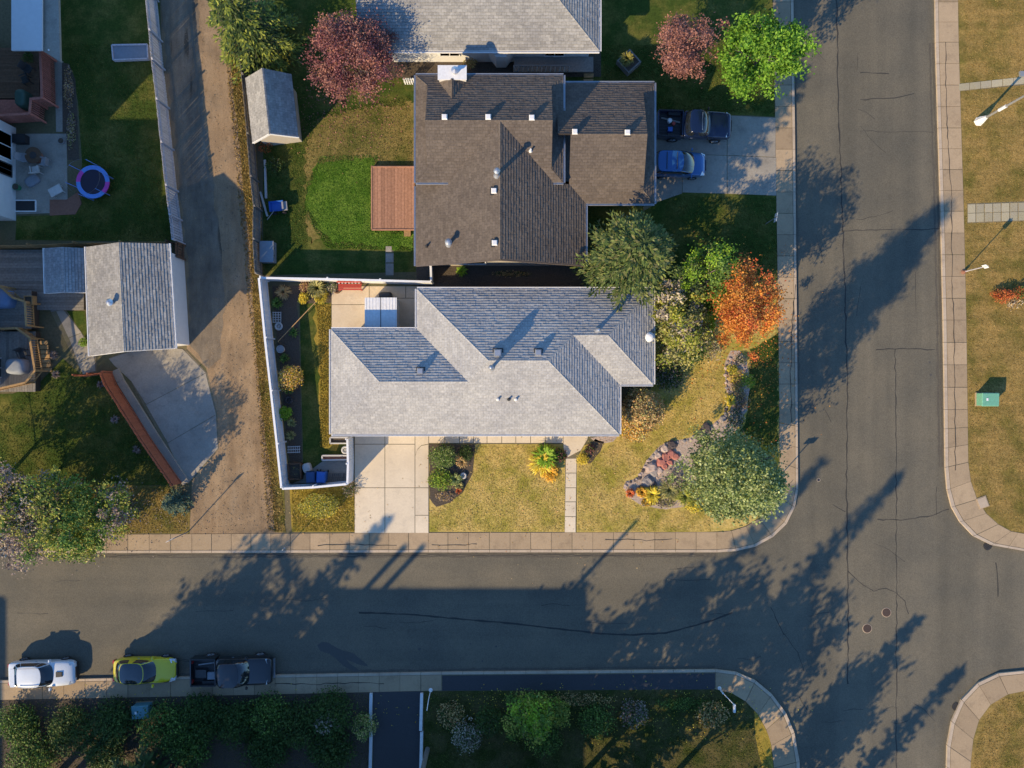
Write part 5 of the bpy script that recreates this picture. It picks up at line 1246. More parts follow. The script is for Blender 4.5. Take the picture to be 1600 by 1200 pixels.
# ================================================================ VEGETATION
def rot_basis(n_, up=0.35):
    """random leaf frames: two in-plane axes for n leaves"""
    nrm = rng.normal(size=(n_, 3)); nrm[:, 2] = np.abs(nrm[:, 2])+up; nrm /= np.linalg.norm(nrm, axis=1)[:, None]
    t = rng.normal(size=(n_, 3)); t -= (t*nrm).sum(1)[:, None]*nrm; t /= np.linalg.norm(t, axis=1)[:, None]
    return t, np.cross(nrm, t)
def leaf_quads(c, size, aspect=0.6, up=0.7):
    n_ = len(c); t, b = rot_basis(n_, up); s_ = size*rng.uniform(0.6, 1.35, n_)[:, None]
    l = t*s_*0.5; w_ = b*s_*0.5*aspect
    v = np.empty((n_, 4, 3)); v[:, 0] = c-l; v[:, 1] = c+w_; v[:, 2] = c+l; v[:, 3] = c-w_
    return v.reshape(-1, 3)
def limb_tree(base, h, fork, spread, n, rt, lean=(0, 0), twig=2, seed=0, jag=.12):
    """trunk with forking limbs; returns mesh builder and limb tips"""
    r_ = random.Random(seed); m = MB(); tips = []
    b = Vector(base); top = b+Vector((lean[0], lean[1], h))
    pts = [b, b+(top-b)*.3+Vector((r_.uniform(-.1,.1), r_.uniform(-.1,.1), 0)), b+(top-b)*.65+Vector((r_.uniform(-.15,.15), r_.uniform(-.15,.15), 0)), top]
    m.tube(pts, [rt*1.25, rt, rt*.62, rt*.15], 8)
    def at(t):
        k = min(2, int(t*3)); u = t*3-k; return pts[k].lerp(pts[k+1], u)
    for i in range(n):
        t = fork+(1-fork)*(i+.3)/n*.95; s0_ = at(t); a = i*2.4+r_.uniform(-.4,.4); L = spread*(1.0-.55*(t-fork)/(1-fork))*r_.uniform(.75,1.1)
        d = Vector((math.cos(a), math.sin(a), r_.uniform(.35,.8)))
        q = [s0_, s0_+d*L*.35+Vector((r_.uniform(-jag,jag),)*3), s0_+d*L*.7+Vector((0,0,r_.uniform(0,.3)))+Vector((r_.uniform(-jag,jag),)*3), s0_+Vector((d.x*L,d.y*L,d.z*L*.95))]
        m.tube(q, [rt*.42*(1.1-t*.5), rt*.3*(1.1-t*.5), rt*.18, rt*.05], 6); tips.append(q[3])
        for j in range(twig):
            u = r_.uniform(.3,.9); s1 = q[1].lerp(q[3], u); a2 = a+r_.choice((-1,1))*r_.uniform(.5,1.1); L2 = L*r_.uniform(.3,.5)
            e = s1+Vector((math.cos(a2)*L2, math.sin(a2)*L2, L2*r_.uniform(.2,.7))); mid = s1.lerp(e,.5)+Vector((r_.uniform(-jag,jag),)*3)*.6
            m.tube([s1, mid, e], [rt*.16, rt*.1, rt*.03], 5); tips.append(e)
    return m, tips
def broad_tree(name, label, px, py, h, rx, mat, cz0=0.25, shape='round', clumps=90, per=55, leaf=.2, rc=.55, barkm=None, bare=0.0, lean=(0, 0), group=None, cat='tree', fill=.55, seed=None, trunk_r=None, ry=None, twig=2, limbs=9, layers=None):
    base = W(px, py, 0.0); seed = seed if seed is not None else int(px*7+py)
    r = thing(name, label, cat, tuple(base), 0, group)
    m, tips = limb_tree(base, h*.88, cz0*.9, rx*.95, limbs, trunk_r or max(.05, h*.018), lean, twig, seed)
    m.build('trunk', barkm or M['bark'], r, smooth=True)
    ry = ry or rx; z0, z1 = h*cz0, h
    C = []
    nl = 11; lob = []
    for i_ in range(nl):
        u = rng.normal(size=3); u /= np.linalg.norm(u); lob.append((u*rng.uniform(.45, .72), rng.uniform(.34, .52)))
    while len(C) < clumps:
        if shape == 'cone' or rng.random() < .25:
            u = rng.normal(size=3); u /= np.linalg.norm(u); q = fill+(1-fill)*rng.random()**.6; x, y, z = u*q
        else:
            c_, r_l = lob[rng.integers(nl)]; u = rng.normal(size=3); u /= np.linalg.norm(u); x, y, z = c_+u*r_l*rng.random()**.4
        z = min(1, max(-1, z)); t = (z+1)/2
        if shape == 'cone': k = (1-t)**.7*1.0*(1.0 if t > .12 else t/.12*.7+.3); x, y = x/max(.2, math.sqrt(max(.05,1-z*z)))*k, y/max(.2, math.sqrt(max(.05,1-z*z)))*k
        elif shape == 'vase': k = .55+.6*t; x, y = x*k, y*k
        jj = 1+rng.normal()*(.17 if shape == 'cone' else .10)
        C.append((base.x+lean[0]*t+x*rx*jj, base.y+lean[1]*t+y*ry*jj, z0+(z1-z0)*t))
    C = np.array(C)
    if bare: C = C[rng.random(len(C)) > bare]
    cr = rc*rng.uniform(.6, 1.3, len(C))
    n_ = np.maximum(6, (per*rng.uniform(.5, 1.4, len(C)))).astype(int)
    P = np.repeat(C, n_, axis=0)+rng.normal(size=(n_.sum(), 3))*np.repeat(cr, n_)[:, None]*np.array([.55, .55, .4])
    P[:, 2] = np.maximum(P[:, 2], .15)
    mats = mat if isinstance(mat, (list, tuple)) else [mat]
    if len(mats) == 1: mk_fast('crown', leaf_quads(P, leaf), 4, mats[0], r, tuple(base))
    else:
        which = np.repeat(rng.integers(0, len(mats), len(C)), n_)
        for i, mt in enumerate(mats):
            if (which == i).any(): mk_fast('crown', leaf_quads(P[which == i], leaf), 4, mt, r, tuple(base))
    return r
def conifer(name, label, px, py, h, R, mat, tipmat=None, whorl=.38, nb=9, droop=.12, card=.26, z0=.08, lean=(0, 0), group=None, power=.85, dens=1.0, barkm=None):
    base = W(px, py, 0.0); r = thing(name, label, 'tree', tuple(base), 0, group)
    MB().tube([base, base+Vector((lean[0]*.5, lean[1]*.5, h*.5)), base+Vector((lean[0], lean[1], h*.98))], [h*.018+.05, h*.011+.03, .015], 8).build('trunk', barkm or M['bark'], r)
    P = []; D = []; T = []; br = MB()
    z = h*z0
    while z < h*.98:
        t = (z/h-z0)/(1-z0); Rz = R*(1-t)**power+.12
        n_ = max(4, int(nb*(.6+.4*(1-t)))); a0_ = random.uniform(0, 6)
        for k in range(n_):
            a = a0_+2*math.pi*k/n_+random.uniform(-.22,.22); L = Rz*random.uniform(.72,1.1)
            o = np.array([base.x+lean[0]*z/h, base.y+lean[1]*z/h, z+random.uniform(-.1,.1)])
            st = max(.1, card*.42/dens); ns = max(2, int(L/st))
            dr = np.array([math.cos(a), math.sin(a)]); up0 = .35*t
            for j in range(ns):
                u = (j+.7)/ns; rr = u*L; zz = rr*up0 - droop*rr*rr/max(.5, R)
                wid = .34*L*(1-u*.75)*.9+.05
                for s_ in (-1, 0, 1):
                    off = s_*wid*random.uniform(.3, 1)
                    P.append((o[0]+dr[0]*(rr-abs(off)*.4)-dr[1]*off, o[1]+dr[1]*(rr-abs(off)*.4)+dr[0]*off, o[2]+zz+random.uniform(-.05,.05)-abs(off)*.15))
                    aa = a+s_*.7+random.uniform(-.3,.3); D.append((math.cos(aa), math.sin(aa), random.uniform(-.35,.25))); T.append(u)
            if L > .8: br.tube([o, o+np.array([dr[0]*L*.8, dr[1]*L*.8, L*.8*up0-droop*L*L*.64/max(.5,R)])], [.035, .01], 5, cap=False)
        z += whorl*random.uniform(.8, 1.2)*(1 if t < .8 else .7)
    if br.v: br.build('branches', barkm or M['bark'], r)
    P = np.array(P); D = np.array(D); T = np.array(T); D /= np.linalg.norm(D, axis=1)[:, None]
    n_ = len(P); nr = rng.normal(size=(n_, 3))*.45; nr[:, 2] += 1
    b = np.cross(nr, D); b /= np.linalg.norm(b, axis=1)[:, None]
    s_ = card*rng.uniform(.6, 1.3, n_)[:, None]
    v = np.empty((n_, 4, 3)); v[:, 0] = P-D*s_*.5; v[:, 1] = P+b*s_*.22; v[:, 2] = P+D*s_*.55; v[:, 3] = P-b*s_*.22
    sel = (T > .7) & (rng.random(n_) < .75)
    if tipmat is not None:
        mk_fast('crown', v[~sel].reshape(-1, 3), 4, mat, r, tuple(base)); mk_fast('branch_tips', v[sel].reshape(-1, 3), 4, tipmat, r, tuple(base))
    else: mk_fast('crown', v.reshape(-1, 3), 4, mat, r, tuple(base))
    return r
def shrub(name, label, px, py, rx, h, mat, ry=None, n=900, leaf=.11, cat='shrub', group=None, stems=True, hollow=.45, z=0.0, lump=7, barkm=None):
    base = W(px, py, z); r = thing(name, label, cat, tuple(base), 0, group); ry = ry or rx
    lc = [(0, 0, .55, 1.0)]+[(math.cos(a)*random.uniform(.35,.6), math.sin(a)*random.uniform(.35,.6), random.uniform(.3,.6), random.uniform(.4,.62)) for a in np.linspace(0, 6.28, lump, endpoint=False)]
    P = []
    for i, (lx, ly, lz, lr) in enumerate(lc):
        k = int(n*(.3 if i == 0 else .7/max(1, lump))); u = rng.normal(size=(k, 3)); u /= np.linalg.norm(u, axis=1)[:, None]; q = hollow+(1-hollow)*rng.random(k)[:, None]**.5
        u = u*q*(lr if i else .75)
        P.append(np.c_[base.x+(lx+u[:, 0])*rx, base.y+(ly+u[:, 1])*ry, z+np.maximum(.03, (lz+u[:, 2]*.55)*h)])
    P = np.concatenate(P)
    mats = mat if isinstance(mat, (list, tuple)) else [mat]
    wh = rng.integers(0, len(mats), len(P))
    for i, mt in enumerate(mats): mk_fast('foliage', leaf_quads(P[wh == i], leaf), 4, mt, r, tuple(base))
    if stems:
        m = MB()
        for k in range(7):
            a = k*.9+random.uniform(-.3,.3); m.tube([base, base+Vector((math.cos(a)*rx*.3, math.sin(a)*ry*.3, h*.4)), base+Vector((math.cos(a)*rx*.62, math.sin(a)*ry*.62, h*.75))], [.025,.018,.006], 5)
        m.build('stems', barkm or M['bark'], r)
    return r
def tuft(name, label, px, py, R, h, mat, n=130, w=.05, cat='plant', z=0.0, group=None, arch=.6):
    """arching blades fountaining from one point"""
    base = W(px, py, z); r = thing(name, label, cat, tuple(base), 0, group)
    a = rng.uniform(0, 6.283, n); L = R*rng.uniform(.5, 1.1, n); hh = h*rng.uniform(.6, 1.1, n)
    d = np.c_[np.cos(a), np.sin(a)]; s_ = np.c_[-np.sin(a), np.cos(a)]*w/2
    q = []
    for (u, zz, ww) in ((.02, 0, 1), (.4, .85, 1), (.75, 1.0, .8), (1, arch, .1)):
        c = np.c_[base.x+d[:, 0]*L*u, base.y+d[:, 1]*L*u, z+hh*zz]; q.append((c+np.c_[s_*ww, 0*a], c-np.c_[s_*ww, 0*a]))
    fs = []
    for i in range(3): fs.append(np.stack([q[i][0], q[i][1], q[i+1][1], q[i+1][0]], 1))
    mk_fast('blades', np.concatenate(fs).reshape(-1, 3), 4, mat, r, tuple(base))
    MB().lathe([(R*.16, -.02), (R*.13, h*.22), (.01, h*.26)], n=8).build('crown_base', M['bark'], r, local=True)
    return r

L_ = {}
L_['plum'] = leafmat('plum_leaf', [(0.096,0.028,0.038),(0.166,0.051,0.064),(0.243,0.090,0.096),(0.346,0.154,0.147)], .2)
L_['plum2'] = leafmat('plum_leaf_pale', [(0.192,0.077,0.070),(0.320,0.141,0.115),(0.422,0.205,0.166),(0.256,0.102,0.090)], .2)
L_['maple'] = leafmat('maple_leaf', [(0.077,0.179,0.015),(0.128,0.282,0.023),(0.205,0.384,0.038),(0.282,0.461,0.064)], .3)
L_['orange'] = leafmat('orange_leaf', [(.58,.17,.03),(.70,.27,.05),(.78,.40,.09),(.62,.14,.06)], .3)
L_['orange2'] = leafmat('red_orange_leaf', [(.46,.07,.03),(.60,.14,.05),(.72,.32,.08),(.42,.18,.05)], .3)
L_['silver'] = leafmat('silver_leaf', [(.09,.135,.04),(.17,.225,.07),(.29,.34,.12),(.46,.50,.25)], .2)
L_['pine'] = leafmat('pine_needle', [(.03,.056,.018),(.055,.09,.025),(.085,.125,.035),(.13,.16,.05)], .1)
L_['pine_tip'] = leafmat('pine_tip', [(.075,.115,.028),(.13,.175,.045),(.19,.225,.07),(.22,.20,.08)], .15)
L_['spruce'] = leafmat('spruce_needle', [(0.032,0.064,0.026),(0.064,0.102,0.032),(0.102,0.141,0.038)], .1)
L_['spruce_y'] = leafmat('spruce_yellow', [(0.128,0.166,0.026),(0.205,0.243,0.038),(0.307,0.333,0.064)], .15)
L_['bluespruce'] = leafmat('blue_spruce_needle', [(0.038,0.077,0.058),(0.077,0.128,0.096),(0.128,0.192,0.141)], .1)
L_['ygreen'] = leafmat('yellow_green_leaf', [(0.166,0.218,0.032),(0.282,0.320,0.051),(0.410,0.410,0.077),(0.512,0.461,0.115)], .3)
L_['green'] = leafmat('green_leaf', [(0.058,0.115,0.019),(0.102,0.192,0.032),(0.166,0.269,0.051),(0.256,0.358,0.090)], .25)
L_['dkgreen'] = leafmat('dark_green_leaf', [(0.032,0.064,0.015),(0.058,0.102,0.023),(0.090,0.141,0.032)], .2)
L_['lime'] = leafmat('lime_leaf', [(0.179,0.333,0.026),(0.282,0.461,0.038),(0.410,0.563,0.077)], .3)
L_['tan'] = leafmat('tan_leaf', [(.42,.26,.10),(.58,.40,.17),(.70,.52,.26),(.48,.22,.11)], .25)
L_['lilac'] = leafmat('lilac_brown_leaf', [(0.166,0.115,0.109),(0.282,0.211,0.198),(0.410,0.333,0.307),(0.218,0.154,0.128)], .2)
L_['beige'] = leafmat('beige_green_leaf', [(0.256,0.230,0.077),(0.410,0.371,0.128),(0.538,0.486,0.218),(0.205,0.243,0.064)], .25)
L_['yellow'] = leafmat('yellow_leaf', [(0.640,0.461,0.038),(0.794,0.614,0.064),(0.800,0.717,0.154)], .3)
L_['gold'] = leafmat('golden_leaf', [(0.576,0.282,0.038),(0.768,0.422,0.051),(0.800,0.538,0.077)], .3)
L_['red'] = leafmat('red_leaf', [(0.410,0.064,0.032),(0.576,0.115,0.038),(0.640,0.205,0.064),(0.282,0.090,0.038)], .25)
L_['bare'] = leafmat('dry_twig', [(0.256,0.205,0.166),(0.422,0.358,0.294),(0.538,0.461,0.384)], .1)
L_['grass'] = leafmat('grass_blade', [(0.218,0.205,0.051),(0.320,0.282,0.077),(0.384,0.358,0.115)], .3)

broad_tree('plum_tree', 'purple leaved plum tree shading the garden shed', 565, 128, 6.2, 3.1, [L_['plum'], L_['plum2']], .22, 'round', 240, 130, .13, .5, cat='tree', ry=2.6)
broad_tree('plum_tree', 'pinkish purple plum tree between the timber planter and the bright green maple', 1055, 105, 5.2, 2.3, [L_['plum2']], .25, 'vase', 130, 120, .13, .45)
conifer('spruce_tree', 'yellow green spruce drooping over the shed roof by the alley', 412, 78, 10, 3.2, L_['spruce'], L_['spruce_y'], .36, 10, .35, .27)
broad_tree('maple_tree', 'bright green maple beside the avenue walk', 1157, 130, 7.0, 2.7, L_['maple'], .3, 'round', 170, 100, .19, .45, limbs=8)
conifer('pine_tree', 'large pine tree between the brown house and the grey roof', 968, 420, 10.0, 3.6, L_['pine'], L_['pine_tip'], .36, 12, .04, .29, z0=.12, power=.58, dens=1.1)
broad_tree('maple_tree', 'flame orange maple near the north corner of the lot', 1134, 486, 6.8, 1.95, [L_['orange'], L_['orange'], L_['orange2']], .2, 'round', 210, 105, .15, .45, ry=3.1)
broad_tree('silver_leaf_tree', 'tall silvery green tree on the street corner of the lot', 1108, 728, 13.2, 3.1, L_['silver'], .10, 'cone', 390, 105, .17, .5, limbs=14, trunk_r=.2, fill=.5)
broad_tree('mountain_ash', 'green tree behind the flame orange maple', 1085, 440, 6.2, 1.9, [L_['green'], L_['lime'], L_['pine']], .2, 'round', 140, 95, .15, .45)
broad_tree('juniper_tree', 'olive green tree with dry branches beside the grey east eave', 1046, 505, 4.6, 1.9, [L_['beige'], L_['ygreen'], L_['ygreen'], L_['bare']], .10, 'round', 230, 90, .19, .45, barkm=M['bark_pale'], ry=2.5, twig=4, limbs=14)
shrub('juniper', 'lime green bush between the olive tree and the orange maple', 1095, 505, .8, 2.4, L_['lime'], ry=1.6, n=2600, leaf=.16)
shrub('tan_shrub', 'tan autumn shrub filling the notch beside the east wing', 996, 642, 1.5, 2.9, [L_['tan'], L_['tan'], L_['beige'], L_['tan']], ry=1.7, n=11000, leaf=.15, lump=13, hollow=.1)
shrub('tan_shrub', 'lower tan autumn shrub against the east wall corner', 988, 664, 1.15, 2.3, [L_['tan'], L_['beige'], L_['tan'], L_['gold']], n=6000, leaf=.14, lump=10, hollow=.1)
shrub('dark_shrub', 'dark bare shrub enlarged to deepen the shade below the olive tree', 1044, 580, 1.3, 1.0, [L_['dkgreen'], L_['dkgreen'], L_['lilac']], ry=1.6, n=3600, leaf=.13, hollow=.2)  # dark leaves spread wide to deepen the shade here
shrub('spreading_juniper', 'low tan juniper at the edge of the sunny side lawn', 1108, 545, .9, .8, [L_['beige'], L_['bare']], n=900, leaf=.11)
# left kerb trees, half bare
broad_tree('ornamental_crabapple', 'half bare green tree on the west boulevard beside the walk', 150, 795, 6.5, 3.2, [L_['ygreen'], L_['green']], .2, 'vase', 190, 52, .17, .42, M['bark'], limbs=16, twig=5)
broad_tree('lilac_tree', 'greyish lilac tree overhanging the street kerb', 75, 815, 6.2, 2.9, [L_['lilac'], L_['lilac'], L_['bare']], .25, 'vase', 185, 52, .15, .4, M['bark_pale'], limbs=16, twig=5)
broad_tree('poplar_tree', 'yellow green tree at the western end of the boulevard', 58, 770, 7.0, 3.0, [L_['ygreen'], L_['green'], L_['lilac']], .25, 'vase', 180, 52, .17, .42, M['bark'], limbs=14, twig=4)
broad_tree('lilac_tree', 'bare grey twigged tree behind the boulevard trees', 14, 742, 6.5, 2.9, [L_['lilac'], L_['green']], .25, 'vase', 150, 48, .16, .42, M['bark_pale'], limbs=14, twig=4)
broad_tree('ornamental_crabapple', 'small green tree leaning over the kerb beside the alley lawn', 165, 838, 4.2, 1.3, [L_['green'], L_['beige']], .2, 'vase', 70, 48, .15, .4, limbs=10, twig=4)
broad_tree('ornamental_crabapple', 'olive green tree nearest the red fence on the west boulevard', 203, 782, 5.6, 2.3, [L_['green'], L_['ygreen'], L_['lilac']], .2, 'vase', 150, 50, .16, .42, M['bark'], limbs=14, twig=4)
broad_tree('lilac_tree', 'grey lilac tree in the middle of the west boulevard', 115, 775, 6.0, 2.4, [L_['lilac'], L_['ygreen'], L_['bare']], .2, 'vase', 140, 50, .15, .42, M['bark_pale'], limbs=14, twig=4)
broad_tree('young_ash', 'lime green small tree between the pine and the orange maple', 1112, 468, 4.6, 1.4, [L_['lime'], L_['green']], .15, 'round', 110, 80, .15, .42)
broad_tree('young_ash', 'olive small tree below the dry branched tree by the east eave', 1062, 535, 3.8, 1.5, [L_['ygreen'], L_['beige'], L_['dkgreen']], .12, 'round', 110, 80, .15, .42)
conifer('dwarf_spruce', 'small blue green spruce at the end of the red fence', 281, 783, 2.3, .95, L_['bluespruce'], None, .2, 9, .1, .2)
# corner lot plants
shrub('burning_bush', 'round orange shrub against the white alley fence', 459, 590, .95, 1.7, [L_['tan'], L_['gold'], L_['tan'], L_['yellow']], n=2600, leaf=.10, lump=9)
shrub('currant_bush', 'small lime bush below the round orange shrub', 448, 645, .55, .8, L_['lime'], n=600, leaf=.12)
shrub('spirea', 'large yellow green spirea in front of the white bin yard fence', 503, 788, 1.55, 1.1, [L_['ygreen'], L_['yellow'], L_['beige'], L_['ygreen']], ry=1.0, n=3600, leaf=.10, lump=13)
shrub('cotoneaster', 'dark twiggy shrub at the corner of the driveway fence', 548, 762, .7, .6, [L_['dkgreen'], L_['lilac']], n=500, leaf=.09)
bed = sheet('flower_bed', wob([(671,694),(742,694),(741,716),(738,740),(724,768),(704,785),(682,792),(671,778)], 8, .8), Z3, M['mulch'])
shrub('potentilla', 'rounded light green shrub at the top of the driveway flower bed', 693, 712, 1.15, 1.1, [L_['green'], L_['silver']], ry=.95, n=2400, leaf=.10, lump=10)
shrub('potentilla', 'yellow green shrub in the driveway flower bed', 689, 748, .95, .8, [L_['ygreen'], L_['green'], L_['lime']], ry=.85, n=1500, leaf=.11, lump=8)
shrub('boxwood', 'dark green shrub in the house side corner of the driveway bed', 728, 708, .6, .7, L_['dkgreen'], n=700, leaf=.1)
tuft('dried_lily', 'dry tan lily clump in the driveway flower bed', 722, 721, .5, .35, L_['tan'], 90, .06)
tuft('grey_fern', 'silvery grey plant in the driveway flower bed', 712, 748, .55, .35, L_['silver'], 110, .05)
tuft('pale_grass', 'pale green plant beside the ring ornament in the bed', 718, 758, .35, .3, L_['beige'], 70, .05)
tuft('red_flower', 'small red flowering plant in the driveway flower bed', 717, 766, .25, .25, L_['red'], 60, .06)
shrub('groundcover', 'low tan groundcover at the tip of the driveway bed', 695, 775, .7, .2, [L_['tan'], L_['lilac']], ry=.35, n=500, leaf=.09, stems=False)
wheel_thing('ring_ornament', 'white ring ornament in the driveway flower bed', 724, 743, .17, M['pale_pot'])
tuft('daylily', 'large lime daylily clump beside the front walk', 852, 712, .95, .55, L_['lime'], 190, .10)
tuft('daylily', 'large yellow daylily clump beside the front walk', 846, 722, 1.0, .5, L_['yellow'], 200, .10)
tuft('hosta', 'golden hosta clump below the yellow daylilies', 860, 738, .7, .4, L_['gold'], 120, .11)
shrub('heuchera', 'dark green low plant between daylilies and walk', 874, 712, .55, .45, [L_['dkgreen'], L_['dkgreen'], L_['plum']], n=600, leaf=.12)
shrub('marigold', 'yellow marigold mound across the front walk', 911, 717, .48, .4, L_['yellow'], n=700, leaf=.08, cat='plant')
sheet('entry_bed', wob([(905,722),(918,700),(930,686),(944,690),(938,706),(922,724)], 5, .8), Z3, M['mulch'])
sheet('entry_gravel', wob([(922,684),(966,680),(958,690),(944,692),(930,690)], 5, .8), Z3, M['gravel'])
shrub('heuchera', 'dark purple plant beside the entry gravel', 922, 702, .4, .35, [L_['plum'], L_['dkgreen']], n=350, leaf=.10)
# rock garden
rg = sheet('rock_garden', wob([(974,760),(978,752),(996,746),(1002,736),(1008,722),(1020,708),(1032,696),(1050,690),(1078,684),(1096,678),(1112,664),(1130,650),(1142,640),(1134,600),(1132,568),(1142,548),(1156,548),(1166,560),(1172,600),(1166,640),(1150,672),(1120,710),(1100,740),(1106,780),(1090,788),(1040,796),(1004,790),(980,776)], 8, 1.0), Z3, M['gravel'])
def rock(px, py, r0, mat, parent, flat=.55):
    b = W(px, py, Z3); m = MB(); n = 8; v = []
    rr = [r0*random.uniform(.75, 1.2) for _ in range(n)]
    for (s_, z_) in ((1, 0), (1.0, .5), (.62, 1)):
        for k in range(n):
            a = 2*math.pi*k/n; v.append((b.x+rr[k]*s_*math.cos(a)*random.uniform(.9,1.1), b.y+rr[k]*s_*math.sin(a)*random.uniform(.9,1.1), Z3+r0*flat*z_*random.uniform(.8,1.15)))
    f = [[i*n+k, i*n+(k+1) % n, (i+1)*n+(k+1) % n, (i+1)*n+k] for i in range(2) for k in range(n)]+[[2*n+k for k in range(n)]]
    return mk('rock', v, f, mat, parent)
M['rock_red'] = grain('rock_red', (.30,.10,.09), (.46,.20,.17), (.40,.17,.12), 2, 7); M['rock_pink'] = grain('rock_pink', (.38,.29,.25), (.55,.45,.40), (.33,.24,.2), 2, 7); M['rock_grey'] = grain('rock_grey', (.18,.16,.16), (.34,.31,.30), (.25,.22,.2), 2, 8); M['rock_dark'] = grain('rock_dark', (.05,.04,.045), (.12,.10,.1), None, 2, 8)
for (x, y, r0, k) in [(1040,715,.34,'rock_red'),(1048,708,.3,'rock_red'),(1033,722,.36,'rock_red'),(1055,713,.28,'rock_red'),(1038,728,.3,'rock_red'),(1046,722,.26,'rock_red'),(1028,712,.26,'rock_pink'),(1018,730,.42,'rock_pink'),(1022,738,.3,'rock_grey'),(1038,700,.3,'rock_pink'),(1046,698,.25,'rock_dark'),(1012,752,.4,'rock_grey'),(1020,756,.24,'rock_dark'),(1000,764,.28,'rock_dark'),(1030,735,.3,'rock_pink'),(1050,694,.36,'rock_dark'),(1098,676,.3,'rock_dark'),(1104,668,.34,'rock_dark'),(1130,655,.25,'rock_grey'),(1160,640,.3,'rock_grey'),(1150,656,.28,'rock_grey')]:
    rock(x, y, r0, M[k], rg)
edge = [(974,760),(978,752),(996,746),(1002,736),(1008,722),(1020,708),(1032,696),(1050,690),(1078,684),(1096,678),(1112,664),(1130,650),(1134,628),(1134,600),(1132,575),(1140,552)]
for i in range(len(edge)-1):
    for j in range(4):
        t = (j+random.random()*.6)/4; x = edge[i][0]+(edge[i+1][0]-edge[i][0])*t+random.uniform(.5,3.5); y = edge[i][1]+(edge[i+1][1]-edge[i][1])*t+random.uniform(.5,3.5)
        rock(x, y, random.uniform(.07,.15), M[random.choice(['rock_pink','rock_grey','rock_pink','rock_dark'])], rg)
for i in range(60):
    rock(random.uniform(1004,1060), random.uniform(740,786), random.uniform(.05,.1), M[random.choice(['rock_pink','rock_grey'])], rg)
tuft('marigold_clump', 'bright golden round clump in the rock garden', 1002, 768, .42, .4, L_['gold'], 150, .09)
tuft('red_sedum', 'orange red sedum at the point of the rock garden', 984, 770, .35, .3, L_['red'], 110, .07)
tuft('yellow_grass', 'pale yellow grass clump beside the golden clump', 1018, 772, .7, .4, L_['yellow'], 150, .06); tuft('beige_grass', 'beige grass clump in the gravel of the rock garden', 1045, 765, .85, .4, L_['beige'], 170, .06); tuft('lime_grass', 'lime grass clump below the silvery tree', 1070, 775, .9, .35, L_['ygreen'], 150, .07)
shrub('bare_shrub', 'dry brown shrub beside the red rocks', 1052, 745, .8, .7, [L_['lilac'], L_['bare']], n=500, leaf=.1)
shrub('yellow_shrub', 'yellow leaved shrub under the silvery corner tree', 1085, 790, .9, .5, [L_['yellow'], L_['ygreen']], ry=.5, n=700, leaf=.1)
shrub('golden_shrub', 'yellow shrub in the strip bed below the orange maple', 1143, 578, .45, .5, [L_['yellow'], L_['ygreen']], n=450, leaf=.1); shrub('lime_shrub', 'lime shrub in the strip bed beside the shaded lawn', 1168, 595, .6, .6, [L_['ygreen'], L_['lime']], n=500, leaf=.1); shrub('tan_mound', 'tan dry mound in the strip bed', 1152, 608, .6, .4, [L_['tan'], L_['beige']], n=450, leaf=.09); tuft('yellow_edge_plant', 'yellow plant at the lower end of the strip bed', 1140, 625, .5, .3, L_['yellow'], 110, .06); shrub('dark_mound', 'dark spiky plant just below the orange maple', 1156, 562, .45, .4, [L_['dkgreen'], L_['bare']], n=350, leaf=.1)
for (nm, lb, x, y, rx, ry, h, cs) in (('strip_plant','golden groundcover along the upper strip bed',1150,590,.7,.7,.35,('yellow','tan')),('strip_plant','brown sedum mat in the middle of the strip bed',1156,625,.6,.9,.3,('tan','lilac')),
        ('strip_plant','dark leafy mat at the lower strip bed',1148,655,.7,.8,.35,('dkgreen','bare')),('strip_plant','yellow groundcover beneath the silvery tree',1095,765,.9,.7,.35,('yellow','beige')),('strip_plant','beige thyme mat in the rock garden gravel',1040,782,.9,.5,.22,('beige','lilac')),
        ('strip_plant','lime mat beside the beige grass clump',1062,760,.8,.7,.4,('ygreen','lilac')),('strip_plant','orange tinted mat at the rock garden edge',1014,784,.7,.35,.2,('gold','beige'))):
    shrub(nm, lb, x, y, rx, h, [L_[c] for c in cs], ry=ry, n=900, leaf=.11, stems=False, cat='plant')
# back bed of the corner lot
tuft('dry_grass', 'dry tan grass clump in the corner of the fence bed', 444, 457, .6, .4, L_['tan'], 120, .05); tuft('fern', 'green fern in the fence bed', 434, 474, .45, .35, L_['green'], 90, .06); shrub('chrysanthemum', 'round bright yellow chrysanthemum in the back bed', 475, 467, .46, .5, L_['yellow'], n=900, leaf=.09, cat='plant', lump=8)
tuft('ornamental_grass', 'tall striped ornamental grass beside the patio', 498, 452, .75, .9, L_['beige'], 190, .05); tuft('ornamental_grass', 'yellow ornamental grass at the edge of the side lawn', 503, 464, .6, .5, L_['yellow'], 160, .05); shrub('purple_plant', 'purple brown plant in the back bed', 478, 450, .45, .5, [L_['tan'], L_['plum']], n=400, leaf=.1); shrub('rose_bush', 'grey green bush beside the wagon wheel', 519, 449, .5, .6, [L_['silver'], L_['bare']], n=400, leaf=.1)
for (x, y, lb) in ((446,560,'small leafy plant below the birdbath'),(457,660,'brown dry plant in the lower fence bed'),(456,680,'dry bean plant in the lower fence bed'),(463,735,'white flowering plant in the dark framed bed'),(460,520,'green vine at the foot of the slanting pole'),(452,608,'small dark plant under the orange shrub')):
    tuft('bed_plant', lb, x, y, .4, .35, L_['beige' if y > 650 else 'green'], 70, .05)
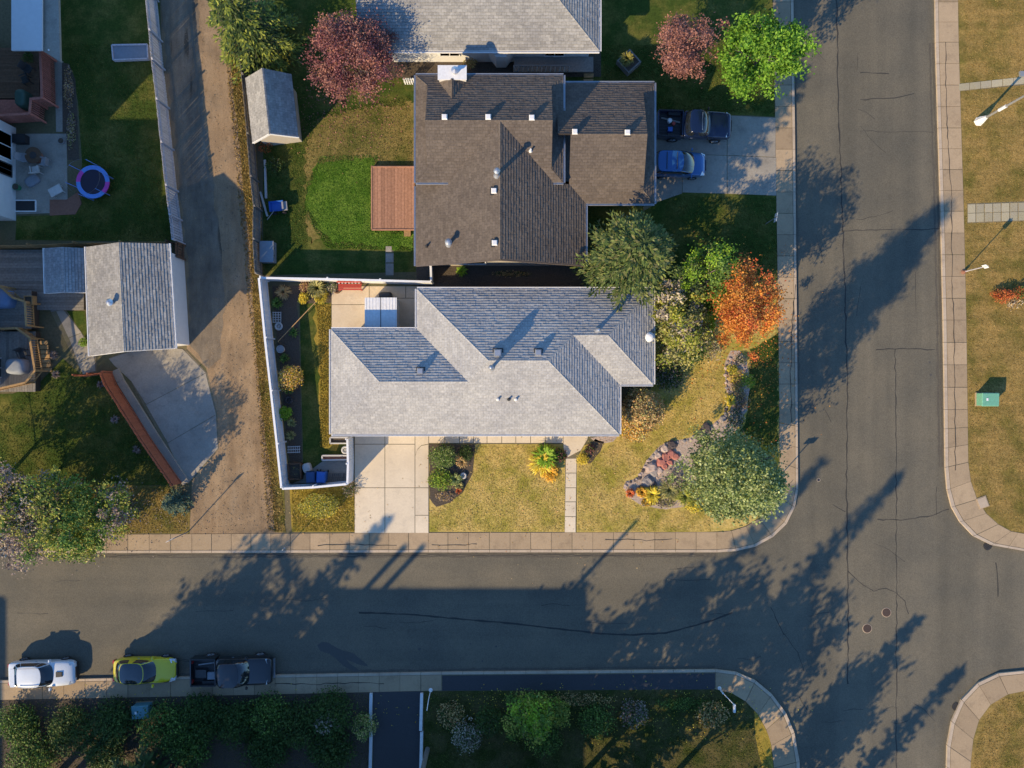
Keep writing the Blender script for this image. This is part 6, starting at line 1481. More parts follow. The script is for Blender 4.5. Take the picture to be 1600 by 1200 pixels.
# neighbours
tuft('planter_grass', 'tall ornamental grass growing in the square timber planter', 978, 96, .55, .7, L_['grass'], 220, .04, z=.5); shrub('foundation_shrub', 'tan shrub under the white house wall beside the chimney', 735, 100, .6, .8, [L_['tan'], L_['beige']], n=500, leaf=.1); tuft('bright_weed', 'bright green weed clump between the two houses', 722, 424, .45, .3, L_['lime'], 90, .06); shrub('low_weed', 'tan weeds along the strip between the houses', 800, 428, 1.6, .3, [L_['tan'], L_['dkgreen']], ry=.25, n=500, leaf=.08, stems=False)
shrub('deck_plant', 'dark green potted bush on the railed deck corner', 49, 92, .45, .6, L_['dkgreen'], n=400, leaf=.1, z=.76); shrub('vine_shrub', 'red twigged shrub beside the shed door', 418, 232, .6, .9, [L_['red'], L_['dkgreen']], n=450, leaf=.1); shrub('dark_yard_shrub', 'dark leafy shrub in the shaded yard behind the shed', 432, 260, .8, .7, L_['dkgreen'], n=600, leaf=.1); shrub('perennial_row', 'brown perennials along the curved lawn edge', 110, 140, .4, .5, [L_['tan'], L_['lilac']], ry=1.6, n=700, leaf=.1); shrub('perennial_row', 'faded perennials beside the grey patio', 113, 205, .35, .4, [L_['lilac'], L_['beige']], ry=1.5, n=500, leaf=.1); shrub('yard_bush', 'small lime bush at the garage wall', 133, 535, .4, .5, L_['lime'], n=300, leaf=.1)
for (x, y, lb) in ((90,585,'pale flower clump beside the lower deck stairs'),(86,555,'lilac flower clump along the deck stairs'),(160,600,'white flowers at the foot of the red fence top'),(182,655,'grey flower clump behind the red fence'),(215,703,'dry flower clump at the lower red fence')):
    tuft('flower_clump', lb, x, y, .35, .3, L_['lilac'], 60, .05)
# east lawn red shrubs
shrub('barberry', 'red barberry shrub on the dry east lawn', 1562, 462, .95, .8, [L_['red'], L_['orange2']], ry=.55, n=1300, leaf=.1); shrub('barberry', 'red barberry mixed with green beside another barberry', 1592, 459, .8, .9, [L_['red'], L_['green']], ry=.6, n=1100, leaf=.1); shrub('leafless_shrub', 'dry twiggy shrub behind the red barberry', 1582, 470, .8, .4, [L_['bare'], L_['tan']], n=400, leaf=.1)
# south side hedges (in view along the bottom)
hx = [(40,1126),(120,1132),(185,1120),(260,1128),(320,1114),(372,1122),(425,1112),(470,1124),(520,1108),(300,1160),(420,1165),(170,1170),(60,1175),(520,1165)]
hl_ = ['pale tipped','broad','low','dense','bushy','rounded','glossy','spreading','thin topped','tall','deep green','loose','shaggy','twiggy']
wh = ['at the west end of the hedge row','left of the teal cabinet','beside the teal cabinet','behind the yellow car','between the yellow car and the dark truck','behind the dark truck bed','behind the dark truck cab','past the front of the dark truck','near the bare twigs','farther back behind the dark truck bed','farther back behind the dark truck cab','farther back beyond the teal cabinet','farther back at the west end','farther back near the asphalt driveway']
for i, (x, y) in enumerate(hx):
    shrub('hedge_shrub', f'{hl_[i]} green hedge shrub {wh[i]}', x, y, random.uniform(1.5,2.0), random.uniform(1.2,1.9), [L_['dkgreen'], L_['green'] if i % 3 == 0 else L_['dkgreen']], n=3400, leaf=.15, lump=12, hollow=.3, group='hedge shrubs along the south walk')
shrub('bare_twig_shrub', 'bare pale twigs rising from the hedge beside the driveway', 512, 1122, .9, 1.6, [L_['bare']], n=260, leaf=.2, barkm=M['bark_pale'])
shrub('olive_shrub', 'olive leaved shrub overhanging the west driveway kerb', 572, 1128, 1.1, 1.4, [L_['beige'], L_['green']], n=1000, leaf=.12)
broad_tree('lime_leaf_tree', 'sunlit lime leaved shrub tree on the shaded south lawn', 822, 1100, 3.2, 1.7, [L_['ygreen'], L_['lime'], L_['green']], .2, 'round', 75, 60, .17, .45); shrub('dark_lawn_shrub', 'dark green shrub beside the sunlit lime shrub tree', 765, 1120, 1.2, 1.4, L_['dkgreen'], n=1300, leaf=.13); shrub('lawn_weeds', 'dark leafy weeds along the new asphalt strip', 900, 1092, 3.0, .4, [L_['dkgreen'], L_['tan']], ry=.5, n=1400, leaf=.1, stems=False); shrub('lawn_weeds', 'leafy weeds near the south corner walk', 1070, 1098, 2.4, .4, [L_['dkgreen'], L_['green']], ry=.6, n=1100, leaf=.1, stems=False)
for (x, y, rx, h_, cs, lb) in ((705,1112,1.1,1.0,('dkgreen','tan'),'brownish green shrub beside the white marker pole'),(868,1108,1.3,1.3,('green','ygreen'),'yellow green shrub touching the sunlit lime shrub tree'),(930,1122,1.5,1.1,('dkgreen','green'),'wide dark shrub in the middle of the south lawn bed'),(990,1110,1.2,.9,('dkgreen','lilac'),'faded dark shrub left of the corner weeds'),(1110,1112,1.2,.8,('dkgreen','tan'),'low dark shrub beside the bent valve post'),(730,1145,1.3,1.2,('dkgreen','bare'),'twiggy dark shrub behind the white marker pole'),(850,1150,1.4,1.2,('dkgreen','green'),'dark shrub behind the sunlit lime shrub tree')):
    shrub('bed_shrub', lb, x, y, rx, h_, [L_[c] for c in cs], n=1900, leaf=.13, lump=9, hollow=.3)
# tall trees added south of the street so that their shadows cross the road
def st(i, px, py, h, R, kind, where):
    if kind == 's': conifer('spruce_tree', f'tall dark spruce south of the street {where}', px, py, h, R, L_['spruce'], None, .6, 8, .2, .6, power=.75, dens=.9)
    else: broad_tree('boulevard_tree', f'leafy tall tree south of the street {where}', px, py, h, R, L_['green'], .28, 'round', 135, 40, .34, .6, seed=i, fill=.3)
for i, a in enumerate([(238,1212,13.2,2.7,'s','in front of the townhouses west corner'),(92,1238,13.0,2.7,'d','behind the west hedge row'),(165,1262,11.5,2.6,'d','between the spruce and the west hedge'),(300,1290,12.0,2.6,'d','against the townhouse front'),(30,1275,13.2,2.0,'d','nearest the apartment building'),
                       (825,1226,16.5,1.9,'s','beside the sunlit lime shrub'),(952,1240,16.2,2.2,'s','in the middle of the south lawn'),(1150,1280,10.2,1.6,'s','near the avenue corner'),(1192,1385,11.2,1.7,'s','farther down the avenue'),
                       (890,1232,11,2.9,'d','between the two tall spruces'),(1025,1240,10.5,2.9,'d','on the corner lawn'),(765,1248,11.5,2.6,'d','east of the asphalt driveway'),(1120,1330,9.5,2.4,'d','behind the corner lawn'),(640,1240,10.5,2.6,'d','beside the townhouses east corner')]): st(i, *a)

# ---- grass blades standing in the lawns (uncountable)
def blades(name, label, poly, n, h, mat, parent=None, z=0.01):
    P = np.array(PW(poly)); lo, hi = P.min(0), P.max(0); pts = []
    k = 0
    while k < n:
        q = rng.uniform(lo, hi, (n, 2)); inside = np.zeros(n, bool); j = len(P)-1
        for i in range(len(P)):
            xi, yi = P[i]; xj, yj = P[j]
            inside ^= ((yi > q[:, 1]) != (yj > q[:, 1])) & (q[:, 0] < (xj-xi)*(q[:, 1]-yi)/(yj-yi+1e-12)+xi); j = i
        pts.append(q[inside]); k += inside.sum()
    q = np.concatenate(pts)[:n]; a = rng.uniform(0, 6.283, n); w_ = rng.uniform(.02,.05,n); L = h*rng.uniform(.5,1.5,n); b = rng.uniform(0, 6.283, n); ln = L*rng.uniform(.2,1.2,n)
    v = np.empty((n, 3, 3)); v[:, 0] = np.c_[q[:, 0]+np.cos(a)*w_, q[:, 1]+np.sin(a)*w_, np.full(n, z)]; v[:, 1] = np.c_[q[:, 0]-np.cos(a)*w_, q[:, 1]-np.sin(a)*w_, np.full(n, z)]; v[:, 2] = np.c_[q[:, 0]+np.cos(b)*ln, q[:, 1]+np.sin(b)*ln, z+L]
    o = mk_fast(name, v.reshape(-1, 3), 3, mat); tag(o, label, 'grass', kind='stuff'); return o
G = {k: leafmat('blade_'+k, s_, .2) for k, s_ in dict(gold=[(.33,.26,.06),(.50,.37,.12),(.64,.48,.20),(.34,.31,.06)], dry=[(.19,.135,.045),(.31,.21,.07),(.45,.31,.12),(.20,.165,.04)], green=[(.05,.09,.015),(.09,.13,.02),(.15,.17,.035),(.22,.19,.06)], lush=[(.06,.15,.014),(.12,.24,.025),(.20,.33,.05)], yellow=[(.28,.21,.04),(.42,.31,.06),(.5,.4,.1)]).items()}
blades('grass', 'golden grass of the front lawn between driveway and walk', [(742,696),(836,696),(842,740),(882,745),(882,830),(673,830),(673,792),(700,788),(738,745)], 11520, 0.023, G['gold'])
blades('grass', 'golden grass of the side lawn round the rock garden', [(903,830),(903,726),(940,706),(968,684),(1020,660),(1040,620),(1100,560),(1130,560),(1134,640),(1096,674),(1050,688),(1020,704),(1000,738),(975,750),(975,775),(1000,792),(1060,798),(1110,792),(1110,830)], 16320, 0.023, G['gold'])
blades('grass', 'grass coloured for shade along the avenue walk of the corner lot', [(1170,560),(1215,520),(1216,700),(1160,690),(1170,640)], 4000, 0.034, G['green'])
blades('grass', 'dry mown grass of the east boulevard', [(1505,-80),(1640,-80),(1640,832),(1575,826),(1535,790),(1516,740),(1511,500)], 32000, 0.025, G['dry'])
blades('grass', 'dry grass on the south east corner', [(1522,1180),(1535,1125),(1570,1090),(1640,1082),(1640,1230),(1520,1230)], 6400, 0.025, G['dry'])
blades('grass', 'lush green grass patch behind the brown house', [(478,290),(500,245),(590,242),(590,358),(645,362),(645,392),(510,388),(476,335)], 24000, 0.042, G['lush'])
blades('grass', 'faded grass of the brown house back yard', [(480,180),(640,150),(646,255),(500,255),(482,300),(480,385),(415,430),(412,240)], 17600, 0.034, G['green'])
blades('grass', 'green grass of the west lawn beside the board fence', [(100,68),(248,68),(284,375),(30,372),(120,335),(128,250),(118,120)], 20800, 0.034, G['green'])
blades('grass', 'green grass below the two level deck', [(0,640),(98,565),(155,590),(275,752),(0,752)], 14400, 0.034, G['green'])
blades('grass', 'dry boulevard grass beside the alley mouth', [(100,762),(262,762),(294,782),(294,832),(100,834)], 7200, 0.034, G['dry'])
blades('grass', 'rough grass verge along the alley', [(362,100),(384,100),(400,240),(410,430),(428,600),(446,830),(428,830),(404,600),(392,430),(374,230)], 9600, 0.050, G['dry'])
blades('grass', 'yellow grass strip coloured for sunlight beside the west wing', [(494,476),(517,476),(517,684),(540,690),(500,700),(500,560)], 4800, 0.050, G['yellow'])
blades('grass', 'shaded lawn of the brown house front yard', [(1040,305),(1212,310),(1214,436),(1040,436)], 9600, 0.034, G['green'])
blades('grass', 'shaded lawn north of the neighbour driveway', [(942,70),(1210,70),(1212,178),(1024,172),(1024,128),(942,124)], 12800, 0.034, G['green'])
blades('grass', 'grass round the yellow spirea', [(455,760),(555,758),(555,830),(458,830)], 5600, 0.042, G['yellow'])
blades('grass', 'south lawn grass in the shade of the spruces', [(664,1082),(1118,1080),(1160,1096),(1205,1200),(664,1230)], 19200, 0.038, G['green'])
blades('weeds', 'fallen leaves and weeds in the south hedge bed', [(0,1096),(580,1084),(580,1230),(0,1230)], 12800, 0.042, G['green'])

# ---- fallen leaves lying about (uncountable)
def litter(name, label, spots, mat, size=.10):
    pts = []
    for (x, y, sx, sy, n_) in spots:
        q = rng.normal(size=(n_, 2)); pts.append(np.c_[(x-800+q[:, 0]*sx)*S, (600-y+q[:, 1]*sy)*S])
    q = np.concatenate(pts); c = np.c_[q, np.full(len(q), .05)]
    o = mk_fast(name, leaf_quads(c, size, .7, 2.5), 4, mat); tag(o, label, 'leaves', kind='stuff')
litter('fallen_leaves', 'orange fallen leaves below the flame orange maple', [(1160,520,40,55,700),(1190,600,20,60,250)], L_['orange'])
litter('fallen_leaves', 'tan fallen leaves on the lawns of the corner lot', [(780,770,70,40,260),(1000,780,80,40,350),(960,700,40,30,200),(500,800,40,20,160),(1080,620,50,40,200)], L_['tan'], .09)
litter('fallen_leaves', 'dry leaves along the west boulevard and walk', [(150,800,90,25,900),(80,850,70,12,350)], L_['lilac'], .09)
litter('fallen_leaves', 'purple leaves dropped below the plum tree', [(550,190,45,25,350),(500,170,20,20,120)], L_['plum2'], .09)
litter('fallen_leaves', 'yellow leaves scattered over the south lawn and hedge bed', [(820,1110,60,20,300),(300,1110,160,15,500),(1050,1110,80,25,300)], L_['yellow'], .08)

def pebbles(name, label, poly, n, mat, r0=.05):
    P = np.array(PW(poly)); lo, hi = P.min(0), P.max(0); pts = []; k = 0
    while k < n:
        q = rng.uniform(lo, hi, (n, 2)); inside = np.zeros(n, bool); j = len(P)-1
        for i in range(len(P)):
            xi, yi = P[i]; xj, yj = P[j]
            inside ^= ((yi > q[:, 1]) != (yj > q[:, 1])) & (q[:, 0] < (xj-xi)*(q[:, 1]-yi)/(yj-yi+1e-12)+xi); j = i
        pts.append(q[inside]); k += inside.sum()
    q = np.concatenate(pts)[:n]; a = rng.uniform(0, 6.283, n); r_ = r0*rng.uniform(.4, 1.8, n)**1.3
    c = [np.c_[q[:, 0]+np.cos(a+t)*r_, q[:, 1]+np.sin(a+t)*r_*rng.uniform(.6,1.2,n), np.full(n, .008)] for t in (0, 2.1, 4.2)]
    top = np.c_[q[:, 0], q[:, 1], .008+r_*rng.uniform(.2,.55,n)]
    v = np.concatenate([np.stack([c[i], c[(i+1) % 3], top], 1) for i in range(3)])
    o = mk_fast(name, v.reshape(-1, 3), 3, mat); tag(o, label, 'gravel', kind='stuff')
AP = [(258,-60),(268,170),(284,340),(296,470),(330,575),(342,640),(342,705),(302,760),(298,832),(440,832),(428,700),(412,560),(402,430),(392,300),(378,180),(368,66),(360,-60)]
pebbles('stones', 'loose brown stones and clods on the dirt alley', AP, 3000, M['alley'], .032)
pebbles('stones', 'grey gravel scattered along the dirt alley', AP, 900, M['alley2'], .04)
blades('weeds', 'sparse weeds growing in the dirt alley', AP, 1500, .03, G['dry'])
blades('weeds', 'rough dry grass tufts at the alley edge', [(350,60),(372,60),(390,230),(402,430),(416,600),(436,830),(418,830),(400,600),(384,430),(366,230)], 5000, .10, G['dry'])
# ================================================================ VEHICLES
def loft(rings, closed_ends=True):
    v = []; f = []; n = len(rings[0])
    for r in rings: v += r
    for i in range(len(rings)-1):
        for k in range(n-1):
            a = i*n+k; f.append([a, a+1, a+n+1, a+n])
        f.append([i*n+n-1, i*n, (i+1)*n, (i+1)*n+n-1])
    f.append(list(range(n-1, -1, -1))); e = (len(rings)-1)*n; f.append([e+k for k in range(n)])
    return v, f
def section(x, w, zb, zt, crown, tumble=.06):
    half = [(w*.84, zb), (w*.97, zb+.10), (w, zb+(zt-zb)*.5), (w*.985, zt-.10), (w*(1-tumble), zt-.015), (w*.72, zt+crown*.55), (w*.36, zt+crown*.9)]
    pts = [(x, -y, z) for y, z in half] + [(x, 0, zt+crown)] + [(x, y, z) for y, z in half[::-1]]
    return pts
def subsurf(o, lv=2):
    m = o.modifiers.new('smooth', 'SUBSURF'); m.levels = lv; m.render_levels = lv
def quadpatch(name, A, B, C, D, inset, off, mat, parent, n=6, bulge=0.0):
    """glass pane on the quad A B C D (A-B lower edge), inset and set proud; slightly bowed"""
    A, B, C, D = map(Vector, (A, B, C, D)); nr = (B-A).cross(D-A).normalized(); v = []; f = []
    iu, iv0, iv1 = inset
    for j in range(n+1):
        for i in range(n+1):
            u = iu+(1-2*iu)*i/n; w_ = iv0+(1-iv0-iv1)*j/n
            p = (A*(1-u)+B*u)*(1-w_)+(D*(1-u)+C*u)*w_
            v.append(tuple(p+nr*(off+bulge*4*u*(1-u))))
    for j in range(n):
        for i in range(n):
            a = j*(n+1)+i; f.append([a, a+1, a+n+2, a+n+1])
    return mk(name, v, f, mat, parent, smooth=True, local=True)
def wheel(r, x, y, rad, wid, side):
    w_ = MB(); pr = [(rad*.62, -wid/2), (rad*.93, -wid/2), (rad, -wid*.32), (rad, wid*.32), (rad*.93, wid/2), (rad*.62, wid/2)]
    n = 20; v = []; f = []
    for (q, t) in pr:
        for k in range(n): a = 2*math.pi*k/n; v.append((x+q*math.cos(a), y+t, rad+q*math.sin(a)))
    for i in range(len(pr)-1):
        for k in range(n): a = i*n+k; b = i*n+(k+1) % n; f.append([a, b, b+n, a+n])
    ty = mk('wheel', v, f, M['rubber'], r, smooth=True, local=True)
    yo = y+side*wid*.42; m = MB(); v = [(x+rad*.64*math.cos(2*math.pi*k/n), yo, rad+rad*.64*math.sin(2*math.pi*k/n)) for k in range(n)]
    mk('rim', v+[(x, yo-side*.03, rad)], [[k, (k+1) % n, n] for k in range(n)], M['alloy'], ty, local=True)
    sp = MB()
    for k in range(5):
        a = 2*math.pi*k/5; sp.bar((x, yo+side*.012, rad), (x+rad*.6*math.cos(a), yo+side*.012, rad+rad*.6*math.sin(a)), .05, .03)
    sp.build('spokes', M['alloy'], ty, local=True)
def cabin(r, pm, gm, xf, xr, rf_, rr_, zb, zt, wb, wr, roofm=None, split=(.5,), ex=.42):
    """rounded greenhouse: one lofted shell of pillars, glass panes following its curve, crowned roof"""
    def Sf(th, t, off=0.0):
        e = t**1.15; x_f = xf+(rf_-xf)*t; x_r = xr+(rr_-xr)*t; w_ = (wb*.95)*(1-e)+wr*e; z = zb+(zt-.05-zb)*math.sin(t*math.pi/2*.92)/math.sin(math.pi/2*.92)
        c, s_ = math.cos(th), math.sin(th)
        cx_ = (x_f+x_r)/2; a = (x_f-x_r)/2
        px = math.copysign(abs(c)**ex, c); py = math.copysign(abs(s_)**ex, s_)
        # bow the screens outward
        bow = .16 if c > 0 else .09
        x = cx_+a*px - (bow*abs(py)**2.2 if c > 0 else -bow*abs(py)**2.2)*(abs(c)**.3)
        k = off; return (x+k*c*.8, w_*py+k*s_, z+k*.5)
    NT, NZ = 56, 7; v = []; f = []
    for j in range(NZ+1):
        for i in range(NT): v.append(Sf(2*math.pi*i/NT, j/NZ))
    for j in range(NZ):
        for i in range(NT): a = j*NT+i; b = j*NT+(i+1) % NT; f.append([a, b, b+NT, a+NT])
    cb = mk('cabin', v, f, pm, r, smooth=True, local=True)
    rv = []; rfc = []; NR = 5; xc = (rf_+rr_)/2
    for j in range(NR):
        q = 1-j/(NR); 
        for i in range(NT):
            p = Sf(2*math.pi*i/NT, 1.0); rv.append((xc+(p[0]-xc)*q, p[1]*q, p[2]+.05*(1-q**2.5)))
    rv.append((xc, 0, zt))
    for j in range(NR-1):
        for i in range(NT): a = j*NT+i; b = j*NT+(i+1) % NT; rfc.append([a, b, b+NT, a+NT])
    for i in range(NT): rfc.append([(NR-1)*NT+i, (NR-1)*NT+(i+1) % NT, NR*NT])
    mk('roof_panel', rv, rfc, roofm or pm, cb, smooth=True, local=True)
    def pane(nm, t0, t1, z0, z1, n_=10):
        gv = []; gf = []
        for j in range(5):
            for i in range(n_+1): gv.append(Sf(t0+(t1-t0)*i/n_, z0+(z1-z0)*j/4, .014))
        for j in range(4):
            for i in range(n_): a = j*(n_+1)+i; gf.append([a, a+1, a+n_+2, a+n_+1])
        return mk(nm, gv, gf, gm, r, smooth=True, local=True)
    # corner angles of the squircle: screens within +-ca of the axis
    ca = .70
    pane('windscreen', -ca, ca, .06, .94, 16); pane('rear_window', math.pi-ca*.92, math.pi+ca*.92, .16, .88, 14)
    cuts = [0]+list(split)+[1]; a0_, a1_ = ca+.13, math.pi-ca*.92-.13
    for s_ in (1, -1):
        for a, b in zip(cuts[:-1], cuts[1:]):
            u0 = a0_+(a1_-a0_)*a+.03; u1 = a0_+(a1_-a0_)*b-.03; pane('side_window', s_*u0, s_*u1, .14, .84, 8) if s_ > 0 else pane('side_window', s_*u1, s_*u0, .14, .84, 8)
    return cb
def car(name, label, cat, px, py, ang, L, Wd, Ht, pm, kind='hatch', roofm=None, extras=None, ground=-.12):
    r = thing(name, label, cat, tuple(W(px, py, ground)), ang)
    h = L/2; w = Wd/2; bz = .22
    if kind == 'hatch':
        sec = [(h, w*.46, .36, .54, .02), (h-.10, w*.72, .27, .66, .03), (h-.38, w*.91, bz, .76, .05), (h-.9, w*.985, bz, .86, .06), (h-1.35, w, bz, .94, .05), (0, w, bz, .97, .03), (-h+1.0, w, bz, 1.0, .03), (-h+.35, w*.96, bz, .98, .03), (-h+.10, w*.80, .28, .92, .02), (-h, w*.58, .38, .80, .01)]
        cab = (h-1.2, -h+.22, h-1.95, -h+.75, .93, Ht, w, w*.80)
    elif kind == 'wagon':
        sec = [(h, w*.66, .34, .58, .02), (h-.10, w*.84, .26, .70, .03), (h-.35, w*.95, bz, .80, .05), (h-.9, w*.99, bz, .90, .05), (h-1.4, w, bz, .96, .04), (0, w, bz, .99, .03), (-h+1.0, w, bz, 1.0, .03), (-h+.30, w*.97, bz, .98, .02), (-h+.08, w*.90, .28, .92, .02), (-h, w*.80, .36, .84, .01)]
        cab = (h-1.3, -h+.35, h-2.0, -h+.95, .95, Ht, w, w*.80)
    elif kind == 'van':
        sec = [(h, w*.66, .36, .66, .02), (h-.10, w*.84, .28, .80, .03), (h-.35, w*.95, bz, .92, .05), (h-.8, w*.99, bz, 1.02, .05), (h-1.1, w, bz, 1.06, .03), (0, w, bz, 1.08, .03), (-h+1.0, w, bz, 1.1, .02), (-h+.25, w*.98, bz, 1.1, .02), (-h+.06, w*.93, .28, 1.05, .02), (-h, w*.86, .36, .95, .01)]
        cab = (h-.85, -h+.03, h-1.75, -h+.3, 1.05, Ht, w, w*.84)
    else:   # pickup front half
        bed0 = -h+1.75
        sec = [(h, w*.80, .45, .92, .02), (h-.08, w*.90, .34, 1.02, .02), (h-.3, w*.97, .3, 1.08, .04), (h-.9, w, .3, 1.13, .05), (h-1.4, w, .3, 1.16, .04), (h-2.2, w, .3, 1.16, .02), (bed0+.1, w, .3, 1.16, .02), (bed0+.02, w*.99, .3, 1.16, .0)]
        cab = (h-1.45, bed0+.06, h-2.1, bed0+.38, 1.13, Ht, w, w*.84)
    v, f = loft([section(*s_) for s_ in sec])
    body = mk('body', v, f, pm, r, smooth=True, local=True); subsurf(body, 2)
    cb = cabin(r, pm, M['cglass'], *cab, roofm=roofm, split=(.34,.68) if kind in ('van','wagon') else (.5,), ex=.30 if kind in ('truck','van') else .40)
    fx = h-.85 if kind != 'truck' else h-1.0; rx = -h+.8 if kind != 'truck' else -h+1.15
    rad = .32 if kind != 'truck' else .40
    for x in (fx, rx):
        for s_ in (-1, 1): wheel(r, x, s_*(w-.09), rad, .22 if kind != 'truck' else .27, s_)
    for s_ in (-1, 1):
        zz = sec[2][3]-.02
        MB().add([(h-.06,s_*w*.52,zz-.16),(h-.10,s_*w*.86,zz-.14),(h-.42,s_*w*.93,zz+.03),(h-.30,s_*w*.60,zz+.035),(h-.02,s_*w*.52,zz-.26),(h-.07,s_*w*.86,zz-.24)], [(0,1,2,3) if s_ > 0 else (3,2,1,0),(4,5,1,0) if s_ > 0 else (0,1,5,4)]).build('headlight', M['lamp_clear'], r, local=True)
        zt = sec[-2][3] if kind != 'truck' else 1.05
        MB().box(-h-.012,-h+.1,s_*w*.70-.11,s_*w*.70+.11,zt-.32,zt-.06).build('tail_light', M['lamp_red'], r, local=True)
        mx = cab[0]-.28; mm = MB(); mm.add([(mx,s_*(w-.02),cab[4]+.05),(mx+.12,s_*(w+.04),cab[4]+.05),(mx+.10,s_*(w+.2),cab[4]+.06),(mx,s_*(w+.2),cab[4]+.06),(mx,s_*(w-.02),cab[4]+.2),(mx+.08,s_*(w+.04),cab[4]+.21),(mx+.07,s_*(w+.18),cab[4]+.2),(mx,s_*(w+.18),cab[4]+.2)],[(3,2,1,0),(4,5,6,7),(0,1,5,4),(1,2,6,5),(2,3,7,6),(3,0,4,7)]); mm.build('mirror', M['black_plastic'] if kind == 'truck' else pm, r, local=True)
        MB().box(cab[0]-1.35,cab[0]-1.2,s_*(w-.01),s_*(w+.015),.86,.89).build('door_handle', M['alloy'], r, local=True)
    MB().box(h-.04,h+.03,-w*.7,w*.7,.3,.46).build('front_bumper', M['black_plastic'] if kind != 'truck' else M['alloy'], r, local=True)
    MB().box(-h-.05,-h+.05,-w*.75,w*.75,.34,.48).build('rear_bumper', M['black_plastic'] if kind != 'truck' else M['alloy'], r, local=True)
    MB().box(h-.03,h+.02,-w*.42,w*.42,sec[1][3]-.26,sec[1][3]-.08).build('grille', M['black_plastic'], r, local=True)
    mk('number_plate', [(-h-.056,-.26,.5),(-h-.056,.26,.5),(-h-.056,.26,.62),(-h-.056,-.26,.62)], [(0,1,2,3),(3,2,1,0)], M['sign_white'], r, local=True)
    if kind == 'truck':
        bz0 = .62; b1 = bed0-.005
        bd = MB().box(-h+.05,b1,-w+.08,w-.08,bz0-.1,bz0).build('bed_floor', M['black_plastic'], r, local=True)
        for k in range(7): MB().box(-h+.08,b1-.02,-w*.75+k*w*.25-.02,-w*.75+k*w*.25+.02,bz0,bz0+.015).build('bed_rib', M['dark_metal'], bd, local=True)
        for s_ in (-1, 1):
            y0, y1 = sorted((s_*w, s_*(w-.10)))
            o = MB().box(-h,b1,y0,y1,.34,1.15).build('bed_side', pm, r, local=True)
            bv = o.modifiers.new('bevel','BEVEL'); bv.width = .03; bv.segments = 2
            MB().box(-h,b1,y0+.01,y1-.01,1.15,1.165).build('rail_cap', M['black_plastic'], o, local=True)
            MB().box(rx-.42,rx+.42,*sorted((s_*(w-.1),s_*(w-.3))),bz0,bz0+.28).build('wheel_tub', M['black_plastic'], r, local=True)
        MB().box(-h-.02,-h+.06,-w+.1,w-.1,.52,1.14).build('tailgate', pm, r, local=True)
        MB().box(b1-.06,b1,-w+.1,w-.1,bz0,1.14).build('bulkhead', pm, r, local=True)
    if extras: extras(r, h, w, cab)
    return r
P_ = {'white': paint('paint_white', (.62,.66,.70), .1), 'yellow': paint('paint_yellow', (.62,.52,.015), .1), 'black': paint('paint_black', (.012,.013,.016), .3), 'navy': paint('paint_navy', (.006,.014,.05), .3), 'blue': paint('paint_blue', (.025,.11,.30), .4), 'slate': paint('paint_slate', (.10,.13,.17), .5)}
def ex_white(r, h, w, cab):
    MB().add([(h-1.15,-.18,.95),(h-1.15,.18,.95),(h-.72,.16,.90),(h-.72,-.16,.90),(h-1.15,-.18,1.02),(h-1.15,.18,1.02),(h-.76,.16,.98),(h-.76,-.16,.98)],[(4,5,6,7),(0,1,5,4),(1,2,6,5),(2,3,7,6),(3,0,4,7)]).build('hood_scoop', M['black_plastic'], r, local=True)
    for s_ in (-1,1): MB().bar((cab[2]-.1,s_*w*.7,cab[5]+.05),(cab[3]+.15,s_*w*.7,cab[5]+.05),.04,.04).build('roof_rail', M['alloy'], r, local=True)
    MB().box(-h+.55,-h+.85,-w*.7,w*.7,cab[5]-.02,cab[5]+.03).build('spoiler', P_['white'], r, local=True)
car('station_wagon', 'white station wagon with hood scoop parked alone in sunlight on the street', 'car', 76, 1046, 0.02, 4.55, 1.78, 1.46, P_['white'], 'wagon', extras=ex_white)
car('hatchback', 'yellow hatchback with dark roof parked between the white wagon and black truck', 'car', 234, 1041, 0.0, 4.3, 1.76, 1.45, P_['yellow'], 'hatch', roofm=M['cglass'])
def ex_black(r, h, w, cab):
    MB().box(-h+.25,-h+1.0,-.45,.1,.62,.86).build('tool_box', M['dark_metal'], r, local=True); MB().box(-h+1.05,-h+1.6,-.6,-.1,.62,.8).build('crate', M['grey_tarp'], r, local=True)
    MB().tube([(-h+.4,.4,.68),(-h+1.5,.55,.7)],[.06,.06],8).build('pipe', M['grey_metal'], r, local=True)
car('pickup_truck', 'black pickup truck with loaded bed parked ahead of the yellow hatchback', 'truck', 370, 1041, 0.012, 5.6, 1.92, 1.82, P_['black'], 'truck', extras=ex_black)
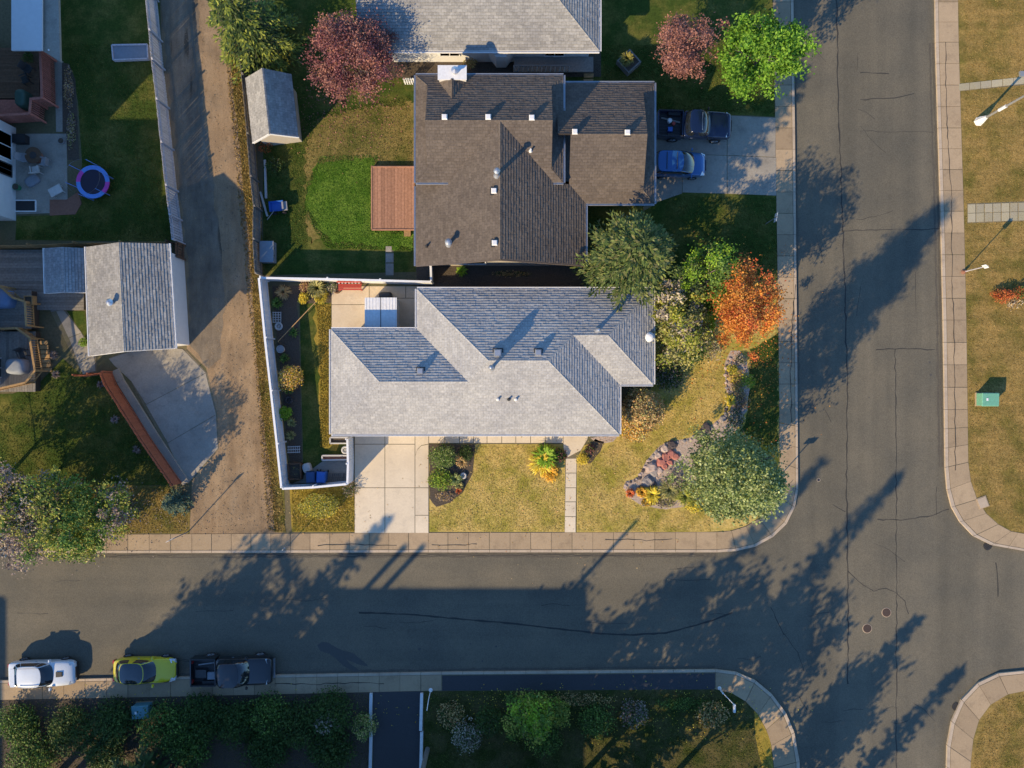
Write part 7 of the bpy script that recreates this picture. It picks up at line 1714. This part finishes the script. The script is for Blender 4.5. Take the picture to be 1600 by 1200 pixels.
def ex_navy(r, h, w, cab):
    MB().box(-h+.75,-h+1.05,-.5,-.2,.62,.92).build('cooler', M['blue_plastic'], r, local=True); MB().lathe([(.14,.62),(.16,.95),(.10,1.0)], c=(-h+.85,.25,0), n=12).build('jug', M['white_metal'], r, local=True); MB().lathe([(.12,.62),(.12,.8)], c=(-h+1.15,.1,0), n=12).build('tin', M['red_paint'], r, local=True); MB().bar((-h+.3,.5,.66),(-h+1.6,.2,.7),.1,.05).build('plank', M['wood_grey'], r, local=True)
    mk('sun_shade', [(cab[0]-.28,-w*.75,cab[4]+.235),(cab[0]-.28,w*.75,cab[4]+.235),(cab[2]-.1,w*.66,cab[5]-.02),(cab[2]-.1,-w*.66,cab[5]-.02)], [(0,1,2,3)], M['pale_pot'], r, local=True)
car('pickup_truck', 'dark blue pickup truck with tools in its bed on the neighbour driveway', 'truck', 1080, 202, -0.03, 5.1, 1.85, 1.72, P_['navy'], 'truck', extras=ex_navy, ground=.03)
def ex_van(r, h, w, cab):
    for x in (-.3, -1.0): MB().bar((x,-w*.7,cab[5]+.06),(x,w*.7,cab[5]+.06),.04,.03).build('roof_bar', M['dark_metal'], r, local=True)
car('minivan', 'bright blue minivan parked beside the dark blue truck', 'van', 1057, 262, -0.02, 3.75, 1.68, 1.6, P_['blue'], 'van', extras=ex_van, ground=.03)

# ================================================================ GROUPS: repeats of one kind share a group phrase
_phr = {'roof_vent': 'square vents on the shingle roofs', 'flue_pipe': 'flue pipes on the roofs', 'pipe_boot': 'small pipes on the roofs', 'vinyl_fence': 'white vinyl fence runs of the corner lot',
        'garden_chair': 'chairs on the patios and decks', 'pickup_truck': 'pickup trucks', 'boulevard_tree': 'leafy trees south of the street', 'spruce_tree': 'spruce trees', 'bed_plant': 'small plants in the fence bed',
        'flower_clump': 'flower clumps round the lower yard', 'strip_plant': 'low plants of the rock garden', 'manhole': 'manhole covers in the intersection', 'storm_drain': 'storm drains at the kerbs', 'wheelie_bin': 'bins behind the front fence'}
_by = {}
for o in list(COL.objects):
    if o.parent is None and 'label' in o and o.get('kind') is None:
        _by.setdefault(o.name.split('.')[0], []).append(o)
for k_, lst in _by.items():
    if len(lst) > 1:
        for o in lst:
            if 'group' not in o: o['group'] = _phr.get(k_, k_.replace('_', ' ') + ' repeats')
